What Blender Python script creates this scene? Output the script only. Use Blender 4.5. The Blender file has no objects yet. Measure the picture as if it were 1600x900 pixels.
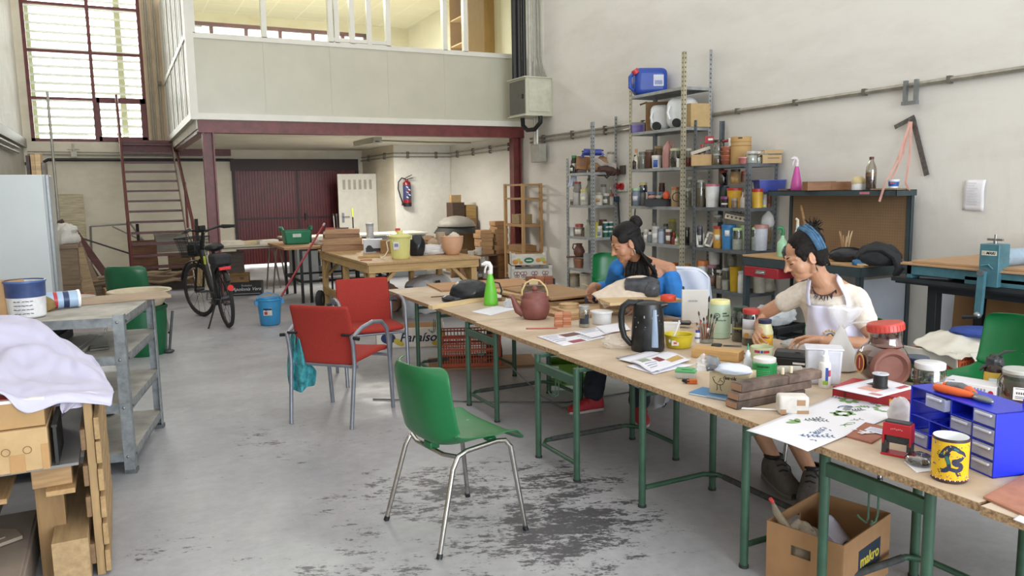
import bpy,bmesh,math,random
from mathutils import Vector,Matrix,noise
R_=random.Random(7)
SC=bpy.context.scene
COL=SC.collection
PI=math.pi
H=1.55;F0=1210.0
YAW,PITCH,ROLL=math.radians(26.803),math.radians(7.343),math.radians(-0.965)
cF=Vector((math.sin(YAW)*math.cos(PITCH),math.cos(YAW)*math.cos(PITCH),-math.sin(PITCH)))
_r=Vector((math.cos(YAW),-math.sin(YAW),0));_u=_r.cross(cF)
cR=_r*math.cos(ROLL)+_u*math.sin(ROLL);cU=-_r*math.sin(ROLL)+_u*math.cos(ROLL)
CP=Vector((0,0,H))
cd=bpy.data.cameras.new('camera');cam=bpy.data.objects.new('camera',cd);COL.objects.link(cam)
cd.lens=F0/1600*36;cd.sensor_width=36;cd.clip_start=.05;cd.clip_end=200
cam.matrix_world=Matrix(((cR.x,cU.x,-cF.x,0),(cR.y,cU.y,-cF.y,0),(cR.z,cU.z,-cF.z,H),(0,0,0,1)))
SC.camera=cam
def ray(u,v):return cF+cR*((u-800)/F0)-cU*((v-450)/F0)
def G(u,v,z=0.0):
 r=ray(u,v);return CP+r*((z-H)/r.z)
def WX(u,v,x):r=ray(u,v);return CP+r*(x/r.x)
def WY(u,v,y):r=ray(u,v);return CP+r*(y/r.y)
def mpp(p):return(Vector(p)-CP).dot(cF)/F0
def fwd(p):d=Vector((p[0],p[1],0));return d.normalized()
def lin(h):
 if not isinstance(h,str):return h
 c=[int(h[i:i+2],16)/255 for i in(0,2,4)]
 return tuple((x/12.92 if x<=.04045 else((x+.055)/1.055)**2.4)for x in c)
_mc={}
def mt(hx,rough=.55,metal=0.0,var=.06,scale=9.0,bump=0.0,trans=0.0,alpha=1.0,stretch=None,spec=.5):
 k=(hx,rough,metal,var,scale,bump,trans,alpha,stretch,spec)
 if k in _mc:return _mc[k]
 m=bpy.data.materials.new('surface_%s'%(hx if isinstance(hx,str)else 'mix'));m.use_nodes=True
 n=m.node_tree.nodes;l=m.node_tree.links;b=n['Principled BSDF']
 c=lin(hx)
 b.inputs['Roughness'].default_value=rough;b.inputs['Metallic'].default_value=metal
 b.inputs['Specular IOR Level'].default_value=spec
 b.inputs['Base Color'].default_value=(*c,1)
 if var or bump:
  tc=n.new('ShaderNodeTexCoord');nz=n.new('ShaderNodeTexNoise');nz.inputs['Scale'].default_value=scale;nz.inputs['Detail'].default_value=5
  nz.inputs['Roughness'].default_value=.6
  src=tc.outputs['Object']
  if stretch:
   mp=n.new('ShaderNodeMapping');mp.inputs['Scale'].default_value=stretch;l.new(src,mp.inputs['Vector']);src=mp.outputs['Vector']
  l.new(src,nz.inputs['Vector'])
  if var:
   rp=n.new('ShaderNodeValToRGB');rp.color_ramp.elements[0].position=.3;rp.color_ramp.elements[1].position=.7
   lo=tuple(max(0,x*(1-var*2.2))for x in c);hi=tuple(min(1,x*(1+var*1.6)+var*.02)for x in c)
   rp.color_ramp.elements[0].color=(*lo,1);rp.color_ramp.elements[1].color=(*hi,1)
   l.new(nz.outputs['Fac'],rp.inputs['Fac']);l.new(rp.outputs['Color'],b.inputs['Base Color'])
  if bump:
   bp=n.new('ShaderNodeBump');bp.inputs['Strength'].default_value=bump;bp.inputs['Distance'].default_value=.01
   l.new(nz.outputs['Fac'],bp.inputs['Height']);l.new(bp.outputs['Normal'],b.inputs['Normal'])
 if trans:b.inputs['Transmission Weight'].default_value=trans
 if alpha<1:b.inputs['Alpha'].default_value=alpha
 _mc[k]=m;return m
def glassm(hx='e8f0ee',tint=.8,gloss=.14,rough=.06):
 k=('glass',hx,tint,gloss,rough)
 if k in _mc:return _mc[k]
 m=bpy.data.materials.new('clear_glass_%s'%hx);m.use_nodes=True
 n=m.node_tree.nodes;l=m.node_tree.links;n.remove(n['Principled BSDF']);o=n['Material Output']
 t=n.new('ShaderNodeBsdfTransparent');c=lin(hx);t.inputs['Color'].default_value=(c[0]*tint,c[1]*tint,c[2]*tint,1)
 g=n.new('ShaderNodeBsdfGlossy');g.inputs['Roughness'].default_value=rough
 lw=n.new('ShaderNodeLayerWeight');lw.inputs['Blend'].default_value=.35
 ma=n.new('ShaderNodeMath');ma.operation='MULTIPLY_ADD';ma.inputs[1].default_value=.6;ma.inputs[2].default_value=gloss*.5
 l.new(lw.outputs['Facing'],ma.inputs[0])
 x=n.new('ShaderNodeMixShader');l.new(ma.outputs[0],x.inputs['Fac']);l.new(t.outputs[0],x.inputs[1]);l.new(g.outputs[0],x.inputs[2])
 l.new(x.outputs[0],o.inputs['Surface']);_mc[k]=m;return m
def filmm(hx='f2f2f0',op=.55):
 k=('film',hx,op)
 if k in _mc:return _mc[k]
 m=mt(hx,.35,0,.05,20,.0);m=m.copy();m.name='milky_plastic_%s'%hx
 m.node_tree.nodes['Principled BSDF'].inputs['Alpha'].default_value=op;_mc[k]=m;return m
def woodm(hx,rough=.6,var=.14,axis='x',scale=5):
 st={'x':(1,9,9),'y':(9,1,9),'z':(9,9,1)}[axis]
 return mt(hx,rough,0,var,scale,.08,stretch=st)
STEEL=lambda:mt('8f9496',.38,.75,.08,14)
GALV=lambda:mt('8d9294',.5,.45,.16,18)
DARKSTEEL=lambda:mt('4a4d50',.5,.5,.1,12)
GREENLEG=lambda:mt('375744',.38,.0,.10,10)
BLACK=lambda:mt('17181a',.5,0,.05)
class B:
 def __init__(s,*mats):s.v=[];s.f=[];s.mi=[];s.mats=list(mats)or[mt('999999')];s.M=None
 def add(s,vs,fs,m=0):
  o=len(s.v)
  if s.M is not None:vs=[s.M@Vector(v)for v in vs]
  s.v+=[tuple(v)for v in vs];s.f+=[tuple(i+o for i in f)for f in fs];s.mi+=[m]*len(fs);return s
 def box(s,c,d,rz=0,rx=0,ry=0,m=0,taper=1.0):
  x,y,z=d[0]/2,d[1]/2,d[2]/2;t=taper
  vs=[(-x,-y,-z),(x,-y,-z),(x,y,-z),(-x,y,-z),(-x*t,-y*t,z),(x*t,-y*t,z),(x*t,y*t,z),(-x*t,y*t,z)]
  q=Matrix.Translation(Vector(c))@Matrix.Rotation(rz,4,'Z')@Matrix.Rotation(ry,4,'Y')@Matrix.Rotation(rx,4,'X')
  return s.add([q@Vector(v)for v in vs],[(0,3,2,1),(4,5,6,7),(0,1,5,4),(1,2,6,5),(2,3,7,6),(3,0,4,7)],m)
 def bx(s,a,b,m=0):return s.box([(a[i]+b[i])/2 for i in range(3)],[abs(b[i]-a[i])for i in range(3)],m=m)
 def bar(s,p,q,w,h=None,m=0,up=(0,0,1)):
  p,q=Vector(p),Vector(q);h=h or w;d=(q-p).normalized();U=Vector(up)
  if abs(d.dot(U))>.98:U=Vector((0,1,0))
  r=d.cross(U).normalized();U=r.cross(d)
  vs=[e+r*a*w/2+U*b*h/2 for e in(p,q)for a,b in((-1,-1),(1,-1),(1,1),(-1,1))]
  return s.add(vs,[(0,1,2,3),(7,6,5,4),(0,4,5,1),(1,5,6,2),(2,6,7,3),(3,7,4,0)],m)
 def tube(s,pts,r,n=8,m=0,closed=False,flat=1.0):
  P=[Vector(p)for p in pts];N=len(P);rs=r if isinstance(r,(list,tuple))else[r]*N
  vs=[];prev=None
  for i in range(N):
   a=P[(i-1)%N]if(closed or i>0)else P[i];b=P[(i+1)%N]if(closed or i<N-1)else P[i]
   t=(b-a).normalized()if(b-a).length>1e-9 else Vector((0,0,1))
   if prev is None:
    U=Vector((0,0,1))if abs(t.z)<.9 else Vector((0,1,0));x=t.cross(U).normalized()
   else:x=(prev-t*prev.dot(t)).normalized()
   prev=x;y=t.cross(x)
   vs+=[P[i]+(x*math.cos(2*PI*k/n)+y*math.sin(2*PI*k/n)*flat)*rs[i]for k in range(n)]
  fs=[]
  for i in range(N if closed else N-1):
   j=(i+1)%N
   fs+=[(i*n+k,i*n+(k+1)%n,j*n+(k+1)%n,j*n+k)for k in range(n)]
  if not closed:fs+=[tuple(range(n-1,-1,-1)),tuple((N-1)*n+k for k in range(n))]
  return s.add(vs,fs,m)
 def lathe(s,prof,n=20,c=(0,0,0),m=0,sx=1.0,sy=1.0,a0=0):
  vs=[];fs=[];ms=[];c=Vector(c);st=[]
  for e in prof:
   if e[0]<=1e-6:st.append([len(vs)]);vs.append(c+Vector((0,0,e[1])))
   else:
    st.append(list(range(len(vs),len(vs)+n)))
    vs+=[c+Vector((e[0]*sx*math.cos(2*PI*k/n+a0),e[0]*sy*math.sin(2*PI*k/n+a0),e[1]))for k in range(n)]
  for i in range(len(prof)-1):
   a,b=st[i],st[i+1];mm=prof[i+1][2]if len(prof[i+1])>2 else m
   for k in range(n):
    j=(k+1)%n
    if len(a)==1 and len(b)==1:continue
    if len(a)==1:f=(a[0],b[j],b[k])
    elif len(b)==1:f=(a[k],a[j],b[0])
    else:f=(a[k],a[j],b[j],b[k])
    fs.append(f);ms.append(mm)
  o=len(s.mi);s.add(vs,fs,0);s.mi[o:]=ms;return s
 def cyl(s,c,r,h,n=20,m=0,r2=None):
  r2=r if r2 is None else r2
  return s.lathe([(0,0),(r,0),(r2,h),(0,h)],n,c,m)
 def rod(s,p,q,r,n=10,m=0):return s.tube([p,q],r,n,m)
 def ell(s,c,d,n=16,k=10,m=0,rz=0,rx=0,ry=0):
  vs=[(0,0,-1)];fs=[]
  for i in range(1,k):
   a=-PI/2+PI*i/k
   vs+=[(math.cos(a)*math.cos(2*PI*j/n),math.cos(a)*math.sin(2*PI*j/n),math.sin(a))for j in range(n)]
  vs.append((0,0,1));L=len(vs)-1
  for j in range(n):fs+=[(0,1+(j+1)%n,1+j),(L,L-n+j,L-n+(j+1)%n)]
  for i in range(k-2):
   fs+=[(1+i*n+j,1+i*n+(j+1)%n,1+(i+1)*n+(j+1)%n,1+(i+1)*n+j)for j in range(n)]
  q=Matrix.Translation(Vector(c))@Matrix.Rotation(rz,4,'Z')@Matrix.Rotation(ry,4,'Y')@Matrix.Rotation(rx,4,'X')@Matrix.Diagonal((*d,1))
  return s.add([q@Vector(v)for v in vs],fs,m)
 def blob(s,c,d,amp=.18,fr=3.0,seed=0,m=0,n=40,k=24,flat=True,rz=0,ridge=0):
  o=len(s.v);Mx=s.M;s.M=None;s.ell((0,0,0),(1,1,1),n,k,m)
  c=Vector(c);q=Matrix.Rotation(rz,3,'Z')
  for i in range(o,len(s.v)):
   v=Vector(s.v[i]);w=v*fr+Vector((seed*3.1,seed*1.7,seed))
   a=noise.noise(w)+.5*noise.noise(w*2.3)
   if ridge:a=(.35-abs(noise.noise(w*1.3)))*1.2*ridge+a*(1-ridge)
   v=v*(1+amp*a);p=Vector((v.x*d[0],v.y*d[1],v.z*d[2]));p=q@p
   if flat:p.z=max(p.z,-d[2]*.72)
   p=p+c+Vector((0,0,d[2]*.72 if flat else 0))
   s.v[i]=tuple(Mx@p if Mx is not None else p)
  s.M=Mx;return s
 def sheet(s,fn,nu=12,nv=12,m=0):
  vs=[fn(i/nu,j/nv)for j in range(nv+1)for i in range(nu+1)];w=nu+1
  return s.add(vs,[(j*w+i,j*w+i+1,(j+1)*w+i+1,(j+1)*w+i)for j in range(nv)for i in range(nu)],m)
 def prism(s,poly,z0,z1,m=0):
  n=len(poly);vs=[(x,y,z0)for x,y in poly]+[(x,y,z1)for x,y in poly]
  return s.add(vs,[tuple(range(n-1,-1,-1)),tuple(range(n,2*n))]+[(i,(i+1)%n,n+(i+1)%n,n+i)for i in range(n)],m)
 def build(s,name,parent=None,loc=None,rz=0,smooth=38,bevel=0,solid=0,sub=0,seg=2):
  me=bpy.data.meshes.new(name);me.from_pydata(s.v,[],s.f)
  for x in s.mats:me.materials.append(x)
  me.polygons.foreach_set('material_index',s.mi)
  bm=bmesh.new();bm.from_mesh(me);bmesh.ops.recalc_face_normals(bm,faces=bm.faces);bm.to_mesh(me);bm.free()
  if smooth:
   me.polygons.foreach_set('use_smooth',[True]*len(me.polygons));me.set_sharp_from_angle(angle=math.radians(smooth))
  o=bpy.data.objects.new(name,me);COL.objects.link(o)
  if parent is not None:o.parent=parent
  if loc is not None:o.location=loc
  if rz:o.rotation_euler=(0,0,rz)
  if solid:md=o.modifiers.new('thick','SOLIDIFY');md.thickness=solid;md.offset=0
  if sub:md=o.modifiers.new('smooth','SUBSURF');md.levels=sub;md.render_levels=sub
  if bevel:md=o.modifiers.new('round','BEVEL');md.width=bevel;md.segments=seg;md.limit_method='ANGLE';md.angle_limit=.6
  return o
def each(b,name,parent,**k):
 par=list(range(len(b.v)))
 def root(i):
  while par[i]!=i:par[i]=par[par[i]];i=par[i]
  return i
 for f in b.f:
  for i in f[1:]:par[root(i)]=root(f[0])
 gr={}
 for f,m in zip(b.f,b.mi):gr.setdefault(root(f[0]),[]).append((f,m))
 for L in gr.values():
  ix=sorted({i for f,_ in L for i in f});mp={j:n for n,j in enumerate(ix)};c=B(*b.mats);c.v=[b.v[i]for i in ix];c.f=[tuple(mp[i]for i in f)for f,_ in L];c.mi=[m for _,m in L];c.build(name,parent,**k)
def tag(o,label,cat,group=None,kind=None):
 if label:o['label']=label
 if cat:o['category']=cat
 if group:o['group']=group
 if kind:o['kind']=kind
 return o
def thing(name,label,cat,loc=(0,0,0),rz=0,group=None):
 o=bpy.data.objects.new(name,None);COL.objects.link(o);o.empty_display_size=.05
 o.location=loc;o.rotation_euler=(0,0,rz);return tag(o,label,cat,group)
def struct(name,b,label=None,**k):o=b.build(name,**k);o['kind']='structure';(label and tag(o,label,'room'));return o
def kids(o):return[c for c in COL.objects if c.parent==o]
def dup(o,loc=None,rz=None,label=None,parent=None):
 c=o.copy();COL.objects.link(c)
 if parent is not None:c.parent=parent
 if loc is not None:c.location=loc
 if rz is not None:c.rotation_euler=(0,0,rz)
 if label:c['label']=label
 for k in kids(o):dup(k,parent=c)
 return c
def text(body,size,parent,loc,rot,mat,name='lettering',ext=.0006,shear=0,align='CENTER',bold=0):
 cu=bpy.data.curves.new(name,'FONT');cu.body=body;cu.size=size;cu.extrude=ext;cu.align_x=align;cu.align_y='CENTER';cu.shear=shear
 cu.offset=bold;cu.resolution_u=3
 q=bpy.data.objects.new(name,cu);COL.objects.link(q);me=bpy.data.meshes.new_from_object(q.evaluated_get(bpy.context.evaluated_depsgraph_get()));bpy.data.objects.remove(q,do_unlink=True);bpy.data.curves.remove(cu)
 me.materials.clear();me.materials.append(mat);o=bpy.data.objects.new(name,me);COL.objects.link(o);o.parent=parent;o.location=loc;o.rotation_euler=rot;return o
def rot_to(u,v):
 u=Vector(u).normalized();v=Vector(v).normalized();w=u.cross(v)
 return Matrix((u,v,w)).transposed().to_euler()
ORD=['','first','second','third','fourth','fifth','sixth','seventh','eighth','ninth','tenth','eleventh','twelfth','thirteenth','fourteenth','fifteenth','sixteenth','seventeenth','eighteenth','nineteenth','twentieth']
def crv(P,t):
 n=len(P)-1;k=min(int(t*n),n-1);f=t*n-k
 p=[Vector(P[max(0,min(n,k+i))])for i in(-1,0,1,2)]
 return.5*((2*p[1])+(-p[0]+p[2])*f+(2*p[0]-5*p[1]+4*p[2]-p[3])*f*f+(-p[0]+3*p[1]-3*p[2]+p[3])*f**3)
def crv2(rows,u,v):return crv([crv(r,u)for r in rows],v)
def frame(f,up=(0,0,1)):
 y=Vector(f).normalized();x=y.cross(Vector(up)).normalized();z=x.cross(y);return Matrix((x,y,z)).transposed()
def loft(b,rings,n=20,sq=1.0):
 vs=[]
 for c,r,f,rx,ry in rings:
  c,r,f=Vector(c),Vector(r),Vector(f);g=lambda x:math.copysign(abs(x)**sq,x);vs+=[c+r*(rx*g(math.cos(2*PI*k/n)))+f*(ry*g(math.sin(2*PI*k/n)))for k in range(n)]
 N=len(rings);fs=[(i*n+k,i*n+(k+1)%n,(i+1)*n+(k+1)%n,(i+1)*n+k)for i in range(N-1)for k in range(n)]
 b.add(vs,fs+[tuple(range(n-1,-1,-1)),tuple((N-1)*n+k for k in range(n))])
def solidify(b,name,parent,vox,mats,smooth=6,wrinkle=0,fn=None):
 """fuse everything in the builder into one continuous skin"""
 o=b.build(name+'_raw',smooth=0);m=o.modifiers.new('fuse','REMESH');m.mode='VOXEL';m.voxel_size=vox;m.use_smooth_shade=True
 s=o.modifiers.new('relax','SMOOTH');s.factor=.5;s.iterations=smooth
 dg=bpy.context.evaluated_depsgraph_get();me=bpy.data.meshes.new_from_object(o.evaluated_get(dg));bpy.data.objects.remove(o,do_unlink=True);me.name=name
 if wrinkle:
  me.update()
  co=[v.co.copy()for v in me.vertices];no=[v.normal.copy()for v in me.vertices];out=[]
  for p,nn in zip(co,no):out+=list(p+nn*wrinkle*(noise.noise(p*14)+.6*noise.noise(Vector((p.x*9,p.y*9,p.z*34)))-.6*abs(noise.noise(p*22+Vector((5,1,3))))))
  me.vertices.foreach_set('co',out)
 me.materials.clear()
 for x in mats:me.materials.append(x)
 idx=[fn(p.center)if fn else 0 for p in me.polygons];me.polygons.foreach_set('material_index',idx);me.polygons.foreach_set('use_smooth',[True]*len(me.polygons))
 n=bpy.data.objects.new(name,me);COL.objects.link(n);n.parent=parent;return n
def hand(b,w,d,n,side,curl=.5,spread=.08,sc=1.0):
 """w wrist, d pointing direction, n palm direction, side +1/-1 where the thumb sits"""
 d=Vector(d).normalized();n=Vector(n);n=(n-d*n.dot(d)).normalized();s=d.cross(n)*side;w=Vector(w)
 F=[(.030,.082,(.044,.026,.021),.0088),(.010,.088,(.048,.030,.022),.0092),(-.010,.085,(.045,.028,.021),.0088),(-.028,.076,(.035,.021,.018),.0078)]
 for i,(o,L,seg,r)in enumerate(F):
  k=w+s*o*sc+d*L*sc;b.tube([w+s*o*.45*sc,w+s*o*.8*sc+d*L*.5*sc,k],[.017*sc,.0155*sc,.0115*sc],9)
  p=k;a=curl*(.5+.12*i);sp=(1.5-i)*spread
  pts=[p];rr=[r*1.12*sc]
  for q,l in enumerate(seg):
   dd=(d*math.cos(a)+n*math.sin(a)+s*sp*.5).normalized();p=p+dd*l*sc;pts.append(p);rr.append(r*(1-.1*(q+1))*sc);a+=curl*(.75 if q==0 else.55)
  b.tube(pts,rr,9);b.ell(pts[-1],[rr[-1]]*3,8,6)
 p0=w+s*.018*sc+d*.02*sc;p1=w+s*.045*sc+d*.05*sc+n*.018*sc;p2=p1+(d*.75+n*.45+s*.25).normalized()*.034*sc;p3=p2+(d*.85+n*.5-s*.1).normalized()*.026*sc
 b.tube([p0,p1,p2,p3],[.016*sc,.0125*sc,.0105*sc,.0085*sc],9);b.ell(p3,[.0085*sc]*3,8,6)
def head(b,M):
 b.M=M
 b.ell((0,-.018,.038),(.0735,.094,.078),24,16);b.ell((0,.028,-.018),(.061,.062,.086),22,16);b.ell((0,.032,-.074),(.046,.048,.04),18,12);b.ell((0,.066,-.098),(.021,.017,.016),12,8);b.ell((0,.058,-.074),(.03,.022,.03),14,10)
 for s in(-1,1):
  b.ell((s*.036,.048,-.034),(.026,.028,.034),14,10);b.ell((s*.031,.0745,.003),(.0155,.0125,.0095),12,8);b.ell((s*.011,.095,-.036),(.0085,.009,.0075),10,8)
  b.tube([(s*.058,.05,.018),(s*.032,.079,.024),(s*.008,.085,.02)],[.01,.0105,.009],8)
  b.tube([(s*.05,-.0,-.085),(s*.058,-.012,-.03)],[.014,.012],8)
  b.ell((s*.074,-.012,-.008),(.008,.017,.028),12,10,rz=s*.35);b.tube([(s*.082,-.026+.0*a,-.008)if False else(s*(.08),-.012+.017*math.sin(a),-.008+.028*math.cos(a))for a in[i*.42-.4 for i in range(11)]],.0045,6)
 b.tube([(0,.084,.016),(0,.0945,-.008),(0,.106,-.028),(0,.108,-.034)],[.009,.0095,.0115,.0105],10);b.ell((0,.112,-.034),(.011,.01,.0095),12,8)
 b.tube([(-.024,.073,-.0645),(-.01,.083,-.061),(0,.0845,-.0625),(.01,.083,-.061),(.024,.073,-.0645)],[.003,.005,.005,.005,.003],8);b.tube([(-.02,.073,-.069),(0,.083,-.073),(.02,.073,-.069)],[.003,.0062,.003],8)
 b.M=None
def face_parts(root,M,brow,lash):
 b=B(mt(brow,.9,0,0));b.M=M
 for s in(-1,1):b.tube([(s*.013,.089,.026),(s*.03,.0845,.031),(s*.047,.067,.026)],[.0032,.0036,.0018],6)
 b.build('eyebrows',root)
 b=B(mt(lash,.7,0,0));b.M=M
 for s in(-1,1):b.tube([(s*.0165,.0825,-.0035),(s*.03,.0872,-.0055),(s*.0455,.0765,-.001)],[.0013,.0019,.0012],5)
 b.build('eyelashes',root)
def hairs(b,M,paths,n,jit,r,seed=1):
 q=random.Random(seed)
 for P in paths:
  for i in range(n):
   j=Vector((q.uniform(-1,1),q.uniform(-1,1),q.uniform(-1,1)))*jit;b.tube([M@(Vector(p)+j*(.5+.5*k/len(P)))for k,p in enumerate(P)],[r]*(len(P)-1)+[r*.4],5)
def limb(b,pts,rs,n=12):
 P=[];R2=[]
 for i in range(len(pts)-1):
  for k in range(4):P.append(Vector(pts[i]).lerp(Vector(pts[i+1]),k/4));R2.append(rs[i]+(rs[i+1]-rs[i])*k/4)
 b.tube(P+[Vector(pts[-1])],R2+[rs[-1]],n)
 for p,r in zip(pts,rs):b.ell(p,(r,r,r),12,8)
def skin(hx):
 m=mt(hx,.48,0,.05,30);return m
def shoe(name,root,ankle,toe_dir,hx,sole,laces,L=1.0,tilt=0):
 A=Vector(ankle);M=Matrix.Translation((A.x,A.y,0))@frame((toe_dir[0],toe_dir[1],0)).to_4x4()@Matrix.Scale(L,4)
 prof=[(-.075,.034,.085),(-.06,.038,.105),(-.02,.039,.115),(.03,.041,.10),(.08,.045,.068),(.13,.046,.055),(.165,.038,.045),(.182,.02,.03)]
 b=B(mt(hx,.75,0,.1,24));rings=[]
 for y,w,h in prof:rings.append((M@Vector((0,y,.006+h/2)),M.to_3x3()@Vector((1,0,0)),M.to_3x3()@Vector((0,0,1)),w,h/2))
 loft(b,rings,20,.6);o=b.build(name,root,smooth=70)
 b=B(mt(sole,.7));rings=[(M@Vector((0,y,.012)),M.to_3x3()@Vector((1,0,0)),M.to_3x3()@Vector((0,0,1)),w*1.01,.013)for y,w,h in prof];loft(b,rings,20,.5);b.build('sole',o)
 b=B(mt(laces,.8));b.M=M
 for i in range(5):y=.03+i*.018;z=.02+.10-.0018*(y*1000-30)*.55;b.tube([(-.02,y,z-.004),(0,y+.003,z+.004),(.02,y,z-.004)],.0035,6)
 b.tube([(-.01,.03,.12),(-.04,.045,.09),(-.045,.05,.06)],.0025,5);b.build('laces',o)
 b=B(BLACK());b.M=M;b.tube([(.034*math.cos(a),-.028+.036*math.sin(a),.118)for a in[2*PI*i/16 for i in range(16)]],.009,7,closed=True);b.build('collar',o);return o
SK1,LIP1=skin('b98a6d'),mt('a36c5e',.45,0,0)
o1=Vector((3.50,2.92,0));wa=thing('person','woman in white apron with blue headband seated, looking down at her hands','person',o1)
f1=Vector((-.85,-.52,0)).normalized();r1=Vector((f1.y,-f1.x,0));UP=Vector((0,0,1))
def L1(*p):return Vector(p)-o1
hc1=Vector((3.225,2.952,1.165));hf=Vector((-.885,.40,-.40));HM1=Matrix.Translation(hc1-o1)@frame(hf).to_4x4()@Matrix.Scale(1.04,4)
RS,LS=L1(3.325,3.045,.955),L1(3.455,2.80,.945);RE,LE=L1(3.235,3.27,.80),L1(3.44,2.66,.72);RW,LW_=L1(3.13,3.16,.745),L1(3.235,2.825,.735)
b=B(SK1);head(b,HM1)
b.tube([HM1@Vector((0,-.03,-.045)),L1(3.315,2.93,1.06),L1(3.38,2.918,.99)],[.052,.05,.06],16)
T1=[(L1(3.50,2.92,.47),.165,.115),(L1(3.50,2.92,.55),.17,.12),(L1(3.475,2.92,.68),.13,.10),(L1(3.435,2.915,.82),.145,.108),(L1(3.405,2.915,.92),.155,.105),(L1(3.39,2.915,.97),.135,.08),(L1(3.375,2.917,1.02),.07,.06)]
loft(b,[(c,r1,f1,a,d)for c,a,d in T1])
limb(b,[RS,RE,RW],[.047,.037,.024]);limb(b,[LS,LE,LW_],[.047,.037,.024]);limb(b,[RS,L1(3.36,2.92,1.02)],[.045,.05]);limb(b,[LS,L1(3.38,2.91,1.02)],[.045,.05])
limb(b,[L1(3.46,2.99,.50),L1(2.93,3.14,.48),L1(2.965,2.86,.12)],[.085,.056,.036]);limb(b,[L1(3.50,2.85,.50),L1(3.01,2.97,.48),L1(3.0,2.66,.12)],[.085,.056,.036])
b.ell(L1(2.96,3.05,.36),(.05,.05,.09),12,8);b.ell(L1(3.02,2.88,.36),(.05,.05,.09),12,8)
hand(b,RW,(-.75,-.55,-.1),(.25,-.75,-.55),-1,.75);hand(b,LW_,(-.62,.76,.0),(-.45,-.3,-.8),1,.7)
lipc=[HM1@Vector(p)for p in((-.016,.081,-.064),(0,.088,-.062),(.016,.081,-.064),(0,.088,-.072),(-.012,.083,-.071),(.012,.083,-.071))]
solidify(b,'body',wa,.0042,[SK1,LIP1],8,fn=lambda c:1 if any((c-p).length<.0062 for p in lipc)else 0)
face_parts(wa,HM1,'241d1a','1c1512')
HR1=mt('16110f',.75,0,.25,60,spec=.2)
b=B(HR1);b.M=HM1;b.ell((0,-.034,.05),(.08,.096,.08),24,16);b.ell((0,-.075,-.005),(.066,.05,.062),18,12)
for s in(-1,1):b.ell((s*.060,-.005,.045),(.02,.062,.042),14,10);b.ell((s*.064,.022,.02),(.011,.016,.034),12,8);b.ell((s*.06,-.058,-.015),(.02,.036,.058),12,8)
b.M=None;q=random.Random(3)
for i in range(150):
 a=q.uniform(-1.45,1.45);f0=q.uniform(.5,.95);k_=q.uniform(1.0,1.035);pts=[Vector((0,-.034,.05))+Vector((.08*math.sin(p_)*math.sin(a),.096*math.cos(p_),.08*math.sin(p_)*math.cos(a)))*k_ for p_ in[f0+(2.5-f0)*t_/6 for t_ in range(7)]]
 b.tube([HM1@p for p in pts],[.001,.003,.0036,.0036,.0034,.003,.001],5)
for i in range(60):
 a=q.uniform(-1,1);st=Vector((a*.06,-.1+abs(a)*.03,.0));b.tube([HM1@st,HM1@(st+Vector((a*.015,-.012,-.04))),HM1@(st+Vector((a*.02,-.004+q.uniform(-.012,.01),-.075+q.uniform(-.02,.015))))],[.005,.0045,.0015],5)
hw=solidify(b,'hair',wa,.0038,[HR1],2)
b=B(HR1);b.M=HM1;b.blob((0,-.085,.105),(.042,.038,.036),.35,2.4,5,n=26,k=16,flat=False,ridge=.3);b.M=None
for i in range(46):
 d=Vector((q.uniform(-1,1),q.uniform(-1.3,.5),q.uniform(-.2,1))).normalized();st=Vector((0,-.09,.112))+d*.03;c=d.cross(Vector((q.uniform(-1,1),q.uniform(-1,1),q.uniform(-1,1)))).normalized()*.02;b.tube([HM1@st,HM1@(st+d*.018+c*.7),HM1@(st+d*.03+c*q.uniform(.8,2))],[.0028,.0022,.0008],4)
b.build('hair_bun',hw)
b=B(mt('3f6484',.85,0,.2,40));b.M=HM1
for k in range(3):
 b.tube([(.086*math.sin(a)*(1-.06*k),-.052-.016*k+.012*math.cos(a),.055+.082*math.cos(a)+.004*math.sin(a*5+k))for a in[-2.0+4.0*i/26 for i in range(27)]],.012,8,flat=.8)
b.build('headband',wa)
b=B(mt('3a3f2e',.4));b.M=HM1
for s in(-1,1):b.rod((s*.08,-.012,-.036),(s*.081,-.012,-.052),.0012,6);b.tube([(s*.081,-.012,-.052),(s*.081,-.012,-.066),(s*.081,-.012,-.08)],[.002,.0048,.0012],8)
b.build('earrings',wa)
TS1=mt('d9d0c4',.85,0,.05,60)
b=B(TS1);loft(b,[(c,r1,f1,a+.014,d+.016)for c,a,d in T1[:5]]+[(T1[5][0]-UP*.012,r1,f1,.145,.086)])
limb(b,[RS,RS.lerp(RE,.4)],[.06,.058]);limb(b,[LS,LS.lerp(LE,.46)],[.06,.064])
for s,p in((1,RS),(-1,LS)):limb(b,[p,p.lerp(L1(3.375,2.916,1.0),.45)],[.058,.057])
sh=solidify(b,'t_shirt',wa,.007,[TS1],5,.004)
AP=mt('d6d6ec',.7,0,.02,8)
def ring_pt(z,a,off):
 for(c0,a0,d0),(c1,a1,d1)in zip(T1[:-1],T1[1:]):
  if c0.z<=z<=c1.z:t_=(z-c0.z)/(c1.z-c0.z);c=c0.lerp(c1,t_);return c+r1*((a0+(a1-a0)*t_+off)*math.sin(a))+f1*((d0+(d1-d0)*t_+off)*math.cos(a))
def apron(u,v):
 z=.905-.40*v;wd=.62+.55*min(1,v*1.8);a=(u-.5)*2*wd;p=ring_pt(max(z,.475),a,.026+.006*math.sin(u*17+v*6)+.008*noise.noise(Vector((u*5,v*6,2)))+.02*v)
 return p+Vector((0,0,-.012*math.cos((u-.5)*5)*0))
b=B(AP);b.sheet(apron,34,30);ap=b.build('apron',wa,solid=.003)
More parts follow.
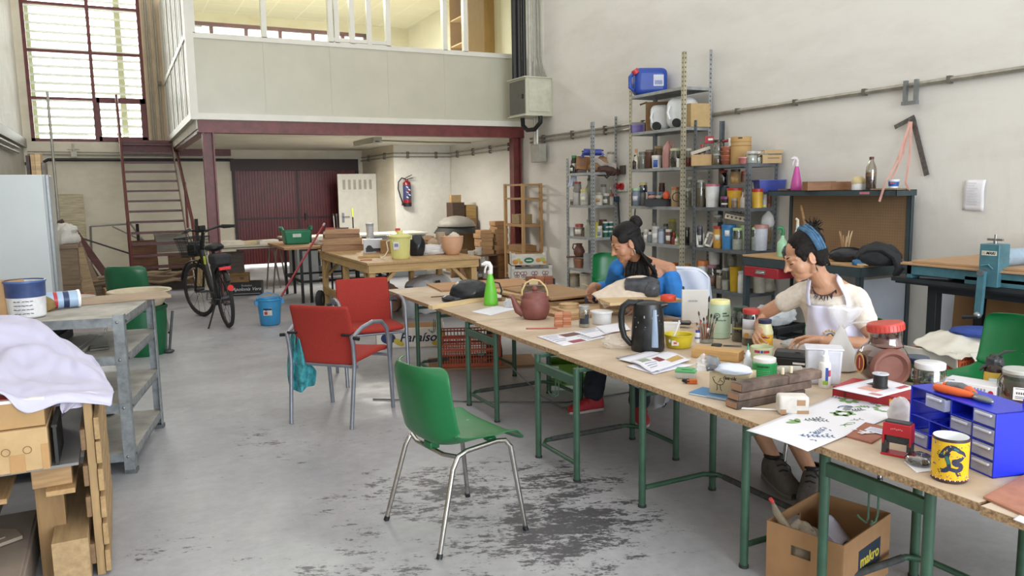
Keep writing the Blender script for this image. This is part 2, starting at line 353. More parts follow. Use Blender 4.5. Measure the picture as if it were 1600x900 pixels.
b=B(AP);lap=[[L1(3.34,3.12,.58),L1(3.15,3.22,.57),L1(3.0,3.24,.50)],[L1(3.36,2.92,.60),L1(3.14,3.03,.575),L1(2.98,3.02,.52)],[L1(3.46,2.74,.60),L1(3.2,2.82,.58),L1(3.03,2.82,.50)],[L1(3.49,2.68,.50),L1(3.22,2.74,.40),L1(3.07,2.74,.34)]]
b.sheet(lambda u,v:crv2(lap,u,v)+Vector((0,0,.006*math.sin(u*12+v*9))),24,20);b.build('apron_skirt',wa,solid=.003)
def strap_(pts,w,mat,nm):
 b=B(mat);n=16;vs=[]
 for i in range(n+1):
  p=crv(pts,i/n);t_=(crv(pts,min(1,i/n+.03))-crv(pts,max(0,i/n-.03))).normalized();out=(p-L1(3.40,2.915,p.z+o1.z));out.z=0;out=(out.normalized()+UP*.6).normalized();sd=t_.cross(out).normalized()*w/2;vs+=[p-sd,p+sd]
 b.add(vs,[(2*i,2*i+1,2*i+3,2*i+2)for i in range(n)]);return b.build(nm,ap,solid=.004)
nk=L1(3.365,2.92,1.05)
for s in(-1,1):strap_([ring_pt(.9,s*.58,.03),ring_pt(.96,s*.62,.03)+UP*.0,nk+r1*s*.075+f1*.055-UP*.012,nk+r1*s*.066-f1*.0+UP*.004,nk+r1*s*.035-f1*.058-UP*.004],.03,AP,'neck_strap')
b=B(mt('c9a86a',.7),mt('3d4a3a',.7));c=apron(.5,.42);nn=(f1+UP*.1).normalized();q0=c+nn*.012+r1*.01
for i in range(9):a=-.1+PI*1.2*i/8-.3;b.ell(q0+r1*.034*math.cos(a)+UP*.034*math.sin(a)+nn*.002,(.006,.006,.006),8,6)
b.ell(q0,(.018,.018,.02),12,8,m=1);b.ell(q0+UP*.008+nn*.012,(.012,.01,.007),10,6);b.build('emblem',ap)
b=B(mt('2a1a18',.5));npts=[nk+r1*(.066*math.cos(a))+f1*(.012+.078*math.sin(a))-UP*(.035+.055*math.sin(a))for a in[PI*i/18 for i in range(19)]];b.tube([nk-f1*.05+r1*.05+UP*.015]+npts+[nk-f1*.05-r1*.05+UP*.015],.0025,6)
nb=b.build('necklace',wa);b=B(mt('3a2226',.4))
for i,p in enumerate(npts[3:16]):d=(-UP*.8+f1*.5+r1*q.uniform(-.6,.6)).normalized();b.tube([p,p+d*.012,p+d*(.022+.012*math.sin(PI*i/12))],[.004,.0045,.001],6)
b.build('pendants',nb)
shoe('boot',wa,L1(2.955,2.84,0),(-.35,-.94),'66615c','77726c','1d1a18',1.2);shoe('boot',wa,L1(2.99,2.64,0),(-.80,-.6),'66615c','77726c','1d1a18',1.2)
SK2,LIP2=skin('b07f63'),mt('95584e',.45,0,0)
o2=Vector((3.42,4.46,0));wb=thing('person','long-haired woman in blue off-shoulder top seated, working on beige fabric','person',o2)
f2=Vector((-.70,-.71,0)).normalized();r2=Vector((f2.y,-f2.x,0))
def L2(*p):return Vector(p)-o2
hc2=Vector((3.125,4.40,1.15));HM2=Matrix.Translation(hc2-o2)@frame(Vector((-.93,.22,-.42))).to_4x4()@Matrix.Scale(1.06,4)
RS,LS=L2(3.185,4.565,.955),L2(3.445,4.315,.95);RE,LE=L2(3.27,4.80,.76),L2(3.44,4.20,.68);RW,LW_=L2(3.085,4.745,.815),L2(3.22,4.36,.70)
b=B(SK2);head(b,HM2);b.tube([HM2@Vector((0,-.03,-.045)),L2(3.24,4.43,1.05),L2(3.315,4.44,.975)],[.055,.056,.066],16)
T2=[(L2(3.45,4.47,.47),.19,.13),(L2(3.45,4.47,.55),.19,.135),(L2(3.42,4.46,.68),.155,.12),(L2(3.37,4.45,.80),.165,.13),(L2(3.335,4.445,.90),.17,.118),(L2(3.32,4.44,.955),.165,.09),(L2(3.305,4.44,1.0),.085,.066)]
loft(b,[(c,r2,f2,a,d)for c,a,d in T2]);limb(b,[RS,RE,RW],[.056,.043,.027]);limb(b,[LS,LE,LW_],[.056,.043,.027]);limb(b,[RS,L2(3.29,4.45,1.0)],[.054,.055]);limb(b,[LS,L2(3.32,4.43,1.0)],[.054,.055])
hand(b,RW,(-.45,-.1,-.55),(-.3,-.8,-.3),-1,.9);hand(b,LW_,(-.8,.5,-.15),(-.2,.1,-.95),1,.6)
limb(b,[L2(2.97,4.44,.40),L2(2.80,4.32,.1)],[.05,.04]);limb(b,[L2(3.05,4.12,.4),L2(2.96,3.99,.1)],[.05,.04]);limb(b,[L2(3.4,4.53,.5),L2(2.97,4.46,.48),L2(2.96,4.44,.38)],[.085,.06,.05]);limb(b,[L2(3.45,4.4,.5),L2(3.07,4.16,.48),L2(3.05,4.12,.38)],[.085,.06,.05])
lipc2=[HM2@Vector(p)for p in((-.016,.081,-.064),(0,.088,-.062),(.016,.081,-.064),(0,.088,-.072),(-.012,.083,-.071),(.012,.083,-.071))]
solidify(b,'body',wb,.0045,[SK2,LIP2],8,fn=lambda c:1 if any((c-p).length<.0065 for p in lipc2)else 0)
face_parts(wb,HM2,'1d1715','17110f')
HR2=mt('0f0d0d',.65,0,.3,60,spec=.25);b=B(HR2);b.M=HM2;b.ell((0,-.034,.05),(.082,.1,.083),24,16);b.ell((0,-.075,-.03),(.074,.05,.085),18,12)
for s in(-1,1):b.ell((s*.066,.012,.05),(.016,.05,.036),14,10);b.ell((s*.067,-.045,-.03),(.02,.032,.07),12,8)
b.M=None;q=random.Random(8)
for i in range(130):
 a=q.uniform(-1.45,1.45);f0=q.uniform(.5,.95);k_=q.uniform(1.0,1.035);pts=[Vector((0,-.034,.05))+Vector((.082*math.sin(p_)*math.sin(a),.1*math.cos(p_),.083*math.sin(p_)*math.cos(a)))*k_ for p_ in[f0+(2.5-f0)*t_/6 for t_ in range(7)]]
 b.tube([HM2@p for p in pts],[.001,.003,.0036,.0036,.0034,.003,.001],5)
hx_=solidify(b,'hair',wb,.0038,[HR2],2)
b=B(HR2)
for i in range(130):
 a=q.uniform(-1,1);st=HM2@Vector((a*.07,-.095+abs(a)*.05,.0+q.uniform(-.03,.04)));front=a>.15 or i%3==0
 side=-1 if a<0 else 1
 e1=HM2@Vector((a*.085,-.085+abs(a)*.035,-.1));base=L2(3.315,4.44,.93)+r2*a*.11+(f2*.11 if i%3==0 else-f2*.095+r2*0)
 e2=base+UP*q.uniform(-.01,.05);e3=base-UP*q.uniform(.07,.16)+r2*q.uniform(-.03,.03)+f2*q.uniform(-.02,.02)
 b.tube([st,e1,e2,e3],[.006,.0085,.009,.002],6)
solidify(b,'long_locks',hx_,.0045,[HR2],2)
b=B(HR2);b.M=HM2;b.blob((0,-.125,.098),(.047,.042,.044),.2,2.4,5,n=24,k=14,flat=False,ridge=.4);b.build('hair_bun',hx_)
b=B(mt('d5d3cf',.25,.6));b.M=HM2
for s in(-1,1):b.tube([(s*.081,-.012,-.038),(s*.083,-.014,-.055),(s*.082,-.01,-.078)],[.002,.0035,.0015],8)
b.build('earrings',wb)
BT2=mt('2474c0',.75,0,.08,12);b=B(BT2);loft(b,[(c,r2,f2,a+.016,d+.018)for c,a,d in T2[:4]]+[(L2(3.34,4.447,.875),r2,f2,.19,.135),(L2(3.335,4.445,.90),r2,f2,.2,.13)])
limb(b,[RS.lerp(RE,-.02),RE,RE.lerp(RW,.55)],[.07,.062,.05]);limb(b,[LS.lerp(LE,.26),LE,LE.lerp(LW_,.4)],[.073,.064,.052])
limb(b,[LS.lerp(LE,.28),L2(3.36,4.40,.86)],[.06,.07]);limb(b,[RS.lerp(RE,.28),L2(3.28,4.5,.86)],[.06,.07]);solidify(b,'blue_top',wb,.007,[BT2],5,.005)
b=B(mt('18181a',.7));b.tube([L2(3.23,4.50,.90)+f2*.1,L2(3.25,4.52,.985)+f2*.04,L2(3.27,4.53,.995),L2(3.31,4.53,.95)-f2*.08],.009,8);b.tube([L2(3.37,4.37,.90)+f2*.1,L2(3.37,4.375,.985)+f2*.04,L2(3.38,4.39,.995),L2(3.41,4.42,.95)-f2*.08],.009,8);b.build('straps',wb)
b=B(mt('1a1a1c',.7));loft(b,[(c,r2,f2,a,d)for c,a,d in[(L2(3.335,4.445,.80),.15,.145),(L2(3.32,4.44,.89),.15,.137),(L2(3.315,4.44,.91),.13,.13)]]);b.build('black_camisole',wb)
JE=mt('1c2230',.85,0,.15,16);b=B(JE)
limb(b,[L2(3.40,4.54,.52),L2(2.98,4.47,.50),L2(2.81,4.33,.13)],[.1,.085,.075]);limb(b,[L2(3.46,4.4,.52),L2(3.08,4.16,.50),L2(2.965,4.0,.13)],[.1,.085,.075]);b.ell(L2(3.44,4.47,.52),(.17,.17,.09),18,12)
solidify(b,'trousers',wb,.008,[JE],5,.006)
shoe('sneaker',wb,L2(2.79,4.315,0),(-.90,.1),'a02a30','b5b2ae','7d2026');shoe('sneaker',wb,L2(2.955,3.99,0),(-.45,-.9),'a83038','b5b2ae','8a2228')
wb.location=o2+Vector((.06,.12,0));t=thing('needle_tool','thin wooden tool held by the woman in blue','tool',RW+o2+Vector((.005,.10,-.02)));b=B(woodm('c9a878'));b.tube([(.05,.02,.0),(-.03,0,.035),(-.08,-.01,.05)],[.003,.0035,.0012],7);b.build('tool_shaft',t);b=B(STEEL());b.tube([(.05,.02,0),(.075,.03,-.015)],[.0015,.0006],6);b.build('needle',t)
XW,YB,XL=6.12,17.0,-1.46
def plaster(hx,hx2,bump=.12):
 m=bpy.data.materials.new('plaster_wall');m.use_nodes=True;n=m.node_tree.nodes;l=m.node_tree.links;b=n['Principled BSDF']
 tc=n.new('ShaderNodeTexCoord');nz=n.new('ShaderNodeTexNoise');nz.inputs['Scale'].default_value=1.3;nz.inputs['Detail'].default_value=8;nz.inputs['Roughness'].default_value=.65
 mp=n.new('ShaderNodeMapping');mp.inputs['Scale'].default_value=(1,.5,1.6);l.new(tc.outputs['Object'],mp.inputs['Vector']);l.new(mp.outputs['Vector'],nz.inputs['Vector'])
 rp=n.new('ShaderNodeValToRGB');e=rp.color_ramp.elements;e[0].position=.36;e[1].position=.56;e[0].color=(*lin(hx2),1);e[1].color=(*lin(hx),1)
 l.new(nz.outputs['Fac'],rp.inputs['Fac']);l.new(rp.outputs['Color'],b.inputs['Base Color'])
 n2=n.new('ShaderNodeTexNoise');n2.inputs['Scale'].default_value=9;n2.inputs['Detail'].default_value=7;mp2=n.new('ShaderNodeMapping');mp2.inputs['Scale'].default_value=(1,1.5,.8)
 l.new(tc.outputs['Object'],mp2.inputs['Vector']);l.new(mp2.outputs['Vector'],n2.inputs['Vector'])
 bp=n.new('ShaderNodeBump');bp.inputs['Strength'].default_value=bump;bp.inputs['Distance'].default_value=.03
 l.new(n2.outputs['Fac'],bp.inputs['Height']);l.new(bp.outputs['Normal'],b.inputs['Normal']);b.inputs['Roughness'].default_value=.75
 return m
def floorm():
 m=bpy.data.materials.new('worn_concrete');m.use_nodes=True;n=m.node_tree.nodes;l=m.node_tree.links;b=n['Principled BSDF']
 tc=n.new('ShaderNodeTexCoord');P=tc.outputs['Object']
 def nz(s,d=6,r=.6,src=P):
  x=n.new('ShaderNodeTexNoise');x.inputs['Scale'].default_value=s;x.inputs['Detail'].default_value=d;x.inputs['Roughness'].default_value=r;l.new(src,x.inputs['Vector']);return x.outputs['Fac']
 def ramp(f,p0,p1,c0,c1):
  x=n.new('ShaderNodeValToRGB');e=x.color_ramp.elements;e[0].position=p0;e[1].position=p1;e[0].color=(*c0,1);e[1].color=(*c1,1);l.new(f,x.inputs['Fac']);return x.outputs['Color']
 def math_(op,a,c):
  x=n.new('ShaderNodeMath');x.operation=op
  for i,q in enumerate((a,c)):
   if isinstance(q,(int,float)):x.inputs[i].default_value=q
   else:l.new(q,x.inputs[i])
  return x.outputs[0]
 base=ramp(nz(.9),.3,.7,lin('94959a'),lin('b4b5b8'))
 fine=ramp(nz(14,8,.7),.35,.7,(.82,.82,.82),(1.05,1.05,1.05))
 mx=n.new('ShaderNodeMixRGB');mx.blend_type='MULTIPLY';mx.inputs[0].default_value=.8;l.new(base,mx.inputs[1]);l.new(fine,mx.inputs[2])
 mr=n.new('ShaderNodeMapping');mr.inputs['Rotation'].default_value=(0,0,.42);l.new(P,mr.inputs['Vector']);mp=n.new('ShaderNodeMapping');mp.inputs['Scale'].default_value=(1.0,2.0,1);l.new(mr.outputs['Vector'],mp.inputs['Vector'])
 rag=math_('ADD',nz(20,10,.8,mp.outputs['Vector']),math_('MULTIPLY',math_('SUBTRACT',nz(4.5,6,.65,mp.outputs['Vector']),.5),.75))
 tot=None
 for(cx,cy,rx,ry,w)in((1.7,2.95,.7,.6,.3),(1.4,3.6,.75,.6,.25),(1.95,3.4,.5,.6,.25),(.75,2.95,.85,.6,.17),(1.0,2.5,.9,.5,.22),(.75,4.9,.55,.9,.13),(.1,3.6,.4,.35,.14),(1.5,4.6,.7,.5,.11),(.5,2.7,.6,.4,.19)):
  mpp_=n.new('ShaderNodeMapping');mpp_.vector_type='POINT';mpp_.inputs['Location'].default_value=(-cx/rx,-cy/ry,0);mpp_.inputs['Scale'].default_value=(1/rx,1/ry,0);l.new(P,mpp_.inputs['Vector'])
  ln=n.new('ShaderNodeVectorMath');ln.operation='LENGTH';l.new(mpp_.outputs['Vector'],ln.inputs[0])
  g=math_('MULTIPLY',math_('MAXIMUM',math_('SUBTRACT',1.25,ln.outputs['Value']),0),w)
  tot=g if tot is None else math_('MAXIMUM',tot,g)
 msk=ramp(math_('ADD',rag,tot),.72,.77,(0,0,0),(1,1,1))
 m2=n.new('ShaderNodeMixRGB');l.new(math_('MULTIPLY',msk,.88),m2.inputs[0]);l.new(mx.outputs[0],m2.inputs[1]);m2.inputs[2].default_value=(*lin('3b3a3e'),1)
 l.new(m2.outputs[0],b.inputs['Base Color'])
 l.new(ramp(nz(3,6),.3,.7,(.32,)*3,(.55,)*3),b.inputs['Roughness'])
 bp=n.new('ShaderNodeBump');bp.inputs['Strength'].default_value=.12;bp.inputs['Distance'].default_value=.01;l.new(nz(20,8),bp.inputs['Height']);l.new(bp.outputs['Normal'],b.inputs['Normal'])
 return m
WALLM=plaster('dcdad4','d2cfc8');WALLB=plaster('e6dfcc','d9d0ba',.1);WHITEP=mt('dddbd0',.35,0,.03,3);REDP=mt('6e3230',.42,0,.16,7);REDD=mt('6a2024',.4,0,.12,6)
PINKB=plaster('d8c4a6','ccb696',.08)
b=B(floorm());b.bx((XL-.2,-6,-.1),(XW+.2,17.4,0));struct('floor',b,smooth=0)
b=B(WALLM);b.bx((XW,-6,0),(XW+.2,17.4,7));struct('wall_right',b,smooth=0)
b=B(WALLB,PINKB)
b.bx((XL,YB,0),(2.2,YB+.2,2.56));b.bx((2.2,YB,2.24),(4.8,YB+.2,2.56));b.bx((4.8,YB,0),(XW,YB+.2,2.56))
b.bx((XL,YB,5.6),(.66,YB+.2,7));b.bx((XL,YB,2.56),(-1.32,YB+.2,5.6));b.bx((.66,YB,2.56),(1.05,YB+.2,7),1)
b.bx((1.05,YB,2.56),(XW,YB+.2,3.6));b.bx((1.05,YB,4.95),(XW,YB+.2,7));b.bx((5.15,YB,3.6),(XW,YB+.2,4.95))
struct('wall_back',b,smooth=0)
b=B(mt('b9b5a8',.6,0,.05,2));b.bx((XL-.2,-6,0),(XL,17.2,2.46));struct('wall_left',b,smooth=0)
m=mt('cfcabb',.4,0,.05,3)
b=B(m)
nr=150;pts=[]
for i in range(nr*4+1):
 y=4+13*i/(nr*4);k=i%4;pts.append((XL-.02+(.03 if k in(1,2)else 0),y))
vs=[(x,y,z)for(x,y)in pts for z in(2.58,7.0)]
b.add(vs,[(2*i,2*i+1,2*i+3,2*i+2)for i in range(len(pts)-1)]);o=struct('wall_left_upper',b,smooth=0,solid=.01)
b=B(mt('8d8a80',.5,.2,.06));b.bx((XL-.02,2,2.44),(XL+.06,YB,2.60));b.tube([(XL+.05,3,2.36),(XL+.05,15.5,2.36)],.025);b.tube([(XL+.05,3,2.28),(XL+.05,15.5,2.28)],.02);struct('trim_1',b)
def window(n,x0,x1,z0,z1,bars_x,bars_z,fw=.075):
 y=YB+.04
 b=B(REDP)
 b.bx((x0,y,z0),(x1,y+.09,z0+fw));b.bx((x0,y,z1-fw),(x1,y+.09,z1));b.bx((x0,y,z0),(x0+fw,y+.09,z1));b.bx((x1-fw,y,z0),(x1,y+.09,z1))
 for x in bars_x:b.bx((x-fw/2,y+.003,z0),(x+fw/2,y+.087,z1))
 for z in bars_z:b.bx((x0,y+.006,z-fw*.4),(x1,y+.084,z+fw*.4))
 fr=struct('window_%d'%n,b,smooth=0)
 g=B(glassm('f2f6f6',.93,.08));g.bx((x0+.02,y+.04,z0+.02),(x1-.02,y+.046,z1-.02));g.build('window_pane',fr,smooth=0);return fr
w=window(1,-1.32,.66,2.56,5.6,[-.24],[3.36,4.22,5.07],.06)
b=B(REDP);b.bx((-.24,YB+.02,2.58),(-.15,YB+.12,3.40));b.bx((.55,YB+.02,2.58),(.64,YB+.12,3.40));b.bx((-.2,YB+.02,3.30),(.64,YB+.12,3.40));b.bx((-.2,YB+.02,2.58),(.64,YB+.12,2.66));b.build('window_casement',w,smooth=0)
window(2,1.05,5.15,3.6,4.95,[1.95,2.62,3.3,3.98,4.62],[4.66],.07)
tl=bpy.data.materials.new('translucent_louvre');tl.use_nodes=True;_n=tl.node_tree.nodes;_q=_n['Principled BSDF'];_q.inputs['Base Color'].default_value=(.85,.85,.82,1);_t=_n.new('ShaderNodeBsdfTranslucent');_t.inputs['Color'].default_value=(.85,.85,.8,1);_x=_n.new('ShaderNodeMixShader');tl.node_tree.links.new(_q.outputs[0],_x.inputs[1]);tl.node_tree.links.new(_t.outputs[0],_x.inputs[2]);tl.node_tree.links.new(_x.outputs[0],_n['Material Output'].inputs['Surface'])
t=thing('slatted_sunshade','white horizontal louvres outside the tall window','louvre',(-.4,YB+1.3,0))
b=B(tl)
for i in range(26):b.box((0,0,2.3+i*.165),(4.6,.12,.012),rx=.5)
b.build('louvre_slats',t,smooth=0)
b=B(mt('d6d8a8',.5));b.bx((-1.0,.08,0),(-.88,.14,6.8));b.bx((.62,.08,0),(.74,.14,6.8));b.bx((-2.4,.08,0),(-2.3,.14,6.8));b.build('shade_post',t,smooth=0)
b=B(mt('a9a69c',.8,0,.1,1));b.bx((-8,YB+.4,-.12),(14,40,-.02));struct('ground_outside',b,smooth=0)
t=thing('door_1',None,None);t['kind']='structure'
b=B(REDD)
nx=44
for i in range(nx):
 x=2.2+2.56*i/nx;b.bx((x+.003,YB-.02,.05),(x+.041,YB+.035,2.0));b.bx((x+.038,YB+.0,.05),(x+2.56/nx+.005,YB+.03,2.0))
b.build('door_leaf',t,smooth=0)
b=B(mt('301416',.5));b.bx((2.14,YB-.1,2.0),(4.8,YB+.03,2.24));b.bx((2.16,YB-.04,0),(2.22,YB+.04,2.0));b.bx((4.75,YB-.04,0),(4.82,YB+.04,2.0));b.bx((3.45,YB-.035,.05),(3.5,YB+.0,2.0));b.bx((2.2,YB-.03,.98),(4.76,YB-.016,1.02));b.build('door_frame',t,smooth=0)
b=B(BLACK());b.box((3.62,YB-.05,1.02),(.04,.05,.14));b.build('door_handle',t)
BY=14.8
b=B(WALLB,mt('dad8d0',.6,0,.03));b.bx((4.92,BY,0),(XW,YB,2.44));b.bx((4.93,BY-.012,0),(6.1,BY,2.43),1);struct('projecting_wall',b,smooth=0)
t=thing('door_2',None,None);t['kind']='structure'
b=B(mt('e0ddd2',.4,0,.03));b.box((0,0,.95),(.82,.045,1.9));o=b.build('door_leaf',t,bevel=.004)
b=B(mt('a9a79c',.5))
for i in range(6):b.box((-.28+i*.112,-.024,1.68),(.055,.006,.2))
b.build('door_vent',t,smooth=0)
b=B(STEEL());b.box((-.33,-.03,1.0),(.05,.012,.2));b.tube([(-.33,-.03,1.02),(-.33,-.07,1.02),(-.2,-.07,1.02)],.01);b.build('door_handle',t)
t.location=(4.5,16.0,0)
MY,MX=11.6,1.05
b=B(mt('e2dfd2',.7,0,.04,2));b.bx((MX,MY,2.43),(XW,YB,2.56));struct('mezzanine_ceiling',b,smooth=0)
b=B(REDP)
b.bx((MX+.02,MY-.03,2.38),(XW,MY+.14,2.40));b.bx((MX+.02,MY-.03,2.53),(XW,MY+.14,2.55));b.bx((MX+.02,MY-.028,2.385),(XW,MY-.01,2.545))
for x in(MX+.02,):b.bx((x,MY,2.38),(x+.14,YB,2.40));b.bx((x,MY,2.53),(x+.14,YB,2.55));b.bx((x+.002,MY,2.385),(x+.02,YB,2.545))
struct('beam_front',b,smooth=0)
b=B(REDP);b.bx((5.0,MY+.14,2.33),(XW,YB-2.3,2.42))if False else b.bx((1.2,YB-.14,2.3),(2.15,YB,2.43));struct('beam_back',b,smooth=0)
for i,x in enumerate((MX+.07,XW-.2)):
 b=B(REDP);b.bx((x,MY-.02,0),(x+.02,MY+.13,2.55));b.bx((x+.13,MY-.02,0),(x+.15,MY+.13,2.55));b.bx((x+.02,MY+.045,0),(x+.13,MY+.065,2.55));b.bx((x-.04,MY-.06,0),(x+.19,MY+.17,.012));struct('column_%d'%(i+1),b,smooth=0)
b=B(WHITEP,mt('c2bfad',.3,0,.03,2),mt('b3b1a2',.4))
b.bx((MX-.03,MY-.06,2.555),(XW,MY+.06,2.64));b.bx((MX-.03,MY-.03,2.64),(XW,MY+.03,3.66),1)
b.bx((MX-.03,MY-.045,3.64),(XW,MY+.045,3.71));b.bx((MX-.03,MY-.045,2.64),(XW,MY-.028,2.68),1)
mull=[MX+.03,2.02,2.96,3.83,4.75,5.75]
for x in mull:b.bx((x-.03,MY-.036,2.64),(x+.03,MY+.036,3.66),1)
for x in[MX+.03,2.02,2.96,3.05,3.28,3.83,4.75,5.1,6.06]:b.bx((x-.035,MY-.045,3.7),(x+.035,MY+.045,5.1))
b.bx((3.5,MY-.05,3.7),(3.57,MY+.0,5.1));b.bx((2.96,MY-.04,3.72),(3.83,MY+.02,3.77));b.bx((MX,MY-.04,5.0),(XW,MY+.04,5.2))
o=struct('mezzanine_front_wall',b,smooth=0)
g=B(glassm('eef2ec',.92,.1))
g.bx((MX+.05,MY-.004,3.7),(6.06,MY+.004,5.02));g.build('window_pane',o,smooth=0)
b=B(WHITEP,mt('d9d7cc',.25,0,.03,2),mt('bdbbb2',.5))
b.bx((MX-.04,MY,2.56),(MX+.03,YB,5.2));b.bx((MX-.06,MY,2.56),(MX-.035,YB,2.66));b.bx((MX-.06,MY,3.66),(MX-.035,YB,3.74));b.bx((MX-.068,MY-.064,2.553),(MX+.033,MY+.064,5.2))
for i in range(16):y=MY+.35+i*.33;b.bx((MX-.046,y-.008,2.66),(MX-.04,y+.008,5.2),2);
for i in range(6):y=MY+.7+i*.92;b.bx((MX-.055,y-.03,2.66),(MX-.04,y+.03,5.2),0)
struct('mezzanine_side_wall',b,smooth=0)
def tilem():
 m=bpy.data.materials.new('ceiling_tiles');m.use_nodes=True;n=m.node_tree.nodes;l=m.node_tree.links;q=n['Principled BSDF']
 tc=n.new('ShaderNodeTexCoord');br=n.new('ShaderNodeTexBrick');br.offset=0;br.inputs['Scale'].default_value=1;br.inputs['Brick Width'].default_value=.6;br.inputs['Row Height'].default_value=.6;br.inputs['Mortar Size'].default_value=.012
 br.inputs['Color1'].default_value=(*lin('e4e0d6'),1);br.inputs['Color2'].default_value=(*lin('ded9cd'),1);br.inputs['Mortar'].default_value=(*lin('f2eee4'),1)
 l.new(tc.outputs['Object'],br.inputs['Vector']);l.new(br.outputs['Color'],q.inputs['Base Color']);q.inputs['Roughness'].default_value=.8;return m
b=B(tilem());b.bx((MX,MY-.05,5.12),(XW,YB,5.2));struct('upstairs_ceiling',b,smooth=0)
b=B(mt('d3cbb2',.7,0,.03,2));b.bx((MX+.03,MY+.05,2.57),(XW,YB,2.60));struct('upstairs_floor',b,smooth=0)
b=B(mt('ebe5d8',.7,0,.03,2));b.bx((XW-.02,MY+.05,2.6),(XW,YB,5.12));struct('upstairs_wall',b,smooth=0)
t=thing('ceiling_light','fluorescent ceiling light with grille in the upstairs room','light',(3.35,14.2,5.12))
b=B(WHITEP);b.box((0,0,-.03),(1.2,.32,.06));b.build('housing',t)
b=B(mt('b9b9b4',.3,.6));
for i in range(12):b.box((-.55+i*.1,0,-.065),(.012,.28,.03))
b.build('grille',t,smooth=0)
t=thing('wooden_bookcase','light wooden bookcase with glass vase behind the upstairs glazing','bookcase',(5.85,13.0,2.6))
W1=woodm('c39a63',.5,.06,'z');b=B(W1);b.box((0,-.4,1.2),(.5,.03,2.4));b.box((0,.4,1.2),(.5,.03,2.4));b.box((.235,0,1.2),(.02,.8,2.4));b.box((0,0,2.39),(.5,.8,.03));b.box((0,0,.03),(.5,.8,.06));b.build('carcass',t,smooth=0)
for z in(.6,1.05,1.5,1.95):b=B(woodm('d8b785',.5,.05,'y'));b.box((-.01,0,z),(.46,.77,.022));b.build('shelf',t,smooth=0)
o=B(glassm('cfd8d4',.7,.2)).lathe([(0,0),(.05,0),(.07,.06),(.04,.15),(.055,.2),(.05,.2),(.035,.15),(.06,.06),(0,.01)],14).build('glass_vase',loc=(5.72,12.95,4.112));tag(o,'clear glass vase on the upstairs bookcase shelf','vase')
t=thing('wooden_chair_frame','small wooden frame chair standing by the upstairs bookcase','chair',(5.55,14.3,2.6))
b=B(woodm('b58a58'));b.bar((-.2,-.2,0),(-.2,-.2,1.42),.035);b.bar((-.2,.2,0),(-.2,.2,1.5),.035);b.bar((-.2,-.2,1.4),(-.2,.2,1.48),.03);b.build('back',t,smooth=0)
for x,y in((.2,-.2),(.2,.2)):b=B(woodm('b58a58'));b.bar((x,y,0),(x,y,.45),.035);b.build('leg',t,smooth=0)
b=B(woodm('c39a63'));b.box((0,0,.46),(.44,.44,.03));b.build('seat',t,smooth=0)
t=thing('tube_light','fluorescent tube light under the mezzanine ceiling','light',(3.95,13.3,2.43))
b=B(mt('a8a698',.4,.2));b.box((0,0,-.03),(.14,1.25,.06));b.box((.0,0,-.085),(.16,1.25,.012));b.build('housing',t)
for x in(-.05,.05):b=B(mt('dedccf',.3,0,0));b.rod((x,-.6,-.065),(x,.6,-.065),.016);b.build('tube',t)
b=B(mt('8a887c',.5,.3));b.tube([(4.05,13.3,2.415),(5.2,13.6,2.415),(6.05,13.6,2.415)],.012);o=b.build('ceiling_conduit');tag(o,'thin grey conduit running from tube light across mezzanine ceiling','conduit')
def conduit(name,label,lines,r=.014,clips=8):
 b=B(mt('9a968a',.4,.45,.12,10));t=thing(name,label,'conduit',lines[0][0])
 o=Vector(lines[0][0])
 for ln in lines:b.tube([Vector(p)-o for p in ln],r)
 b.build('tube',t)
 c=B(mt('6d6a62',.5,.4))
 for ln in lines:
  for p,q in zip(ln[:-1],ln[1:]):
   p,q=Vector(p)-o,Vector(q)-o
   if(q-p).length<.8:continue
   k=max(2,int((q-p).length/.75))
   for i in range(k):e=p.lerp(q,(i+.5)/k);c.box(e,(.05,.03,.06))
 each(c,'clip',t,smooth=0)
 return t
t=conduit('wall_conduit','galvanised conduit running along the right wall above the shelves',[[(XW-.03,.5,2.40),(XW-.03,6.95,2.335)]],.022)
b=B(STEEL());b.box((-.03,3.9,-.1),(.03,.03,.2));b.box((-.03,4.0,-.09),(.03,.03,.18));b.box((-.035,3.95,-.19),(.04,.14,.03));b.build('hanging_bracket',t,smooth=0)
conduit('double_conduit','pair of thin conduits on the wall left of the tall shelves',[[(XW-.03,6.95,2.36),(XW-.03,11.3,2.345)],[(XW-.03,6.95,2.30),(XW-.03,11.3,2.28)]],.016)
conduit('corner_conduit','pair of conduits under the mezzanine around the extinguisher wall',[[(XW-.03,11.7,2.3),(XW-.03,14.75,2.27),(4.9,14.75,2.27),(4.88,16.9,2.27)],[(XW-.03,11.7,2.22),(XW-.03,14.74,2.20),(4.89,14.74,2.20),(4.87,16.9,2.2)]],.014)
t=thing('pipe_run','black pipe running along the back wall behind the stairs','pipe',(-1.2,YB-.06,2.2))
b=B(mt('1f1d1b',.4));b.tube([(-.25,0,-.05),(.0,0,-.05),(.12,0,.02),(3.4,0,.02)],.03,10);b.build('lower_pipe',t)
b=B(mt('a19d8f',.5,.2));b.tube([(-.2,.02,.12),(2.3,.02,.1)],.014);b.tube([(-.2,.02,.17),(2.3,.02,.15)],.01);b.build('thin_pipe',t)
b=B(mt('c9c5b6',.5));b.box((.55,0,.12),(.1,.06,.1));b.rod((.55,-.01,.15),(.55,-.01,.32),.02);b.rod((.45,-.01,.22),(.65,-.01,.22),.012);b.build('valve',t)
t=thing('vertical_pipes','grey pipes running up the wall right of the tall window','pipe',(.72,YB-.03,2.6))
for i,x in enumerate((0,.04,.075,.16,.2)):b=B(mt('b9b3a4',.5,.2));b.rod((x,0,-.1),(x,0,3.4),.013,8);b.build('pipe',t)
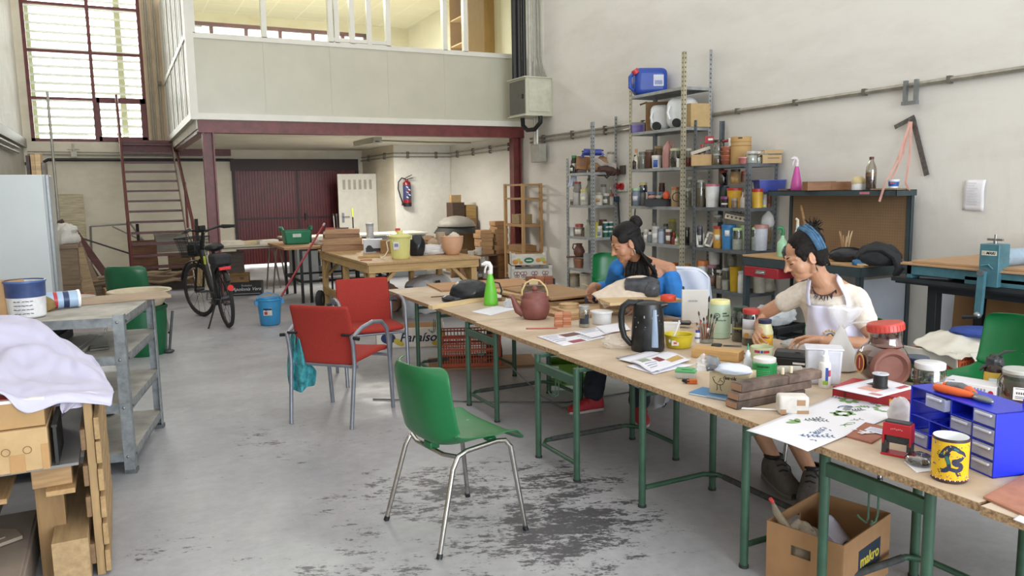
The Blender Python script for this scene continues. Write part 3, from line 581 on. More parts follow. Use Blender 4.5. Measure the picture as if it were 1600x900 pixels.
b=B(mt('7d776c'));b.box((.2,-.03,1.1),(.07,.05,.07));b.build('junction_box',t)
o=B(mt('b3b0a6',.4,.4)).rod((0,0,0),(0,0,3.3),.022).build('slim_pole',loc=tuple(WY(88,300,15.5)-Vector((0,0,1.6))));tag(o,'thin grey steel pole standing before the tall window','pole');o.location.z=0
t=thing('electrical_cabinet','grey wall-mounted electrical cabinet with dark door at mezzanine corner','electrical cabinet',(XW,10.92,2.65))
b=B(mt('c5c6b2',.4,0,.03));b.box((-.225,0,.29),(.45,.56,.56));b.box((-.235,0,.575),(.49,.6,.02));b.box((-.235,0,.005),(.49,.6,.02));b.build('box',t,bevel=.006)
b=B(mt('585850',.35));b.box((-.455,.0,.29),(.015,.5,.5));b.build('door',t,bevel=.003)
b=B(BLACK());b.box((-.468,-.2,.29),(.02,.03,.07));b.build('lock',t)
b=B(mt('c9cab8',.4));b.box((-.225,-.285,.29),(.36,.012,.46));b.build('side_panel',t,bevel=.003)
t=thing('cable_bundle','black cable bundle dropping down the wall to the grey cabinet','cables',(XW-.1,11.0,3.24))
for i,(x,y,r,c)in enumerate(((-.30,.1,.045,'1b1b1b'),(-.22,.1,.045,'1e1e1e'),(-.14,.08,.035,'222222'),(-.08,0,.03,'b3b2aa'),(-.02,-.03,.02,'a6a59c'))):
 b=B(mt(c,.5));b.tube([(x,y,0),(x,y,.6),(x,y,3.2)],r);b.build('cable',t)
b=B(mt('8c8b84',.5));b.tube([(.05,-.2,0),(.03,-.12,.1),(.02,-.05,.35),(.02,-.03,3.2)],.014);b.tube([(.07,-.24,0),(.06,-.16,.1),(.05,-.09,.35),(.05,-.06,3.2)],.014);b.build('thin_cable',t)
t=thing('cable_loop','thick black hose looping under the grey wall cabinet','hose',(XW-.1,10.85,2.65))
b=B(BLACK());b.tube([(-.2,.2,0),(-.2,.19,-.12),(-.18,.08,-.2),(-.15,-.1,-.2),(-.1,-.2,-.1),(-.1,-.2,0)],.035,10);b.build('hose',t)
b=B(mt('c9c9c0',.3,.4));b.rod((-.05,.0,-.45),(-.05,.0,0),.025);b.rod((-.05,.07,-.45),(-.05,.07,0),.025);b.build('riser',t)
b=B(mt('9d9c92',.5));b.box((-.02,.02,-.56),(.12,.3,.28));b.build('junction_box',t,bevel=.01)
p=WY(634,302,BY-.02)
t=thing('fire_extinguisher','red fire extinguisher hanging on the white wall block','fire extinguisher',(p.x,BY-.1,p.z-.26))
b=B(mt('8e1d22',.3),mt('e8e4e0',.4),mt('39406e',.4));b.lathe([(0,0),(.075,0),(.08,.03),(.08,.14),(.08,.14,0),(.0805,.15,2),(.0805,.42,2),(.08,.43,0),(.07,.47),(.03,.5),(.03,.53),(0,.53)],18);b.build('cylinder',t)
b=B(BLACK());b.lathe([(.081,0),(.083,.07)],18);b.build('base_ring',t)
b=B(mt('eceae6',.5),mt('a3262b',.5));
for i in range(5):b.box((-.02+(i%2)*.04,-.079,.18+i*.05),(.05,.008,.016),ry=.6)
b.box((0,-.08,.3),(.07,.006,.02),m=1);b.build('label_print',t,smooth=0)
b=B(BLACK());b.bar((-.02,0,.53),(.13,0,.56),.025,.012);b.bar((-.02,0,.56),(.11,0,.62),.025,.012);b.build('lever',t)
b=B(BLACK());b.tube([(-.02,0,.54),(-.1,0,.56),(-.17,0,.48),(-.18,0,.35),(-.14,0,.2),(-.1,0,.08),(-.1,0,.02)],[.013]*5+[.016,.022],8);b.build('hose',t)
t=thing('framing_square','worn steel L-shaped square hanging on the right wall','square tool',(XW-.03,WX(1425,186,XW).y,WX(1425,186,XW).z))
q0=Vector(t.location);A1=WX(1398,199,XW-.03)-q0;A0=WX(1426,184,XW-.03)-q0;A2=WX(1448,274,XW-.03)-q0
b=B(mt('6a6663',.5,.5,.2,30));b.bar(A1,A0,.05,.006,up=(1,0,0))if False else None
def strip(b,p,q,w,t=.006,m=0):
 d=(q-p).normalized();s=d.cross(Vector((1,0,0))).normalized()*w/2;n=Vector((t/2,0,0))
 b.add([p-s-n,p+s-n,q+s-n,q-s-n,p-s+n,p+s+n,q+s+n,q-s+n],[(0,3,2,1),(4,5,6,7),(0,1,5,4),(1,2,6,5),(2,3,7,6),(3,0,4,7)],m)
strip(b,A1,A0+(A0-A1).normalized()*.02,.036);o=b.build('short_blade',t,smooth=0)
b=B(mt('6a6663',.5,.5,.2,30));strip(b,A0,A2,.046,.0062);b.build('long_blade',t,smooth=0)
b=B(STEEL());b.rod(A0+Vector((-.03,.01,-.01)),A0+Vector((.03,.01,-.01)),.006);b.build('nail',t)
def straps(name,label,ptsl,hx,w):
 q0=WX(ptsl[0][0][0],ptsl[0][0][1],XW-.05);t=thing(name,label,'strap',q0)
 for pts in ptsl:
  b=B(mt(hx,.7,0,.08));pp=[WX(u,v,xx)-q0 for u,v,xx in pts]
  for a,c in zip(pp[:-1],pp[1:]):strip(b,a,c,w,.003)
  b.build('strap_tail',t,smooth=0)
 return t
straps('woven_strap','pale pink straps hanging from the steel square onto bench shelf',[[(1423,190,XW-.05),(1402,250,XW-.1),(1383,285,XW-.3),(1381,293,XW-.345),(1374,315,XW-.345)],[(1424,190,XW-.05),(1421,245,XW-.1),(1415,286,XW-.15),(1421,298,XW-.17)],[(1421,190,XW-.05),(1411,240,XW-.08),(1392,282,XW-.17)]],'d9a79b',.02)
p=WX(1521,306,XW);t=thing('paper_note','white paper sheet taped to the right wall beside the bench','paper',(XW-.004,p.y,p.z))
b=B(mt('e6e6ea',.6,0,.02));P4=[WX(1510,281,XW-.006),WX(1541,281,XW-.006),WX(1535,330,XW-.03),WX(1502,328,XW-.02)]
b.sheet(lambda u,v:(P4[0].lerp(P4[1],u).lerp(P4[3].lerp(P4[2],u),v)-Vector(t.location))+Vector((-.01*math.sin(v*5),0,0)),6,8);b.build('sheet',t,solid=.0015)
b=B(mt('cbcbd4',.6,0,0))
for i in range(9):
 y0=(P4[0].lerp(P4[1],.15).lerp(P4[3].lerp(P4[2],.15),.1+i*.085)-Vector(t.location));y1=(P4[0].lerp(P4[1],.45+.4*R_.random()).lerp(P4[3].lerp(P4[2],.8),.1+i*.085)-Vector(t.location))
 b.bar(y0+Vector((-.012-.01*math.sin((.1+i*.085)*5),0,0)),y1+Vector((-.012-.01*math.sin((.1+i*.085)*5),0,0)),.004,.004)
b.build('writing',t,smooth=0)
p=WX(975,268,XW);t=thing('socket_board','wall socket board with red outlets between the racks','socket',(XW-.02,p.y,1.55))
b=B(mt('55524a'));b.box((0,0,.22),(.04,.1,.12));b.build('switch_box',t,bevel=.005)
b=B(mt('d9d6cc'));b.box((0,.04,0),(.04,.26,.14));b.build('plate',t,bevel=.005)
for y in(.1,-.02):b=B(mt('b0252b',.4));b.M=Matrix.Translation((-.02,y,0))@Matrix.Rotation(-PI/2,4,'Y');b.lathe([(0,0),(.045,0),(.045,.03),(.03,.03),(.03,.01),(0,.01)],14);b.build('outlet',t)
t=thing('power_cable','black power plug and cable hanging below the red outlets','cable',(XW-.04,p.y+.05,1.38))
b=B(mt('2b3c5c',.4));b.box((-.02,.06,0),(.07,.1,.07));b.build('plug',t,bevel=.012)
b=B(BLACK());b.tube([(-.02,0,-.02),(-.02,-.03,-.3),(-.02,-.02,-.8),(-.02,-.05,-1.3)],.012);b.tube([(-.02,-.4,-.05),(-.02,-.37,-.3),(-.02,-.42,-.8)],.008);b.build('cord',t)
t=thing('staircase','dark red steel open-tread staircase climbing to the mezzanine','stairs',(.6,13.5,0))
sx,sy0,sy1,sz=.44,0,3.25,2.56
TR=mt('56292a',.4,.1,.14,8)
for i in range(1,15):
 z=sz*i/14.5+.02;y=sy1*(i-.3)/14.5;b=B(TR);b.box((0,y,z),(sx*2-.04,.2,.035));b.build('tread',t,smooth=0)
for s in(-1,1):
 b=B(mt('5f2b2b' if s<0 else 'c4aea4',.4,.2,.15,8));b.bar((s*sx,-.12,-.0),(s*sx,sy1,sz+.04),.012,.2,up=(0,-1,1));b.build('stringer',t,smooth=0)  # right stringer's pale colour is light falling on it, painted into the red steel
b=B(REDP);b.box((0,sy1+.07,sz-.0),(sx*2+.04,.2,.05));b.box((0,sy1+.0,sz-.1),(sx*2,.02,.18));b.build('landing_edge',t,smooth=0)
b=B(mt('6f3d3d',.35,.3));b.tube([(-sx-.02,sy1-.05,sz-.05),(-sx-.02,sy1-.05,sz+.85),(-sx-.02,.3,1.12),(-sx-.02,.22,.2)],.024);b.rod((-sx-.02,1.6,1.3),(-sx-.02,1.6,2.05),.018);b.build('handrail',t)
b=B(mt('6f3d3d',.35,.3));b.tube([(sx+.06,sy1-.2,sz-.1),(sx+.06,.4,1.1),(sx+.06,.3,.9),(sx+.06,.22,.15)],.026);b.rod((sx+.05,1.3,.95),(sx+.05,1.3,1.75),.02);b.build('handrail',t)
t=thing('tall_white_cabinet','tall glossy white steel cabinet against the left wall','cabinet',(-.99,8.9,0))
b=B(mt('c6cccd',.22,0,.02,2));b.box((0,0,.88),(.86,.7,1.74));b.build('body',t,bevel=.012)
b=B(mt('c9cfd0',.2,0,.02,2));b.box((-.02,-.365,.9),(.82,.03,1.7));d=b.build('door',t,bevel=.01)
b=B(mt('6c7072',.4));b.box((-.33,-.383,.77),(.05,.006,.05));b.box((-.26,-.383,.77),(.03,.006,.05));b.build('badge',d)
b=B(mt('9aa0a2',.3,.3));b.box((.425,-.36,.9),(.03,.05,1.7));b.build('handle_strip',t,bevel=.006)
for i,(w,hh,c)in enumerate(((.03,.19,'3f3028'),(.035,.2,'a88a63'),(.045,.21,'b99c74'),(.03,.12,'6f665c'))):
 o=B(woodm(c)).box((0,0,hh/2),(w,.3,hh)).build('wooden_offcut',loc=(-.735+i*.042,9.0,1.752));tag(o,['narrow dark brown offcut','tan offcut beside the dark one','widest pale offcut','short grey offcut'][i]+' standing on top of the white cabinet','offcut','offcuts on the white cabinet')
def at(u,v,z=0,dy=0):p=G(u,v,z);return(p.x,p.y+dy,z)
JK=[('leaning_board','tall dark brown board leaning left of the stairs','board',(-.2,12.9,.0),(.12,.03,1.3),.2,-.2,-.42,'4a342c'),('leaning_board','slim dark red board leaning beside the tall brown one','board',(-.02,13.0,.0),(.1,.03,1.2),.2,-.2,-.48,'57302c'),('leaning_board','wide grey-brown plank leaning by the white cabinet','board',(-.32,12.2,.0),(.26,.03,1.15),.1,-.18,-.3,'7d6a56'),('leaning_board','short tan plank leaning in front of the scrap heap','board',(-.38,11.6,.0),(.18,.03,.85),.3,-.2,-.12,'96805f'),('plywood_sheet','pale plywood sheet leaning on the back wall','panel',(-.85,16.4,.5),(.62,.02,1.05),0,-.06,0,'c9bd9d'),('cardboard_box','brown cardboard box in front of the scrap heap','box',(-.03,11.9,.0),(.42,.35,.28),.1,0,0,'9c7c58'),('wooden_crate','reddish wooden crate under the lower stair treads','crate',(.35,14.9,.0),(.4,.35,.75),.1,0,0,'83583f'),('cardboard_box','flat cardboard box lying on the scrap heap under stairs','box',(1.0,14.6,.0),(.5,.4,.52),-.2,0,0,'8d7252'),('cardboard_box','dark carton on the floor behind the lowest stair tread','box',(.62,13.95,.0),(.6,.4,.3),.1,0,0,'4b4038'),('wooden_pallet_piece','broken pale pallet piece under the stairs on the right','pallet',(1.15,13.9,.0),(.14,.5,.62),0,0,0,'b09a70'),('metal_box','grey metal box among the scraps under the stairs','box',(.85,15.6,.5),(.55,.4,.3),0,0,0,'8d8a80'),('dark_post','thin dark post standing behind the staircase','post',(.15,15.2,.0),(.05,.05,1.05),0,0,0,'2b2422'),('dark_post','second thin dark post just right of the first','post',(.30,15.4,.0),(.05,.05,1.0),0,0,0,'2e2622'),('dark_post','dark post standing behind the stair treads on the right','post',(1.3,15.6,.0),(.06,.05,1.05),0,0,0,'2b2422'),]
for nm,lb,ct,loc,d,rz,rx,ry,c in JK:
 b=B(woodm(c,.7));h=d[2]
 if 'box' in nm or 'crate' in nm:
  b.box((0,0,h/2),d);
  if nm!='metal_box':b.box((0,-d[1]/2-.002,h*.8),(d[0]*.3,.006,.04));b.box((0,0,h+.003),(d[0]*.98,d[1]*.12,.006))
  else:b.box((0,0,h+.01),(d[0]+.02,d[1]+.02,.02));b.box((0,-d[1]/2-.01,h*.6),(.12,.02,.02))
 else:
  q=Matrix.Rotation(ry,4,'Y')@Matrix.Rotation(rx,4,'X');b.M=q;b.box((0,0,h/2+.03),d);b.M=None
  b.box((0,0,.012),(d[0]*.5,.03,.024))
 o=b.build(nm,loc=loc,rz=rz,smooth=0,bevel=.004);tag(o,lb,ct)
b=B(mt('a6352f',.5));b.blob((0,0,0),(.16,.14,.22),.3,2.5,3,n=24,k=14);o=b.build('red_bag',loc=(-.42,10.6,0));tag(o,'crumpled red plastic bag on the floor by the white cabinet','bag')
b=B(mt('c7c4bb',.5));b.blob((0,0,0),(.16,.14,.15),.3,2.2,5,n=24,k=14);o=b.build('white_bag',loc=(-.60,11.2,.95));tag(o,'crumpled white sack stuffed on boards beside the white cabinet','sack')
o=B(woodm('7a6650')).bx((-.25,-.2,0),(.12,.2,.9)).bx((-.27,-.22,.9),(.14,.22,.95)).bx((-.26,-.21,.45),(.13,.21,.5)).build('wooden_stand',loc=(-.60,11.2,0),bevel=.004);tag(o,'rough wooden stand holding the white sack','stand')
for i in range(9):
 b=B(woodm(['6e5a44','8a7458','9f8a6b'][i%3]));a=R_.random()*.8-.4;L=.35+.3*R_.random()
 b.tube([(-L,0,0),(-L*.3,.02*R_.random(),.03),(L*.4,-.02,.0),(L,.03,.05)],[.02,.028,.024,.012],7)
 o=b.build('wood_scrap',loc=(-.1+.09*i,12.1+.12*(i%3),.30+.035*(i%4)),rz=a);tag(o,'weathered wood scrap in the heap by the carton, %s from the left'%ORD[i+1],'wood scrap','wood scraps in the heap')
t=thing('folding_rack','grey folding metal frame standing left of the stairs','frame',(-.35,15.9,0))
b=B(mt('a3a199',.4,.4));b.tube([(-.1,0,1.0),(.55,0,1.02),(.95,0,.35),(.95,.1,0)],.02);b.tube([(-.1,0,1.0),(-.15,.3,0)],.02);b.tube([(.25,0,.98),(.9,0,.6)],.012);b.build('tube_frame',t)
b=B(mt('4b4844',.5));b.tube([(-.4,0,.85),(.9,.05,.3)],.015);b.build('brace',t)
b=B(mt('8b8782',.4,.3));b.blob((0,0,0),(.35,.2,.16),.35,3,9,n=30,k=16);o=b.build('plastic_sheeting',loc=(.12,12.4,0));tag(o,'crumpled grey plastic sheeting on the floor beside the carton','plastic sheet')
GPL=mt('1f7a45',.3,0,.05,5)
def greenplastic():
 m=mt('176a3a',.32,0,.05,6).copy();m.name='scuffed_green_plastic';n=m.node_tree.nodes;l=m.node_tree.links;q=n['Principled BSDF']
 prev=q.inputs['Base Color'].links[0].from_socket
 tc=n.new('ShaderNodeTexCoord');nz=n.new('ShaderNodeTexNoise');nz.inputs['Scale'].default_value=26;nz.inputs['Detail'].default_value=3;l.new(tc.outputs['Object'],nz.inputs['Vector'])
 rp=n.new('ShaderNodeValToRGB');e=rp.color_ramp.elements;e[0].position=.73;e[1].position=.77;l.new(nz.outputs['Fac'],rp.inputs['Fac'])
 mx=n.new('ShaderNodeMixRGB');l.new(rp.outputs['Color'],mx.inputs[0]);l.new(prev,mx.inputs[1]);mx.inputs[2].default_value=(*lin('9bb09c'),1);l.new(mx.outputs[0],q.inputs['Base Color']);return m
GPL2=greenplastic()
def shell_chair(name,label,loc,rz,mat=None,legs=True,legm=None,sc=1.0,group='green plastic shell chairs'):
 t=thing(name,label,'chair',loc,rz,group);mat=mat or GPL2
 pr=[(-.225,.80),(-.232,.74),(-.215,.62),(-.195,.52),(-.165,.455),(-.09,.432),(.04,.445),(.16,.452),(.22,.44),(.245,.405)]
 def fn(u,v):
  y,z=crv(pr,v);a=(u-.5)*2
  w=.238 if v>.35 else.228+.01*v/.35
  e=min(v,1-v);
  if e<.13:w*=math.sqrt(max(0,1-((.13-e)/.13)**3*.5))
  s=abs(a)
  k=max(0,1-max(0,v-.36)/.14)if v>.36 else 1;y+=k*.085*s**3
  if v>.36:z+=(1-k)*.028*s**3*(1 if v<.85 else.3)
  bm_=max(0,1-abs(v-.5)/.2);z+=.05*s**3*bm_
  return(a*w,y,z)
 b=B(mat);b.sheet(fn,18,30);b.build('shell',t,solid=.007,sub=1)
 if legs:
  ch=legm or mt('b5b2ac',.18,.95,.06,30)
  for s in(-1,1):
   b=B(ch);b.tube([(s*.246,-.235,.0),(s*.212,-.135,.36),(s*.208,-.105,.41),(s*.205,-.06,.425),(s*.2,.10,.435),(s*.205,.145,.43),(s*.212,.17,.40),(s*.245,.225,.0)],.0115,10);f=b.build('leg_frame',t)
   c=B(BLACK())
   for y in(-.235,.225):c.rod((s*.246,y,0),(s*.243,y*.97,.02),.0135)
   each(c,'foot_cap',f)
  b=B(ch);b.tube([(-.205,-.105,.408),(-.12,-.125,.40),(.12,-.125,.40),(.205,-.105,.408)],.0105);b.tube([(-.2,.1,.43),(.2,.1,.43)],.01);b.build('cross_rail',t)
  b=B(mat);b.box((0,-.115,.415),(.06,.05,.035));b.box((-.15,.1,.435),(.05,.04,.02));b.box((.15,.1,.435),(.05,.04,.02));each(b,'mount',t,bevel=.005)
 return t
shell_chair('shell_chair','scuffed green plastic shell chair alone in the foreground on chrome legs',(1.30,3.195,0),math.radians(-81))
REDF=mt('97291f',.85,0,.05,90,.15)
GT=lambda:mt('8b8f98',.35,.5,.06,12)
def red_chair(label,loc,rz):
 t=thing('armchair',label,'chair',loc,rz,'red fabric armchairs')
 def cushion(fn,name,th):
  b=B(REDF);b.sheet(fn,12,12);o=b.build(name,t,solid=th,sub=1);return o
 cushion(lambda u,v:((u-.5)*(.47-.02*v),-.20-.085*v+.03*(2*u-1)**2*.6+.03*math.sin(v*2.6),.405+.405*v),'backrest',.028)
 cushion(lambda u,v:((u-.5)*.46,-.2+.46*v,.425+.02*v-.03*max(0,v-.75)*4*(v-.75)*4*.5+.012*(2*u-1)**2),'seat',.04)
 for s in(-1,1):
  b=B(GT());b.tube([(s*.232,-.285,0),(s*.243,-.235,.42),(s*.246,-.245,.54),(s*.247,-.262,.62)],.0135,10);b.build('rear_leg',t)
  b=B(GT());b.tube([(s*.247,-.257,.605),(s*.262,-.15,.655),(s*.266,-.02,.672),(s*.266,.10,.655),(s*.262,.18,.60),(s*.255,.215,.5),(s*.25,.26,0)],.0145,10);b.build('arm_frame',t)
  b=B(BLACK());b.rod((s*.247,-.255,.605),(s*.30,-.26,.60),.012);b.rod((s*.24,-.262,.62),(s*.17,-.258,.62),.009);b.build('bolt',t)
 b=B(GT());b.rod((-.25,.2,.40),(.25,.2,.40),.011);b.rod((-.245,-.2,.40),(.245,-.2,.40),.011);b.build('cross_rail',t)
 return t
red_chair('red fabric armchair turned away, with a teal scarf hanging from it',(1.31,5.235,0),math.radians(-46))
red_chair('red fabric armchair facing the camera, close to the wooden workbench',(1.80,6.2,0),math.radians(176))
q=[WY(*a)for a in((452,525,5.2),(459,530,5.15))]
rows=[[WY(456,520,5.3),WY(462,524,5.25),WY(468,530,5.2)],[WY(451,555,5.34),WY(465,560,5.22),WY(482,565,5.2)],[WY(450,590,5.32),WY(466,585,5.24),WY(493,578,5.2)],[WY(453,608,5.3),WY(470,612,5.24),WY(491,600,5.22)]]
b=B(mt('3f97a0',.8,0,.3,22));b.sheet(lambda u,v:crv2(rows,u,v)+Vector((0,.03*math.sin(u*14+v*4),0)),22,16);o=b.build('scarf',solid=.003,sub=1);tag(o,'teal patterned scarf hanging behind the front red armchair','scarf')
b=B(mt('e2e0dc',.7));b.blob((0,0,0),(.1,.07,.05),.35,3,2,n=24,k=14);o=b.build('white_cloth',loc=(1.27,5.22,.452));tag(o,'bundled white cloth lying on the front red armchair seat','cloth')
shell_chair('shell_chair','green plastic shell chair standing behind the steel shelf cart',(.1,9.3,0),math.radians(-28),mat=mt('1a5a38',.35,0,.05))
rw=Vector((1.06,9.42,0));fw_=Vector((.93,10.5,0));hd=(fw_-rw).normalized();hz=math.atan2(-hd.x,hd.y)
t=thing('electric_bicycle','black electric city bicycle with front basket on its kickstand','bicycle',rw,hz)
t.rotation_euler=(0,math.radians(-4),hz)
BK=mt('1b1c1e',.38,.2,.05);RUB=mt('2a2a2a',.8);
def wheel(cy,name):
 r=.345;b=B(RUB);b.M=Matrix.Translation((0,cy,r));b.tube([(0,(r-.022)*math.cos(a),(r-.022)*math.sin(a))for a in[2*PI*i/36 for i in range(36)]],.022,8,closed=True);w=b.build(name,t)
 b=B(mt('4a4b4d',.3,.7));b.M=Matrix.Translation((0,cy,r));b.tube([(0,(r-.045)*math.cos(a),(r-.045)*math.sin(a))for a in[2*PI*i/36 for i in range(36)]],.011,6,closed=True);b.rod((-.05,0,0),(.05,0,0),.035,12)
 for i in range(14):a=2*PI*i/14;b.rod(((-1)**i*.03,.03*math.cos(a+.5),.03*math.sin(a+.5)),(0,(r-.05)*math.cos(a),(r-.05)*math.sin(a)),.0022,5)
 b.build('rim',w)
 b=B(BK);b.M=Matrix.Translation((0,cy,r));a0,a1=(.1,2.5)if name=='rear_wheel' else(.3,2.7)
 pts=[(0,(r+.03)*math.cos(a0+(a1-a0)*i/14),(r+.03)*math.sin(a0+(a1-a0)*i/14))for i in range(15)];b.tube(pts,.028,8,flat=.35);b.build('mudguard',t)
wheel(0,'rear_wheel');wheel(1.08,'front_wheel')
b=B(BK)
b.tube([(0,.87,.84),(0,.62,.45),(0,.44,.34)],[.04,.045,.045],10);b.tube([(0,.25,.92),(0,.33,.6),(0,.44,.3)],.02)
for s in(-1,1):
 b.tube([(s*.05,0,.345),(s*.04,.2,.32),(s*.03,.42,.3)],.011);b.tube([(s*.05,0,.345),(s*.02,.3,.68)],.009);pass
b.build('frame',t)
b=B(BK);b.tube([(0,.86,.98),(0,.89,.86),(0,.93,.72)],.022)
for s in(-1,1):b.tube([(s*.055,1.08,.345),(s*.05,.98,.66),(s*.02,.93,.74)],.014)
b.build('fork',t)
b=B(mt('232427',.45));b.box((0,.44,.3),(.1,.16,.16));b.box((0,.3,.52),(.07,.1,.42),rx=-.22);b.build('motor_and_battery',t,bevel=.02)
b=B(mt('9a9c9e',.3,.8));b.rod((-.11,.44,.3),(.11,.44,.3),.012);b.bar((.11,.44,.3),(.11,.56,.19),.014,.025);b.bar((-.11,.44,.3),(-.11,.32,.41),.014,.025);b.build('crank',t)
b=B(BLACK());b.box((.15,.56,.185),(.09,.07,.02));b.box((-.15,.32,.415),(.09,.07,.02));b.build('pedal',t,bevel=.004)
b=B(BLACK());b.blob((0,.2,.93),(.11,.15,.05),.08,2,1,n=20,k=12,flat=False);b.rod((0,.25,.9),(0,.27,.82),.016);b.build('saddle',t)
b=B(BK);b.tube([(0,.86,.98),(0,.82,1.08)],.018);b.tube([(-.3,.66,1.12),(-.2,.76,1.13),(-.06,.83,1.09),(.06,.83,1.09),(.2,.76,1.13),(.3,.66,1.12)],.013)
for s in(-1,1):b.tube([(s*.2,.78,1.12),(s*.27,.78,1.10),(s*.33,.72,1.10)],.007)
h=b.build('handlebar',t)
for s in(-1,1):b=B(mt('222222',.8));b.tube([(s*.22,.745,1.13),(s*.33,.635,1.115)],.02,10);b.build('grip',h)
b=B(BLACK());b.box((0,.83,1.13),(.08,.05,.06));b.build('display',h,bevel=.008)
b=B(mt('202122',.5));
for s in(0,1):
 z=.78+.23*s;w,d=(.12+.045*s,.09+.035*s)
 b.tube([(-w,1.08-d,z),(w,1.08-d,z),(w,1.08+d,z),(-w,1.08+d,z)],.006 if s==0 else.009,6,closed=True)
for i in range(11):
 f=-1+2*i/10
 for sg in(-1,1):b.rod((f*.12,1.08+sg*.09,.78),(f*.165,1.08+sg*.125,1.01),.0025,5);
 for sg in(-1,1):b.rod((sg*.12,1.08+f*.09,.78),(sg*.165,1.08+f*.125,1.01),.0025,5)
 b.rod((f*.12,.99,.78),(f*.12,1.17,.78),.0025,5)
for k in range(1,6):z=.78+.23*k/6;w,d=.12+.045*k/6,.09+.035*k/6;b.tube([(-w,1.08-d,z),(w,1.08-d,z),(w,1.08+d,z),(-w,1.08+d,z)],.0025,5,closed=True)
b.build('basket',t)
b=B(BLACK());b.box((0,1.06,.86),(.14,.12,.14),rz=.4);b.box((.04,1.1,.93),(.16,.08,.05),rz=-.5);b.build('basket_contents',t,bevel=.02)
b=B(BK);b.tube([(-.05,-.18,.73),(.05,-.18,.73),(.05,.22,.73),(-.05,.22,.73)],.008,6,closed=True)
for s in(-1,1):b.rod((s*.05,-.1,.73),(s*.055,0,.345),.006)
b.build('rear_rack',t)
b=B(mt('26272a',.75,0,.1,30));b.box((0,-.02,.80),(.2,.3,.13));bag_=b.build('rack_bag',t,bevel=.03)
b=B(mt('c8d44a',.5));b.box((-.12,.2,.79),(.02,.06,.1));b.build('yellow_tag',bag_,bevel=.01)
b=B(mt('e0323a',.3));b.box((0,-.2,.71),(.13,.03,.035));b.build('tail_light',t,bevel=.006)
b=B(mt('e03a3a',.25));b.M=Matrix.Translation((0,-.335,.50))@Matrix.Rotation(PI/2,4,'X');b.cyl((0,0,0),.034,.014,16);b.build('reflector',t)
b=B(BK);b.tube([(-.05,.22,.3),(-.2,.08,.03),(-.215,.05,.018)],.01);b.build('kickstand',t)
b=B(BLACK());b.tube([(.1,.8,1.1),(.13,1.0,1.05),(.05,.95,.85)],.005);b.tube([(-.1,.8,1.1),(-.12,.98,1.1),(-.03,.93,.8)],.005);b.build('brake_cables',t)
for k in kids(t):
 if k.name.split('.')[0]in('front_wheel','fork','handlebar','basket','basket_contents','brake_cables')or k.name=='mudguard.001':k.matrix_basis=Matrix.Translation((0,.92,0))@Matrix.Rotation(.34,4,'Z')@Matrix.Translation((0,-.92,0))
p=G(425,509,0);s=mpp(p);t=thing('mop_bucket','light blue plastic mop bucket on the floor by the bicycle','bucket',(p.x,p.y+.1,0))
BLU=mt('3d93c9',.4,0,.04);b=B(BLU);b.lathe([(0,.005),(.105,.005),(.115,.02),(.138,.29),(.15,.30),(.148,.315),(.134,.31),(.112,.03),(0,.02)],28);b.build('pail',t)
b=B(BLU);b.lathe([(.135,.3),(.11,.30),(.075,.2),(.07,.19),(.078,.21),(.11,.315)],24,a0=.3,sx=.9,sy=.75);b.box((0,-.02,.3),(.22,.1,.012));b.box((-.145,0,.27),(.04,.07,.05));b.box((.145,0,.27),(.04,.07,.05));b.build('wringer',t)
b=B(mt('d9d7d3',.5),mt('b33b3b',.5),mt('24304f',.5));b.M=Matrix.Rotation(-.5,4,'Z');b.box((.02,-.124,.17),(.1,.008,.085));b.box((.0,-.128,.155),(.035,.006,.035),m=1);b.box((.045,-.128,.15),(.03,.006,.03),m=0);b.box((.02,-.128,.2),(.1,.006,.02),m=2);b.build('sticker',t,smooth=0)
b=B(BLU);b.tube([(-.15,0,.29),(-.12,.06,.34),(0,.13,.37),(.12,.06,.34),(.15,0,.29)],.005,6);b.build('bail',t)
p0=Vector((p.x+.02,p.y+.1,.1));p1=WY(507,349,p.y+.62)
t=thing('mop','mop with a long dark red handle leaning from the blue bucket','mop',p0)
b=B(mt('8f2f36',.35,.1));b.rod((0,0,.04),p1-p0,.0125);b.build('handle',t)
b=B(mt('c9c6bd',.9));b.blob((0,0,-.075),(.06,.055,.1),.3,4,3,n=20,k=12);b.build('mop_head',t)
b=B(mt('a8a7a4',.4));b.rod((p1-p0)*.97,(p1-p0)*1.0,.0135);b.build('end_cap',t)
t=thing('shelf_cart','worn galvanised steel shelf unit with four dusty shelves, left side','shelf unit',(-.01,4.72,0),math.radians(-12))
CW,CD_,CH=.95,.86,.9
for x in(0,-CW):
 for y in(0,CD_):
  b=B(GALV());b.box((x-.0 if x==0 else x,y,CH/2),(.006,.055,CH));b.box((x+(-.025 if x==0 else.025),y+(-.027 if y==0 else.027),CH/2),(.055,.006,CH));o=b.build('post',t,smooth=0)
  c=B(mt('55585a',.5));c.box((x+(-.02 if x==0 else.02),y,.012),(.06,.06,.024));c.build('foot',o)
DUST=mt('a9a69d',.75,.0,.16,5)
for z in(.885,.67,.40,.12):
 b=B(GALV(),DUST);b.bx((-CW+.003,.0,z-.045),(-.003,CD_,z-.040));b.bx((-CW+.004,-.022,z-.05),(-.004,-.019,z));b.bx((-CW+.004,CD_+.019,z-.05),(-.004,CD_+.022,z));b.bx((-.006,0,z-.05),(-.003,CD_,z));b.bx((-CW+.003,0,z-.05),(-CW+.006,CD_,z));b.bx((-CW+.006,-.019,z-.006),(-.006,CD_+.019,z),1);b.build('shelf',t,smooth=0)
b=B(STEEL())
for z in(.86,.65,.38,.1):
 for x in(-.03,-CW+.03):
  b.ell((x,-.034,z),(.008,.006,.008),8,6);b.ell((.006,.02,z),(.005,.007,.008),8,6)
b.build('bolt',t)
CZ=.887
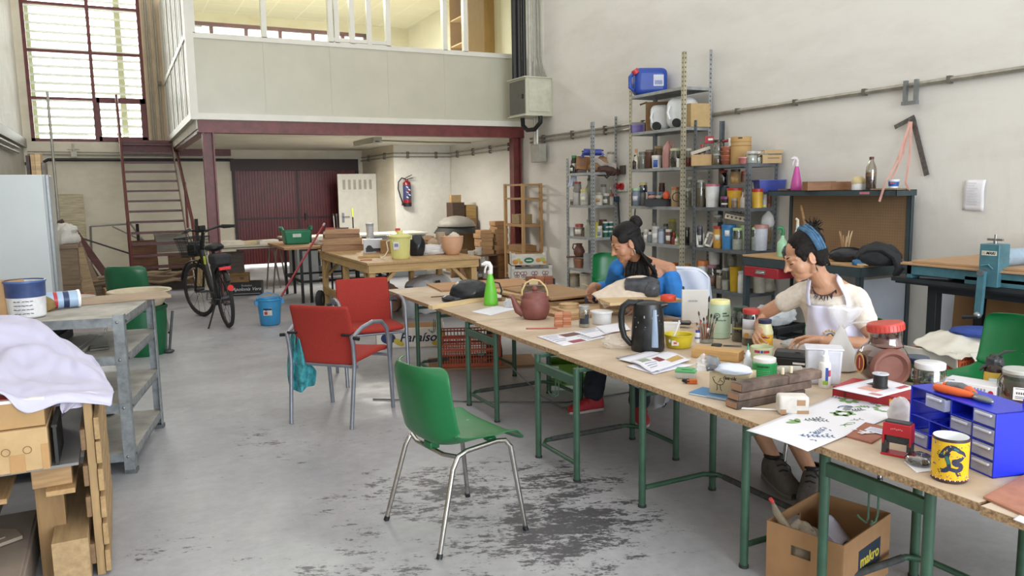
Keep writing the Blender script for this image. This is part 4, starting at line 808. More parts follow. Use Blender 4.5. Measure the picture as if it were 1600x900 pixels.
def cart(u,v,z=CZ):return G(u,v,z)
p=cart(185,470);o=B(woodm('a08a72',.7,.08)).bx((-.29,-.13,0),(.29,.13,.02)).box((.1,0,.0202),(.3,.2,.0006)).build('plywood_board',loc=(p.x,p.y+.06,CZ),rz=.13,bevel=.003);tag(o,'small brown plywood board lying on the steel shelf cart','board')
t=thing('paint_tube','blue and white cardboard paint tube lying on the steel cart','tube',cart(92,484)+Vector((0,.05,.052)),.2)
b=B(mt('9fb8d2',.4),mt('26375e',.4),mt('b5343b',.4));b.M=Matrix.Rotation(PI/2,4,'Y');b.lathe([(.047,-.1),(.05,-.1),(.05,-.075,1),(.05,-.03,0),(.05,-.01,2),(.05,.02,0),(.05,.05,1),(.05,.1,0),(.0,.1)],22);b.lathe([(.047,-.1),(.045,.08),(0,.08)],22,m=1);b.build('tube_body',t)
b=B(mt('e7ebf0',.3));b.M=Matrix.Rotation(PI/2,4,'Y');b.lathe([(.053,.095),(.053,.11),(0,.11)],22);b.build('lid',t)
p=cart(40,500);s=mpp(p)
t=thing('paint_bucket','white paint bucket with blue rim and paint drips on the cart','bucket',p+Vector((0,.12,0)))
b=B(mt('dfdfe0',.4,0,.1,12),mt('3b4f80',.45,0,.2,8));b.lathe([(0,.002),(.085,.002),(.092,.01),(.096,.115),(.097,.12,1),(.099,.19,1),(.102,.2,1),(.098,.2,1),(.09,.02),(0,.012)],26);b.build('pail',t)
b=B(mt('46649a',.4));b.lathe([(.098,.195),(.104,.196),(.104,.205),(.096,.207)],26);b.build('rim',t)
b=B(mt('2b2b35',.7));
for i in range(4):
 for k in range(5):a=-PI/2-.5+k*.2+.05*R_.random();z=.03+.022*i;b.box((.0975*math.cos(a),.0975*math.sin(a),z),(.012+.006*R_.random(),.004,.003),rz=a+PI/2,ry=.5*(R_.random()-.5))
b.build('handwriting',t,smooth=0)
p=cart(5,500);t=thing('cardboard_box','small plain cardboard box beside the paint bucket on the cart','box',(p.x-.02,p.y+.12,CZ),.1)
CB=mt('b08c63',.8,0,.06,10);b=B(CB);b.box((0,0,.1),(.24,.18,.2));b.box((0,0,.201),(.24,.085,.003),rx=.04);b.build('carton',t,bevel=.002)
o=B(mt('b7b4ab',.3,.4)).lathe([(0,0),(.13,0),(.15,.018),(.152,.022),(.13,.01),(0,.006)],28).build('metal_tray',loc=cart(108,470)+Vector((0,.0,0)));tag(o,'round grey metal tray lying behind the paint tube','tray')
o=B(mt('8a7346',.8)).blob((0,0,0),(.06,.05,.05),.25,2,4,n=20,k=12).build('sponge',loc=cart(66,490)+Vector((0,.1,0)));tag(o,'ochre sponge between the paint bucket and paint tube','sponge')
for i,(x,y,c,d)in enumerate(((-.62,.4,'2b2c30',(.42,.35,.05)),(-.55,.35,'8f8b80',(.6,.5,.02)),(-.25,.45,'6f6b62',(.1,.55,.012)))):
 o=B(woodm(c)if i==2 else mt(c,.7)).box((0,0,d[2]/2),d).box((0,0,d[2]+.004),(d[0]*.9,d[1]*.9,.006)).build(['black_tray','grey_board','wooden_lath'][i],loc=t.location,bevel=.003)
 q=Matrix.Rotation(math.radians(-12),4,'Z')@Vector((x,y,0));o.location=(-.01+q.x,4.72+q.y,.672+(.021+.009 if i==0 else 0));o.rotation_euler=(0,0,-.2+.25*(i==2));tag(o,['black flat tray on the second cart shelf','grey board lying on the second shelf of the cart','thin slat lying on the second shelf of the cart'][i],['tray','board','slat'][i])
b=B(mt('2f2d2b',.6));b.tube([(.07*math.cos(a),.05*math.sin(a),.012)for a in[2*PI*i/20 for i in range(20)]],.012,6,closed=True);o=b.build('rubber_ring',loc=G(172,654,.12)+Vector((-.05,.1,.002)));tag(o,'dark rubber ring on the lowest shelf of the cart','ring')
p=G(232,558,0);s=mpp(p);t=thing('green_barrel','dark green plastic barrel standing behind the steel cart','barrel',(p.x-.02,p.y+.2,0))
b=B(mt('0f5a36',.4,0,.05));b.lathe([(0,0),(.19,0),(.2,.02),(.215,.3),(.22,.46),(.21,.47),(.2,.02),(0,.01)],26);b.build('barrel_body',t)
b=B(mt('0c4a2c',.4));b.lathe([(.222,.44),(.23,.45),(.23,.48),(.215,.48)],26);b.build('barrel_rim',t)
o=B(mt('c3b79d',.5,0,.05)).lathe([(0,0),(.2,0),(.27,.13),(.29,.14),(.285,.15),(.26,.14),(.19,.015),(0,.012)],28).build('beige_basin',loc=(p.x-.03,p.y+.2,.481));tag(o,'beige plastic basin resting on the green barrel','basin')
t=thing('iron_pipe','dark iron rod leaning against the green barrel','rod',(p.x+.19,p.y+.1,0));b=B(DARKSTEEL());b.rod((0,0,.01),(.06,.1,.40),.012);b.build('rod',t);b=B(DARKSTEEL());b.ell((0,0,.02),(.05,.03,.02),12,8);b.build('rod_foot',t)
PX,PY=WY(148,760,3.5).x,3.5
t=thing('upright_pallet','upright wooden pallet standing on edge beside the cardboard boxes, slats outward','pallet',(PX,PY,0))
PW=lambda:woodm('a98a5f',.7,.12,'y')
for y,hz_ in((.0,.74),(.45,.62),(.88,.62)):b=B(woodm('a5875d',.7,.1,'z'));b.box((0,y,hz_/2),(.03,.075,hz_));b.build('upright',t,smooth=0,bevel=.002)
for i,z in enumerate((.06,.175,.29,.405,.52,.62)):b=B(PW());b.box((.027,.44,z),(.02,.98,.09));b.build('slat',t,smooth=0,bevel=.003)
for i,z in enumerate((.1,.3,.43,.58)):b=B(woodm('7d6244',.7,.12,'y'));b.box((-.025,.44,z),(.018,.98,.085));b.build('inner_slat',t,smooth=0,bevel=.003)
t=thing('pallet_shelf','wooden pallet laid flat as shelf under the cardboard boxes','pallet',(PX-.045,PY,0))
for y in(.03,.8):
 for x in(-.1,-.6,-1.1):b=B(woodm('a5835a',.7,.15,'x'));b.box((x,y,.445),(.14,.1,.09));b.build('block',t,smooth=0,bevel=.004)
for x in(-.07,-.3,-.6,-.9,-1.14):b=B(woodm('b08d60',.7,.12,'y'));b.box((x,.4,.39),(.1,.95,.02));b.build('bottom_board',t,smooth=0)
b=B(mt('85837f',.45,.3,.06,6));b.box((-.6,.4,.4955),(1.2,.95,.011));b.build('metal_plate',t,smooth=0)
for x in(-.1,-1.1):b=B(woodm('8f7048',.7,.1,'z'));b.box((x-.02,.1,.19),(.1,.1,.38));b.box((x-.02,.75,.19),(.1,.1,.38));each(b,'support_block',t,smooth=0)
o=B(woodm('a98d66',.7,.1,'y')).box((0,0,.115),(.125,1.0,.19)).box((0,-.5,.115),(.127,.004,.192)).box((0,0,.01),(.1,.9,.02)).build('timber_beam',loc=(PX-.095,PY+.36,0),bevel=.006);tag(o,'long rough timber beam on the floor inside the upright pallet','timber')
p=WY(80,750,PY-.12)
t=thing('cardboard_box','large worn cardboard box with round holes on the pallet shelf','box',(p.x,PY-.1,.502))
bw,bd,bh=.5,.42,.17
b=B(mt('c2a274',.8,0,.06,8));b.bx((-bw,0,0),(0,bd,.165));b.build('carton',t,bevel=.004)
b=B(mt('8f6f49',.8));
for x in(-.07,-.14,-.4):b.M=Matrix.Translation((x*1.0-.0,-.0015,.085))@Matrix.Rotation(PI/2,4,'X');b.tube([(.014*math.cos(a),.014*math.sin(a),0)for a in[2*PI*i/16 for i in range(16)]],.0016,5,closed=True)
each(b,'punched_hole',t)
b=B(mt('b98f5c',.35,0,.05));b.box((-.105,-.0012,.035),(.05,.003,.07));b.box((-.012,-.0012,.05),(.024,.003,.1));each(b,'packing_tape',t,smooth=0)
t=thing('cardboard_box','upper cardboard box with red print under the white cloth','box',(p.x-.005,PY-.08,.67))
b=B(mt('b59163',.8,0,.05,8));b.bx((-bw,0,0),(0,bd,.1));b.build('carton',t,bevel=.003)
b=B(mt('e4e0d8',.6),mt('c0402e',.5),mt('d98a4a',.5));b.bx((-bw,-.003,.1),(.004,bd,.112));b.bx((-bw,.02,.1125),(-.06,.1,.114),1);b.bx((-.3,.03,.1142),(-.2,.06,.115),2);b.build('lid',t,smooth=0)
o=B(mt('1d1c1c',.5)).box((0,0,.075),(.012,.3,.15)).box((0,0,.155),(.02,.3,.01)).build('black_folder',loc=(p.x+.022,PY+.08,.6735-.17));tag(o,'thin black folder standing between the boxes and the upright pallet','folder')
for i,(dx,dy,z,d,c,nm,lb)in enumerate(((-.52,.3,.0,(.55,1.05,.14),'8d8074','chipboard_stack','flat stack of dusty brown boards on the floor at lower left'),(-.55,.75,.143,(.3,.45,.05),'86786a','wooden_tray','dusty wooden tray lying on the flat board stack'))):
 o=B(mt(c,.75,0,.1,4)).box((0,0,d[2]/2),d).box((0,.01,d[2]+.004),(d[0]*.96,d[1]*.96,.008)).build(nm,loc=(PX+dx,PY+dy-.35,z),bevel=.006);tag(o,lb,'boards')
o=B(mt('8b7d6d',.75,0,.08,4)).prism([(-.3,-.08),(.1,-.09),(.2,-.03),(.17,.06),(.05,.12),(-.3,.12)],0,.014).prism([(-.28,-.05),(.08,-.06),(.14,-.02),(.03,.08),(-.28,.08)],.014,.018).build('rounded_board',loc=(PX-.48,PY+.15,.155));tag(o,'rounded brown panel lying on the boards at lower left','panel')
def pt(u,v,y):return WY(u,v,y)
rows=[[pt(-60,500,4.45),pt(20,494,4.42),pt(60,503,4.4),pt(95,527,4.32),pt(130,550,4.25)],[pt(-60,515,4.25),pt(20,512,4.25),pt(70,522,4.2),pt(110,540,4.12),pt(146,560,4.1)],[pt(-60,545,4.05),pt(15,545,4.05),pt(75,556,3.98),pt(122,572,3.9),pt(165,588,3.84)],[pt(-60,580,3.75),pt(5,580,3.75),pt(55,592,3.7),pt(115,598,3.66),pt(177,606,3.64)],[pt(-60,606,3.52),pt(-5,608,3.50),pt(40,615,3.47),pt(105,612,3.47),pt(176,620,3.5)],[pt(-60,612,3.42),pt(0,612,3.41),pt(38,643,3.40),pt(104,630,3.42),pt(172,636,3.47)]]
def clothfn(u,v):
 q=crv2(rows,u,v);f=.5+.5*math.sin(PI*min(1,v*1.2))
 w=.02*math.sin(9*v+5*u+2.5*noise.noise(Vector((u*3,v*3,1)))*2)*(1-u*.5)+.03*noise.noise(Vector((u*4,v*6,0)))+.012*noise.noise(Vector((u*10,v*14,4)))
 return q+Vector((0,-.2*w,w*f))
b=B(mt('c4c2da',.75,0,.02,6));b.sheet(clothfn,56,56);o=b.build('white_cloth',solid=.003);tag(o,'large white cotton cloth draped over boxes and pallet at left','cloth')
b=B(mt('c9c3d2',.75,0,.02,6));rows2=[[pt(100,612,3.5),pt(140,612,3.52),pt(172,612,3.6)],[pt(94,634,3.45),pt(135,622,3.5),pt(168,628,3.58)],[pt(98,646,3.44),pt(110,640,3.45),pt(160,625,3.57)]]
b.sheet(lambda u,v:crv2(rows2,u,v)+Vector((0,.012*math.sin(u*16),.0)),20,10);b.build('folded_hem',o,solid=.003)
o=B(mt('c9c6d4',.75)).blob((0,0,0),(.32,.24,.2),.2,2,8,n=30,k=18).build('linen_bundle',loc=(PX-.42,PY+.55,.502));tag(o,'bundle of folded linen under the draped white cloth','linen')
def desk(label,x0,y0,w,d,ubar,beams,hooks=()):
 """w along x, d along y; ubar: the side along which the long foot bar runs"""
 t=thing('school_desk',label,'desk',(x0,y0,0),0,'green steel school desks under the boards')
 r=.0175;zt=.612;C={(i,j):(i*w,j*d)for i in(0,1)for j in(0,1)}
 for(i,j),(x,y)in C.items():
  b=B(GREENLEG());b.rod((x,y,0),(x,y,zt),r,12);o=b.build('leg',t)
  c=B(mt('2c2d2c',.7));c.rod((x,y,0),(x,y,.012),r*1.15,12);c.build('leg_cap',o)
 b=B(GREENLEG())
 for j in(0,1):b.box((w/2,j*d,zt-.012 if beams else zt-.05),(w,.02,.022))
 for i in((0,1)if beams else(1,)):b.box((i*w,d/2,zt-.07),(.026,d,.052))
 b.build('top_frame',t,bevel=.004)
 zb=.095;b=B(GREENLEG())
 if ubar=='+y':P=[(0,.015,zb),(0,d-.06,zb),(.05,d-.0,zb),(w-.05,d,zb),(w,d-.06,zb),(w,.015,zb)]
 if ubar=='+x':P=[(.015,d,zb),(w-.06,d,zb),(w,d-.05,zb),(w,.05,zb),(w-.06,0,zb),(.015,0,zb)]
 b.tube(P,.0125,10);fb=b.build('foot_bar',t)
 b=B(mt('3e403f',.75,0,.2,30));q0,q1=Vector(P[2]),Vector(P[3]);b.rod(q0.lerp(q1,.06)+Vector((0,0,.001)),q0.lerp(q1,.94)+Vector((0,0,.001)),.0145,10);b.build('rubber_sleeve',fb)
 for(hx,hy)in hooks:
  b=B(GREENLEG())
  for s in(-.018,.018):b.tube([(hx,hy+s,zt-.09),(hx,hy+s,zt-.16),(hx-.004,hy+s*.8,zt-.185),(hx-.02,hy+s*.5,zt-.195),(hx-.035,hy+s*1.3,zt-.18),(hx-.04,hy+s*1.6,zt-.17)],.0035,6)
  b.build('bag_hook',t)
 return t
desk('green steel school desk at the near end above the cardboard box',2.185,1.47,.515,.40,'+y',True,[(0,.2)])
desk('green steel school desk second in the row, beside the brown shoes',2.175,2.25,.44,.69,'+x',False)
desk('green steel school desk third in the row, beside the red sneakers',2.075,3.38,.66,.42,'+y',True,[(0,.2)])
desk('green steel school desk over the orange plastic crate',2.165,4.54,.66,.46,'+y',True,[(0,.2)])
desk('green steel school desk at the far end near the wooden workbench',2.19,5.62,.66,.5,'+y',False,[(0,.1)])
def chip(edge=True):
 m=bpy.data.materials.new('chipboard');m.use_nodes=True;n=m.node_tree.nodes;l=m.node_tree.links;q=n['Principled BSDF']
 tc=n.new('ShaderNodeTexCoord');nz=n.new('ShaderNodeTexNoise');nz.inputs['Scale'].default_value=90 if edge else 2.2;nz.inputs['Detail'].default_value=6;nz.inputs['Roughness'].default_value=.65;l.new(tc.outputs['Object'],nz.inputs['Vector'])
 rp=n.new('ShaderNodeValToRGB');e=rp.color_ramp.elements;e[0].position=.36;e[1].position=.64
 a,c=(('7d6145','c3a37b')if edge else('b39d83','cdbda8'));e[0].color=(*lin(a),1);e[1].color=(*lin(c),1)
 l.new(nz.outputs['Fac'],rp.inputs['Fac']);l.new(rp.outputs['Color'],q.inputs['Base Color']);q.inputs['Roughness'].default_value=.7;return m
CHE,CHT=chip(True),chip(False)
TZ=.641
def plank(label,x0,x1,y0,y1,z=.614,th=.026,name='chipboard_sheet'):
 b=B(CHE,CHT);b.bx((x0,y0,0),(x1,y1,th-.001));b.bx((x0+.001,y0+.001,th-.0012),(x1-.001,y1-.001,th+.0002),1)
 o=b.build(name,loc=(0,0,z),bevel=.0);return tag(o,label,'table top')
plank('chipboard table top at the lower right corner under terracotta tile',2.11,3.4,.25,1.27)
plank('long chipboard table top holding the blue drawer box and kettle',2.125,3.42,1.285,3.655)
plank('chipboard table top under the teapot and printed papers',2.14,3.42,3.66,4.815)
plank('chipboard table top at the far end with green spray bottle',2.16,3.42,4.825,6.86)
p=G(750,446,TZ);o=B(woodm('b48a62',.6,.1,'x')).box((0,0,.008),(.95,.55,.016)).box((0,.0,.0162),(.9,.5,.001)).build('plywood_sheet',loc=(3.03,6.62,TZ),rz=-.12);tag(o,'thin reddish plywood sheet at the far end of the tables','plywood')
def T(name,label,cat,u,v,rp=0,z=TZ,rz=0,group=None):
 p=G(u,v,z);s=mpp(p);f=fwd(p);loc=p+f*rp*s
 t=thing(name,label,cat,loc,-math.atan2(f.x,f.y)+rz,group);return t,s
class K(B):
 def __init__(k,s,*m):super().__init__(*m);k.M=Matrix.Scale(s,4)
CLAYR=mt('7d4a43',.55,0,.1,14,.1);TERRA=mt('b56b4c',.75,0,.1,14);TERRD=mt('9a5a42',.8,0,.12,14)
PAPER=mt('e3e4ee',.6,0,.02,5);CLEAR=glassm('eef4f2',.86,.2);FILM=filmm('eeeef0',.45);WHT=mt('e4e4e2',.4,0,.02);CREAM=mt('d8cfae',.5,0,.03)
t,s=T('wood_strip','long pale wooden strip lying across the table joint','strip',676,484,0);b=B(woodm('d8bf93',.6,.07,'x'))
p0,p1=G(673,484,TZ),G(757,470,TZ);t.rotation_euler=(0,0,math.atan2((p1-p0).y,(p1-p0).x));L=(p1-p0).length;b.bx((0,0,0),(L,.05,.03));b.bx((0,.002,.03),(L,.048,.0305));b.build('strip_body',t,bevel=.003)
t,s=T('black_bag','black plastic bag of clay lying behind the green spray bottle','bag',735,471,14);BAGM=mt('1e2229',.28,0,.15,9)
b=K(s,BAGM);b.blob((0,0,0),(32,22,19),.14,2.4,11,n=44,k=26,ridge=.5);b.build('bag_body',t);b=K(s,BAGM);b.blob((-26,-9,0),(20,11,6),.2,3,4,n=24,k=12);b.build('bag_flap',t)
b=K(s,BLACK());b.tube([(28,0,12),(36,2,28),(46,0,26),(50,0,14),(47,-2,5)],1.4);b.build('bag_strap',t);b=K(s,WHT);b.box((44,-6,5),(9,1,8),ry=.3);b.build('tag',t)
def spray(name,label,u,v,s_,body,trig,h=41,rb=12,z=TZ,conical=True,trigname='trigger_head',loc=None):
 if loc is None:t,s=T(name,label,'spray bottle',u,v,rb,z)
 else:t=thing(name,label,'spray bottle',loc,-YAW);s=s_
 b=K(s,body);pr=[(0,0),(rb*.93,0),(rb,1.5),(rb,6),(rb*.8,h*.45),(rb*.45,h*.85),(rb*.32,h*.97),(rb*.3,h),(0,h)]if conical else[(0,0),(rb*.95,0),(rb,2),(rb,h*.6),(rb*.9,h*.66),(rb*.35,h*.85),(rb*.3,h),(0,h)]
 b.lathe(pr,22);b.build('bottle',t)
 b=K(s,trig);k=rb/12;b.lathe([(rb*.34,h-1),(rb*.36,h),(rb*.36,h+4*k),(rb*.28,h+5*k),(0,h+5*k)],14)
 b.tube([(1*k,0,h+4*k),(1*k,0,h+11*k),(-2*k,0,h+16*k),(-7*k,0,h+17*k),(-11*k,0,h+15*k)],[3.2*k,3.6*k,4*k,3.6*k,2.8*k],10,flat=.8);b.tube([(-5*k,0,h+14*k),(-8*k,0,h+8*k),(-9*k,0,h+1*k)],[1.8*k,1.6*k,1.4*k],8);b.tube([(-11*k,0,h+15*k),(-14*k,0,h+15*k)],2*k,8);b.build(trigname,t);return t,s
spray('spray_bottle','bright green spray bottle with white trigger on the table',767,478,0,mt('6cc63c',.4,0,.05),WHT,50,11.5)
def papers(name,label,quad,hx='e3e4ee',z=TZ,marks=(),th=.0012,curl=0,cat='paper',group=None):
 Q=[G(u,v,z)for u,v in quad];o=Q[0];t=thing(name,label,cat,o,0,group)
 b=B(mt(hx,.6,0,.02,5));f=lambda u,v:(Q[0].lerp(Q[1],u).lerp(Q[3].lerp(Q[2],u),v)-o)+Vector((0,0,.001+curl*(math.sin(u*4+1)*math.sin(v*3+.5))**2))
 b.sheet(f,10,10);b.build('sheet',t,solid=th)
 for i,(u0,v0,u1,v1,c)in enumerate(marks):
  b=B(mt(c,.6,0,.1,20));b.sheet(lambda u,v:Vector(f(u0+(u1-u0)*u,v0+(v1-v0)*v))+Vector((0,0,th*.75+.0004)),6,4);b.build('print',t)
 return t,f
LNS=lambda x0,x1,v0,n,dv,c='8d8fa6':[(x0,v0+i*dv,x1-(i*7%5)*.03,v0+i*dv+dv*.3,c)for i in range(n)]
papers('paper_sheet','white paper sheet under the plastic film beside green spray bottle',[(735,487),(775,478),(812,482),(766,493)])
t,s=T('clear_wrap','crumpled clear plastic wrap left of the teapot spout','plastic wrap',798,481,6);b=K(s,filmm('dfe6ee',.5));b.blob((0,0,0),(11,7,8),.35,3,3,n=26,k=16);b.build('wrap',t)
t,s=T('pen','thin brown pencil lying on the far table top','pencil',684,464,0,rz=.3);b=K(s,mt('5b3a35'));b.rod((-11,0,.7),(11,0,.7),.7);b.lathe([(0,0),(.5,0),(0,2)],8,c=(11,0,.7));b.build('shaft',t)
t,s=T('clay_teapot','brown clay teapot with arched cane handle and lid on','teapot',836,501,22)
b=K(s,CLAYR);b.lathe([(0,0),(15,0),(18,1),(21,6),(23.5,14),(23.5,22),(21.5,29),(19.5,33),(18.5,34),(16,34),(0,33)],30);b.build('pot_body',t)
b=K(s,CLAYR);b.lathe([(19,33),(19,35),(17.5,40),(16,41.5),(6,42),(4,43),(3.5,44),(5,47),(4,50),(2,52),(0,52)],24);b.build('lid',t)
b=K(s,CLAYR);b.tube([(-18,-3,10),(-27,-4,15),(-31,-5,24),(-34,-6,33),(-38,-7,38)],[8,6.5,4.8,3.6,3],12);b.build('spout',t)
b=K(s,mt('cdb37e',.6));b.tube([(-20,0,33),(-20,0,45),(-14,0,57),(-3,0,62),(8,0,60),(17,0,51),(20,0,42),(20,0,33)],1.5,8);h=b.build('cane_handle',t)
b=K(s,CLAYR);b.rod((-20,-2,34),(-20,2,34),3);b.rod((20,-2,33),(20,2,33),3);b.build('lug',t)
STK=[((3.05,5.55),(.62,.85,.02),.1,'b89a72'),((3.1,5.5),(.6,.8,.016),-.05,'a88861'),((3.08,5.6),(.55,.7,.018),.2,'c2a57d'),((3.12,5.45),(.5,.75,.014),.05,'9c7a55')]
z=TZ
for i,(xy,d,rz,c)in enumerate(STK):
 o=B(woodm(c,.65,.1,'x')).box((0,0,d[2]/2),d).box((0,0,d[2]+.0002),(d[0]*.97,d[1]*.97,.0006)).build('wooden_board',loc=(*xy,z),rz=rz,bevel=.002);z+=d[2]+.0012
 tag(o,['lowest','second lowest','third','topmost'][i]+' wooden board in the flat stack behind the teapot','board','stacked boards behind the teapot')
STZ=z
STK2=[((2.95,4.75),(.5,.42,.02),.15,'b08a60'),((2.99,4.72),(.42,.36,.016),-.1,'c0a078')]
z=TZ
for i,(xy,d,rz,c)in enumerate(STK2):
 o=B(woodm(c,.65,.1,'x')).box((0,0,d[2]/2),d).box((0,0,d[2]+.0002),(d[0]*.97,d[1]*.97,.0006)).build('wooden_board',loc=(*xy,z),rz=rz,bevel=.002);z+=d[2]+.0012
 tag(o,['lower','upper'][i]+' thin wooden board lying right of the teapot handle','board','thin boards right of the teapot')
t,s=T('clear_box','small clear plastic box standing behind the teapot lid','box',835,457,8,STZ);b=K(s,glassm('dfe4e4',.8,.3));b.box((0,0,6),(40,22,12));b.build('clear_body',t,bevel=.004);b=K(s,mt('cdb992',.7));b.box((-1,0,15.5),(14,10,7));b.build('wood_lid',t,bevel=.002)
t,s=T('wood_offcut','pale angular wood offcut left of the teapot handle','offcut',803,465,3,TZ);b=K(s,woodm('d9c39b'));b.prism([(-12,-3),(12,-5),(14,3),(-6,5)],0,5);b.box((0,0,5.1),(12,5,.3));b.build('offcut_body',t)
for i,(u,v,L,rz,c)in enumerate(((793,470,26,.25,'6f4d3a'),(790,466,30,.1,'7d5a44'))):
 t,s=T('dark_lath',['lower dark wooden slat by the teapot spout','dark wooden slat behind the lower one near the spout'][i],'slat',u,v,4,TZ+.0,rz);b=K(s,woodm(c));b.box((0,i*9,2),(L*2,7,4));b.box((0,i*9,4.1),(L*1.9,6,.3));b.build('slat_body',t)
def bricks(name,label,u,v,z,cols,rows,bw,bd,bh,mats,rz=0,gap=.4,grp=None,lab2=None,loc=None):
 p=G(u,v,z)if loc is None else Vector(loc);s=mpp(p);f=fwd(p);a=-math.atan2(f.x,f.y)+rz;q=Matrix.Rotation(a,3,'Z');n=0
 for r in range(rows):
  for c in range(cols):
   n+=1;x=(c-(cols-1)/2)*(bw+gap)+R_.uniform(-.4,.4)
   b=K(s,mats[n%len(mats)]);b.box((0,bd/2,bh/2),(bw,bd,bh));b.box((0,bd/2,bh+.05),(bw*.86,bd*.8,.1))
   o=b.build(name,loc=p+q@Vector((x*s,R_.uniform(-.5,.5)*s,r*(bh+.25)*s)),rz=a+R_.uniform(-.03,.03),bevel=.4*s)
   tag(o,label%(ORD[c+1],ORD[r+1]),'brick',grp)
bricks('mini_brick','small terracotta brick beside red pencil, %s column, %s layer up',880,511,TZ,2,6,12.5,10,3.6,[mt('c08163',.8,0,.1,12),mt('b4704f',.8,0,.1,12),mt('cb9474',.8,0,.1,12)],.12,grp='small brick stack beside the red pencil')
bricks('terracotta_tile','dark terracotta tile stacked behind boards, %s column, %s layer up',863,458,TZ,3,5,13.5,12,4.4,[mt('8e5a44',.8,0,.12,12),mt('7d4d3c',.8,0,.12,12),mt('a0684e',.8,0,.1,12)],.1,grp='terracotta tile stack behind the boards',loc=(3.28,5.95,TZ))
t,s=T('red_pencil','red pencil lying on the table in front of the teapot','pencil',848,514,0,rz=.03);b=K(s,mt('b5544a',.5));b.rod((-24,0,1),(21,0,1),1.0,6);b.tube([(21,0,1),(24,0,1)],[1,.2],6);b.build('shaft',t);b=K(s,mt('7a3b34'));b.rod((-26,0,1),(-24,0,1),1.0,6);b.build('pencil_end',t)
t,s=T('glass_jar','small glass jar with silver lid and dark label beside tub','jar',913,512,8.5);b=K(s,CLEAR,mt('cfcabb',.7,0,.15,40));b.lathe([(0,.3),(8,.3),(8.6,1.5),(8.6,24),(7.6,27),(7.4,29)],22);b.lathe([(0,.6),(8.1,.6),(8.2,11),(0,11.5)],20,m=1);b.build('glass_body',t)
b=K(s,mt('b9bcbd',.3,.6));b.lathe([(8,28),(8.2,28.5),(8.2,33),(7.4,34),(0,34)],22);b.build('lid',t);b=K(s,mt('2e3340',.5),mt('d7d7d2',.5))
for i in range(9):a=-PI/2-.75+1.5*i/8;b.box((8.75*math.cos(a),8.75*math.sin(a),10+(3 if i>4 else 0)),(1.9,.2,9+(6 if i>4 else 0)),rz=a+PI/2)
b.build('label_print',t,smooth=0)
t,s=T('plastic_tub','round white plastic tub beside the small glass jar','tub',940,508,16);b=K(s,filmm('eceef0',.75));b.lathe([(0,.3),(14.5,.3),(15,1),(16,17),(17,18)],26);b.build('tub_body',t);b=K(s,filmm('f0f2f4',.8));b.lathe([(17,17.5),(18,18),(17.8,20),(15,20.5),(0,20)],26);b.build('lid',t)
t,s=T('wooden_bowl','pale turned wooden bowl between the teapot and jar','bowl',889,491,15,TZ);b=K(s,woodm('cbb48f',.6,.08,'x'));b.lathe([(0,.3),(9,.3),(12,2),(15,8),(16,14),(15,14),(11,5),(0,3.5)],26);b.build('bowl_body',t);b=K(s,woodm('b08a5a'));b.lathe([(15.8,13),(16.4,14),(15.6,15),(15,14.2)],26);b.build('bowl_rim',t)
t,s=T('tin_scoop','shiny metal scoop lying behind the small bricks','scoop',868,494,4);b=K(s,mt('c9ccd0',.2,.8));b.blob((0,0,0),(9,4,3),.15,2,5,n=18,k=10);b.rod((8,0,2),(16,-1,2),1.2);b.build('scoop_body',t)
t,s=T('dark_board','thin dark board lying behind the wooden bowl','board',866,478,8,TZ,.1);b=K(s,woodm('6a4436'));b.box((0,0,1.5),(42,20,3));b.box((0,0,3.1),(39,18,.2));b.build('board_body',t)
t,s=T('blue_cup','dark blue glazed ceramic cup beside the raw fabric','cup',924,482,10);b=K(s,mt('38405c',.3,0,.12,12));b.lathe([(0,0),(8,0),(9.5,2),(11,8),(11,14),(10,17),(9.2,17),(9.8,9),(7,2),(0,2)],24);b.build('cup_body',t);b=K(s,mt('7d869f',.3));b.lathe([(0,15),(9.4,15)],20);b.build('cup_filling',t)
papers('printed_sheet','printed sheet with dark photo overhanging the table edge',[(838,526),(905,517),(948,527),(880,541)],marks=[(.42,.12,.78,.42,'6d4a48'),(.25,.75,.55,.97,'9a4a50')]+LNS(.05,.38,.15,5,.12)+LNS(.62,.98,.5,4,.12),curl=.004)
papers('printed_sheet','printed sheet of text lying behind the overhanging one',[(895,519),(948,508),(975,515),(925,528)],z=TZ+.004,marks=[(.5,.55,.95,.9,'8f8a86')]+LNS(.08,.6,.1,4,.11),curl=.004)
papers('paper_sheet','blank white sheet sticking out left of the black kettle',[(930,510),(975,503),(985,515),(945,521)],z=TZ+.008)
t,s=T('clear_film','crumpled clear plastic film lying left of the black kettle','plastic film',965,545,8);b=K(s,filmm('e6ded4',.35));b.blob((0,0,0),(24,12,12),.45,2.6,8,n=40,k=22,ridge=.6);b.build('film',t)
t,s=T('electric_kettle','black electric kettle with grey water window and clay smears','kettle',1012,552,25)
KB=mt('15171a',.35,0,.35,16)
b=K(s,KB);b.lathe([(0,0),(25,0),(26,1),(26.5,4),(25.8,30),(24.5,55),(23.5,68),(22,75),(14,78),(0,78.5)],32,sy=.92);b.tube([(18,-2,72),(26,-3,74),(31,-3,74.5)],[7,5,2.5],10);b.build('kettle_body',t)
b=K(s,KB);b.tube([(-16,-2,76),(-30,-3,77),(-39,-4,70),(-42,-4,56),(-41,-4,38),(-37,-4,22),(-27,-3,10),(-22,-2,8)],[5,5.5,5.5,5.2,5,4.6,4.2,3],12);b.build('handle',t)
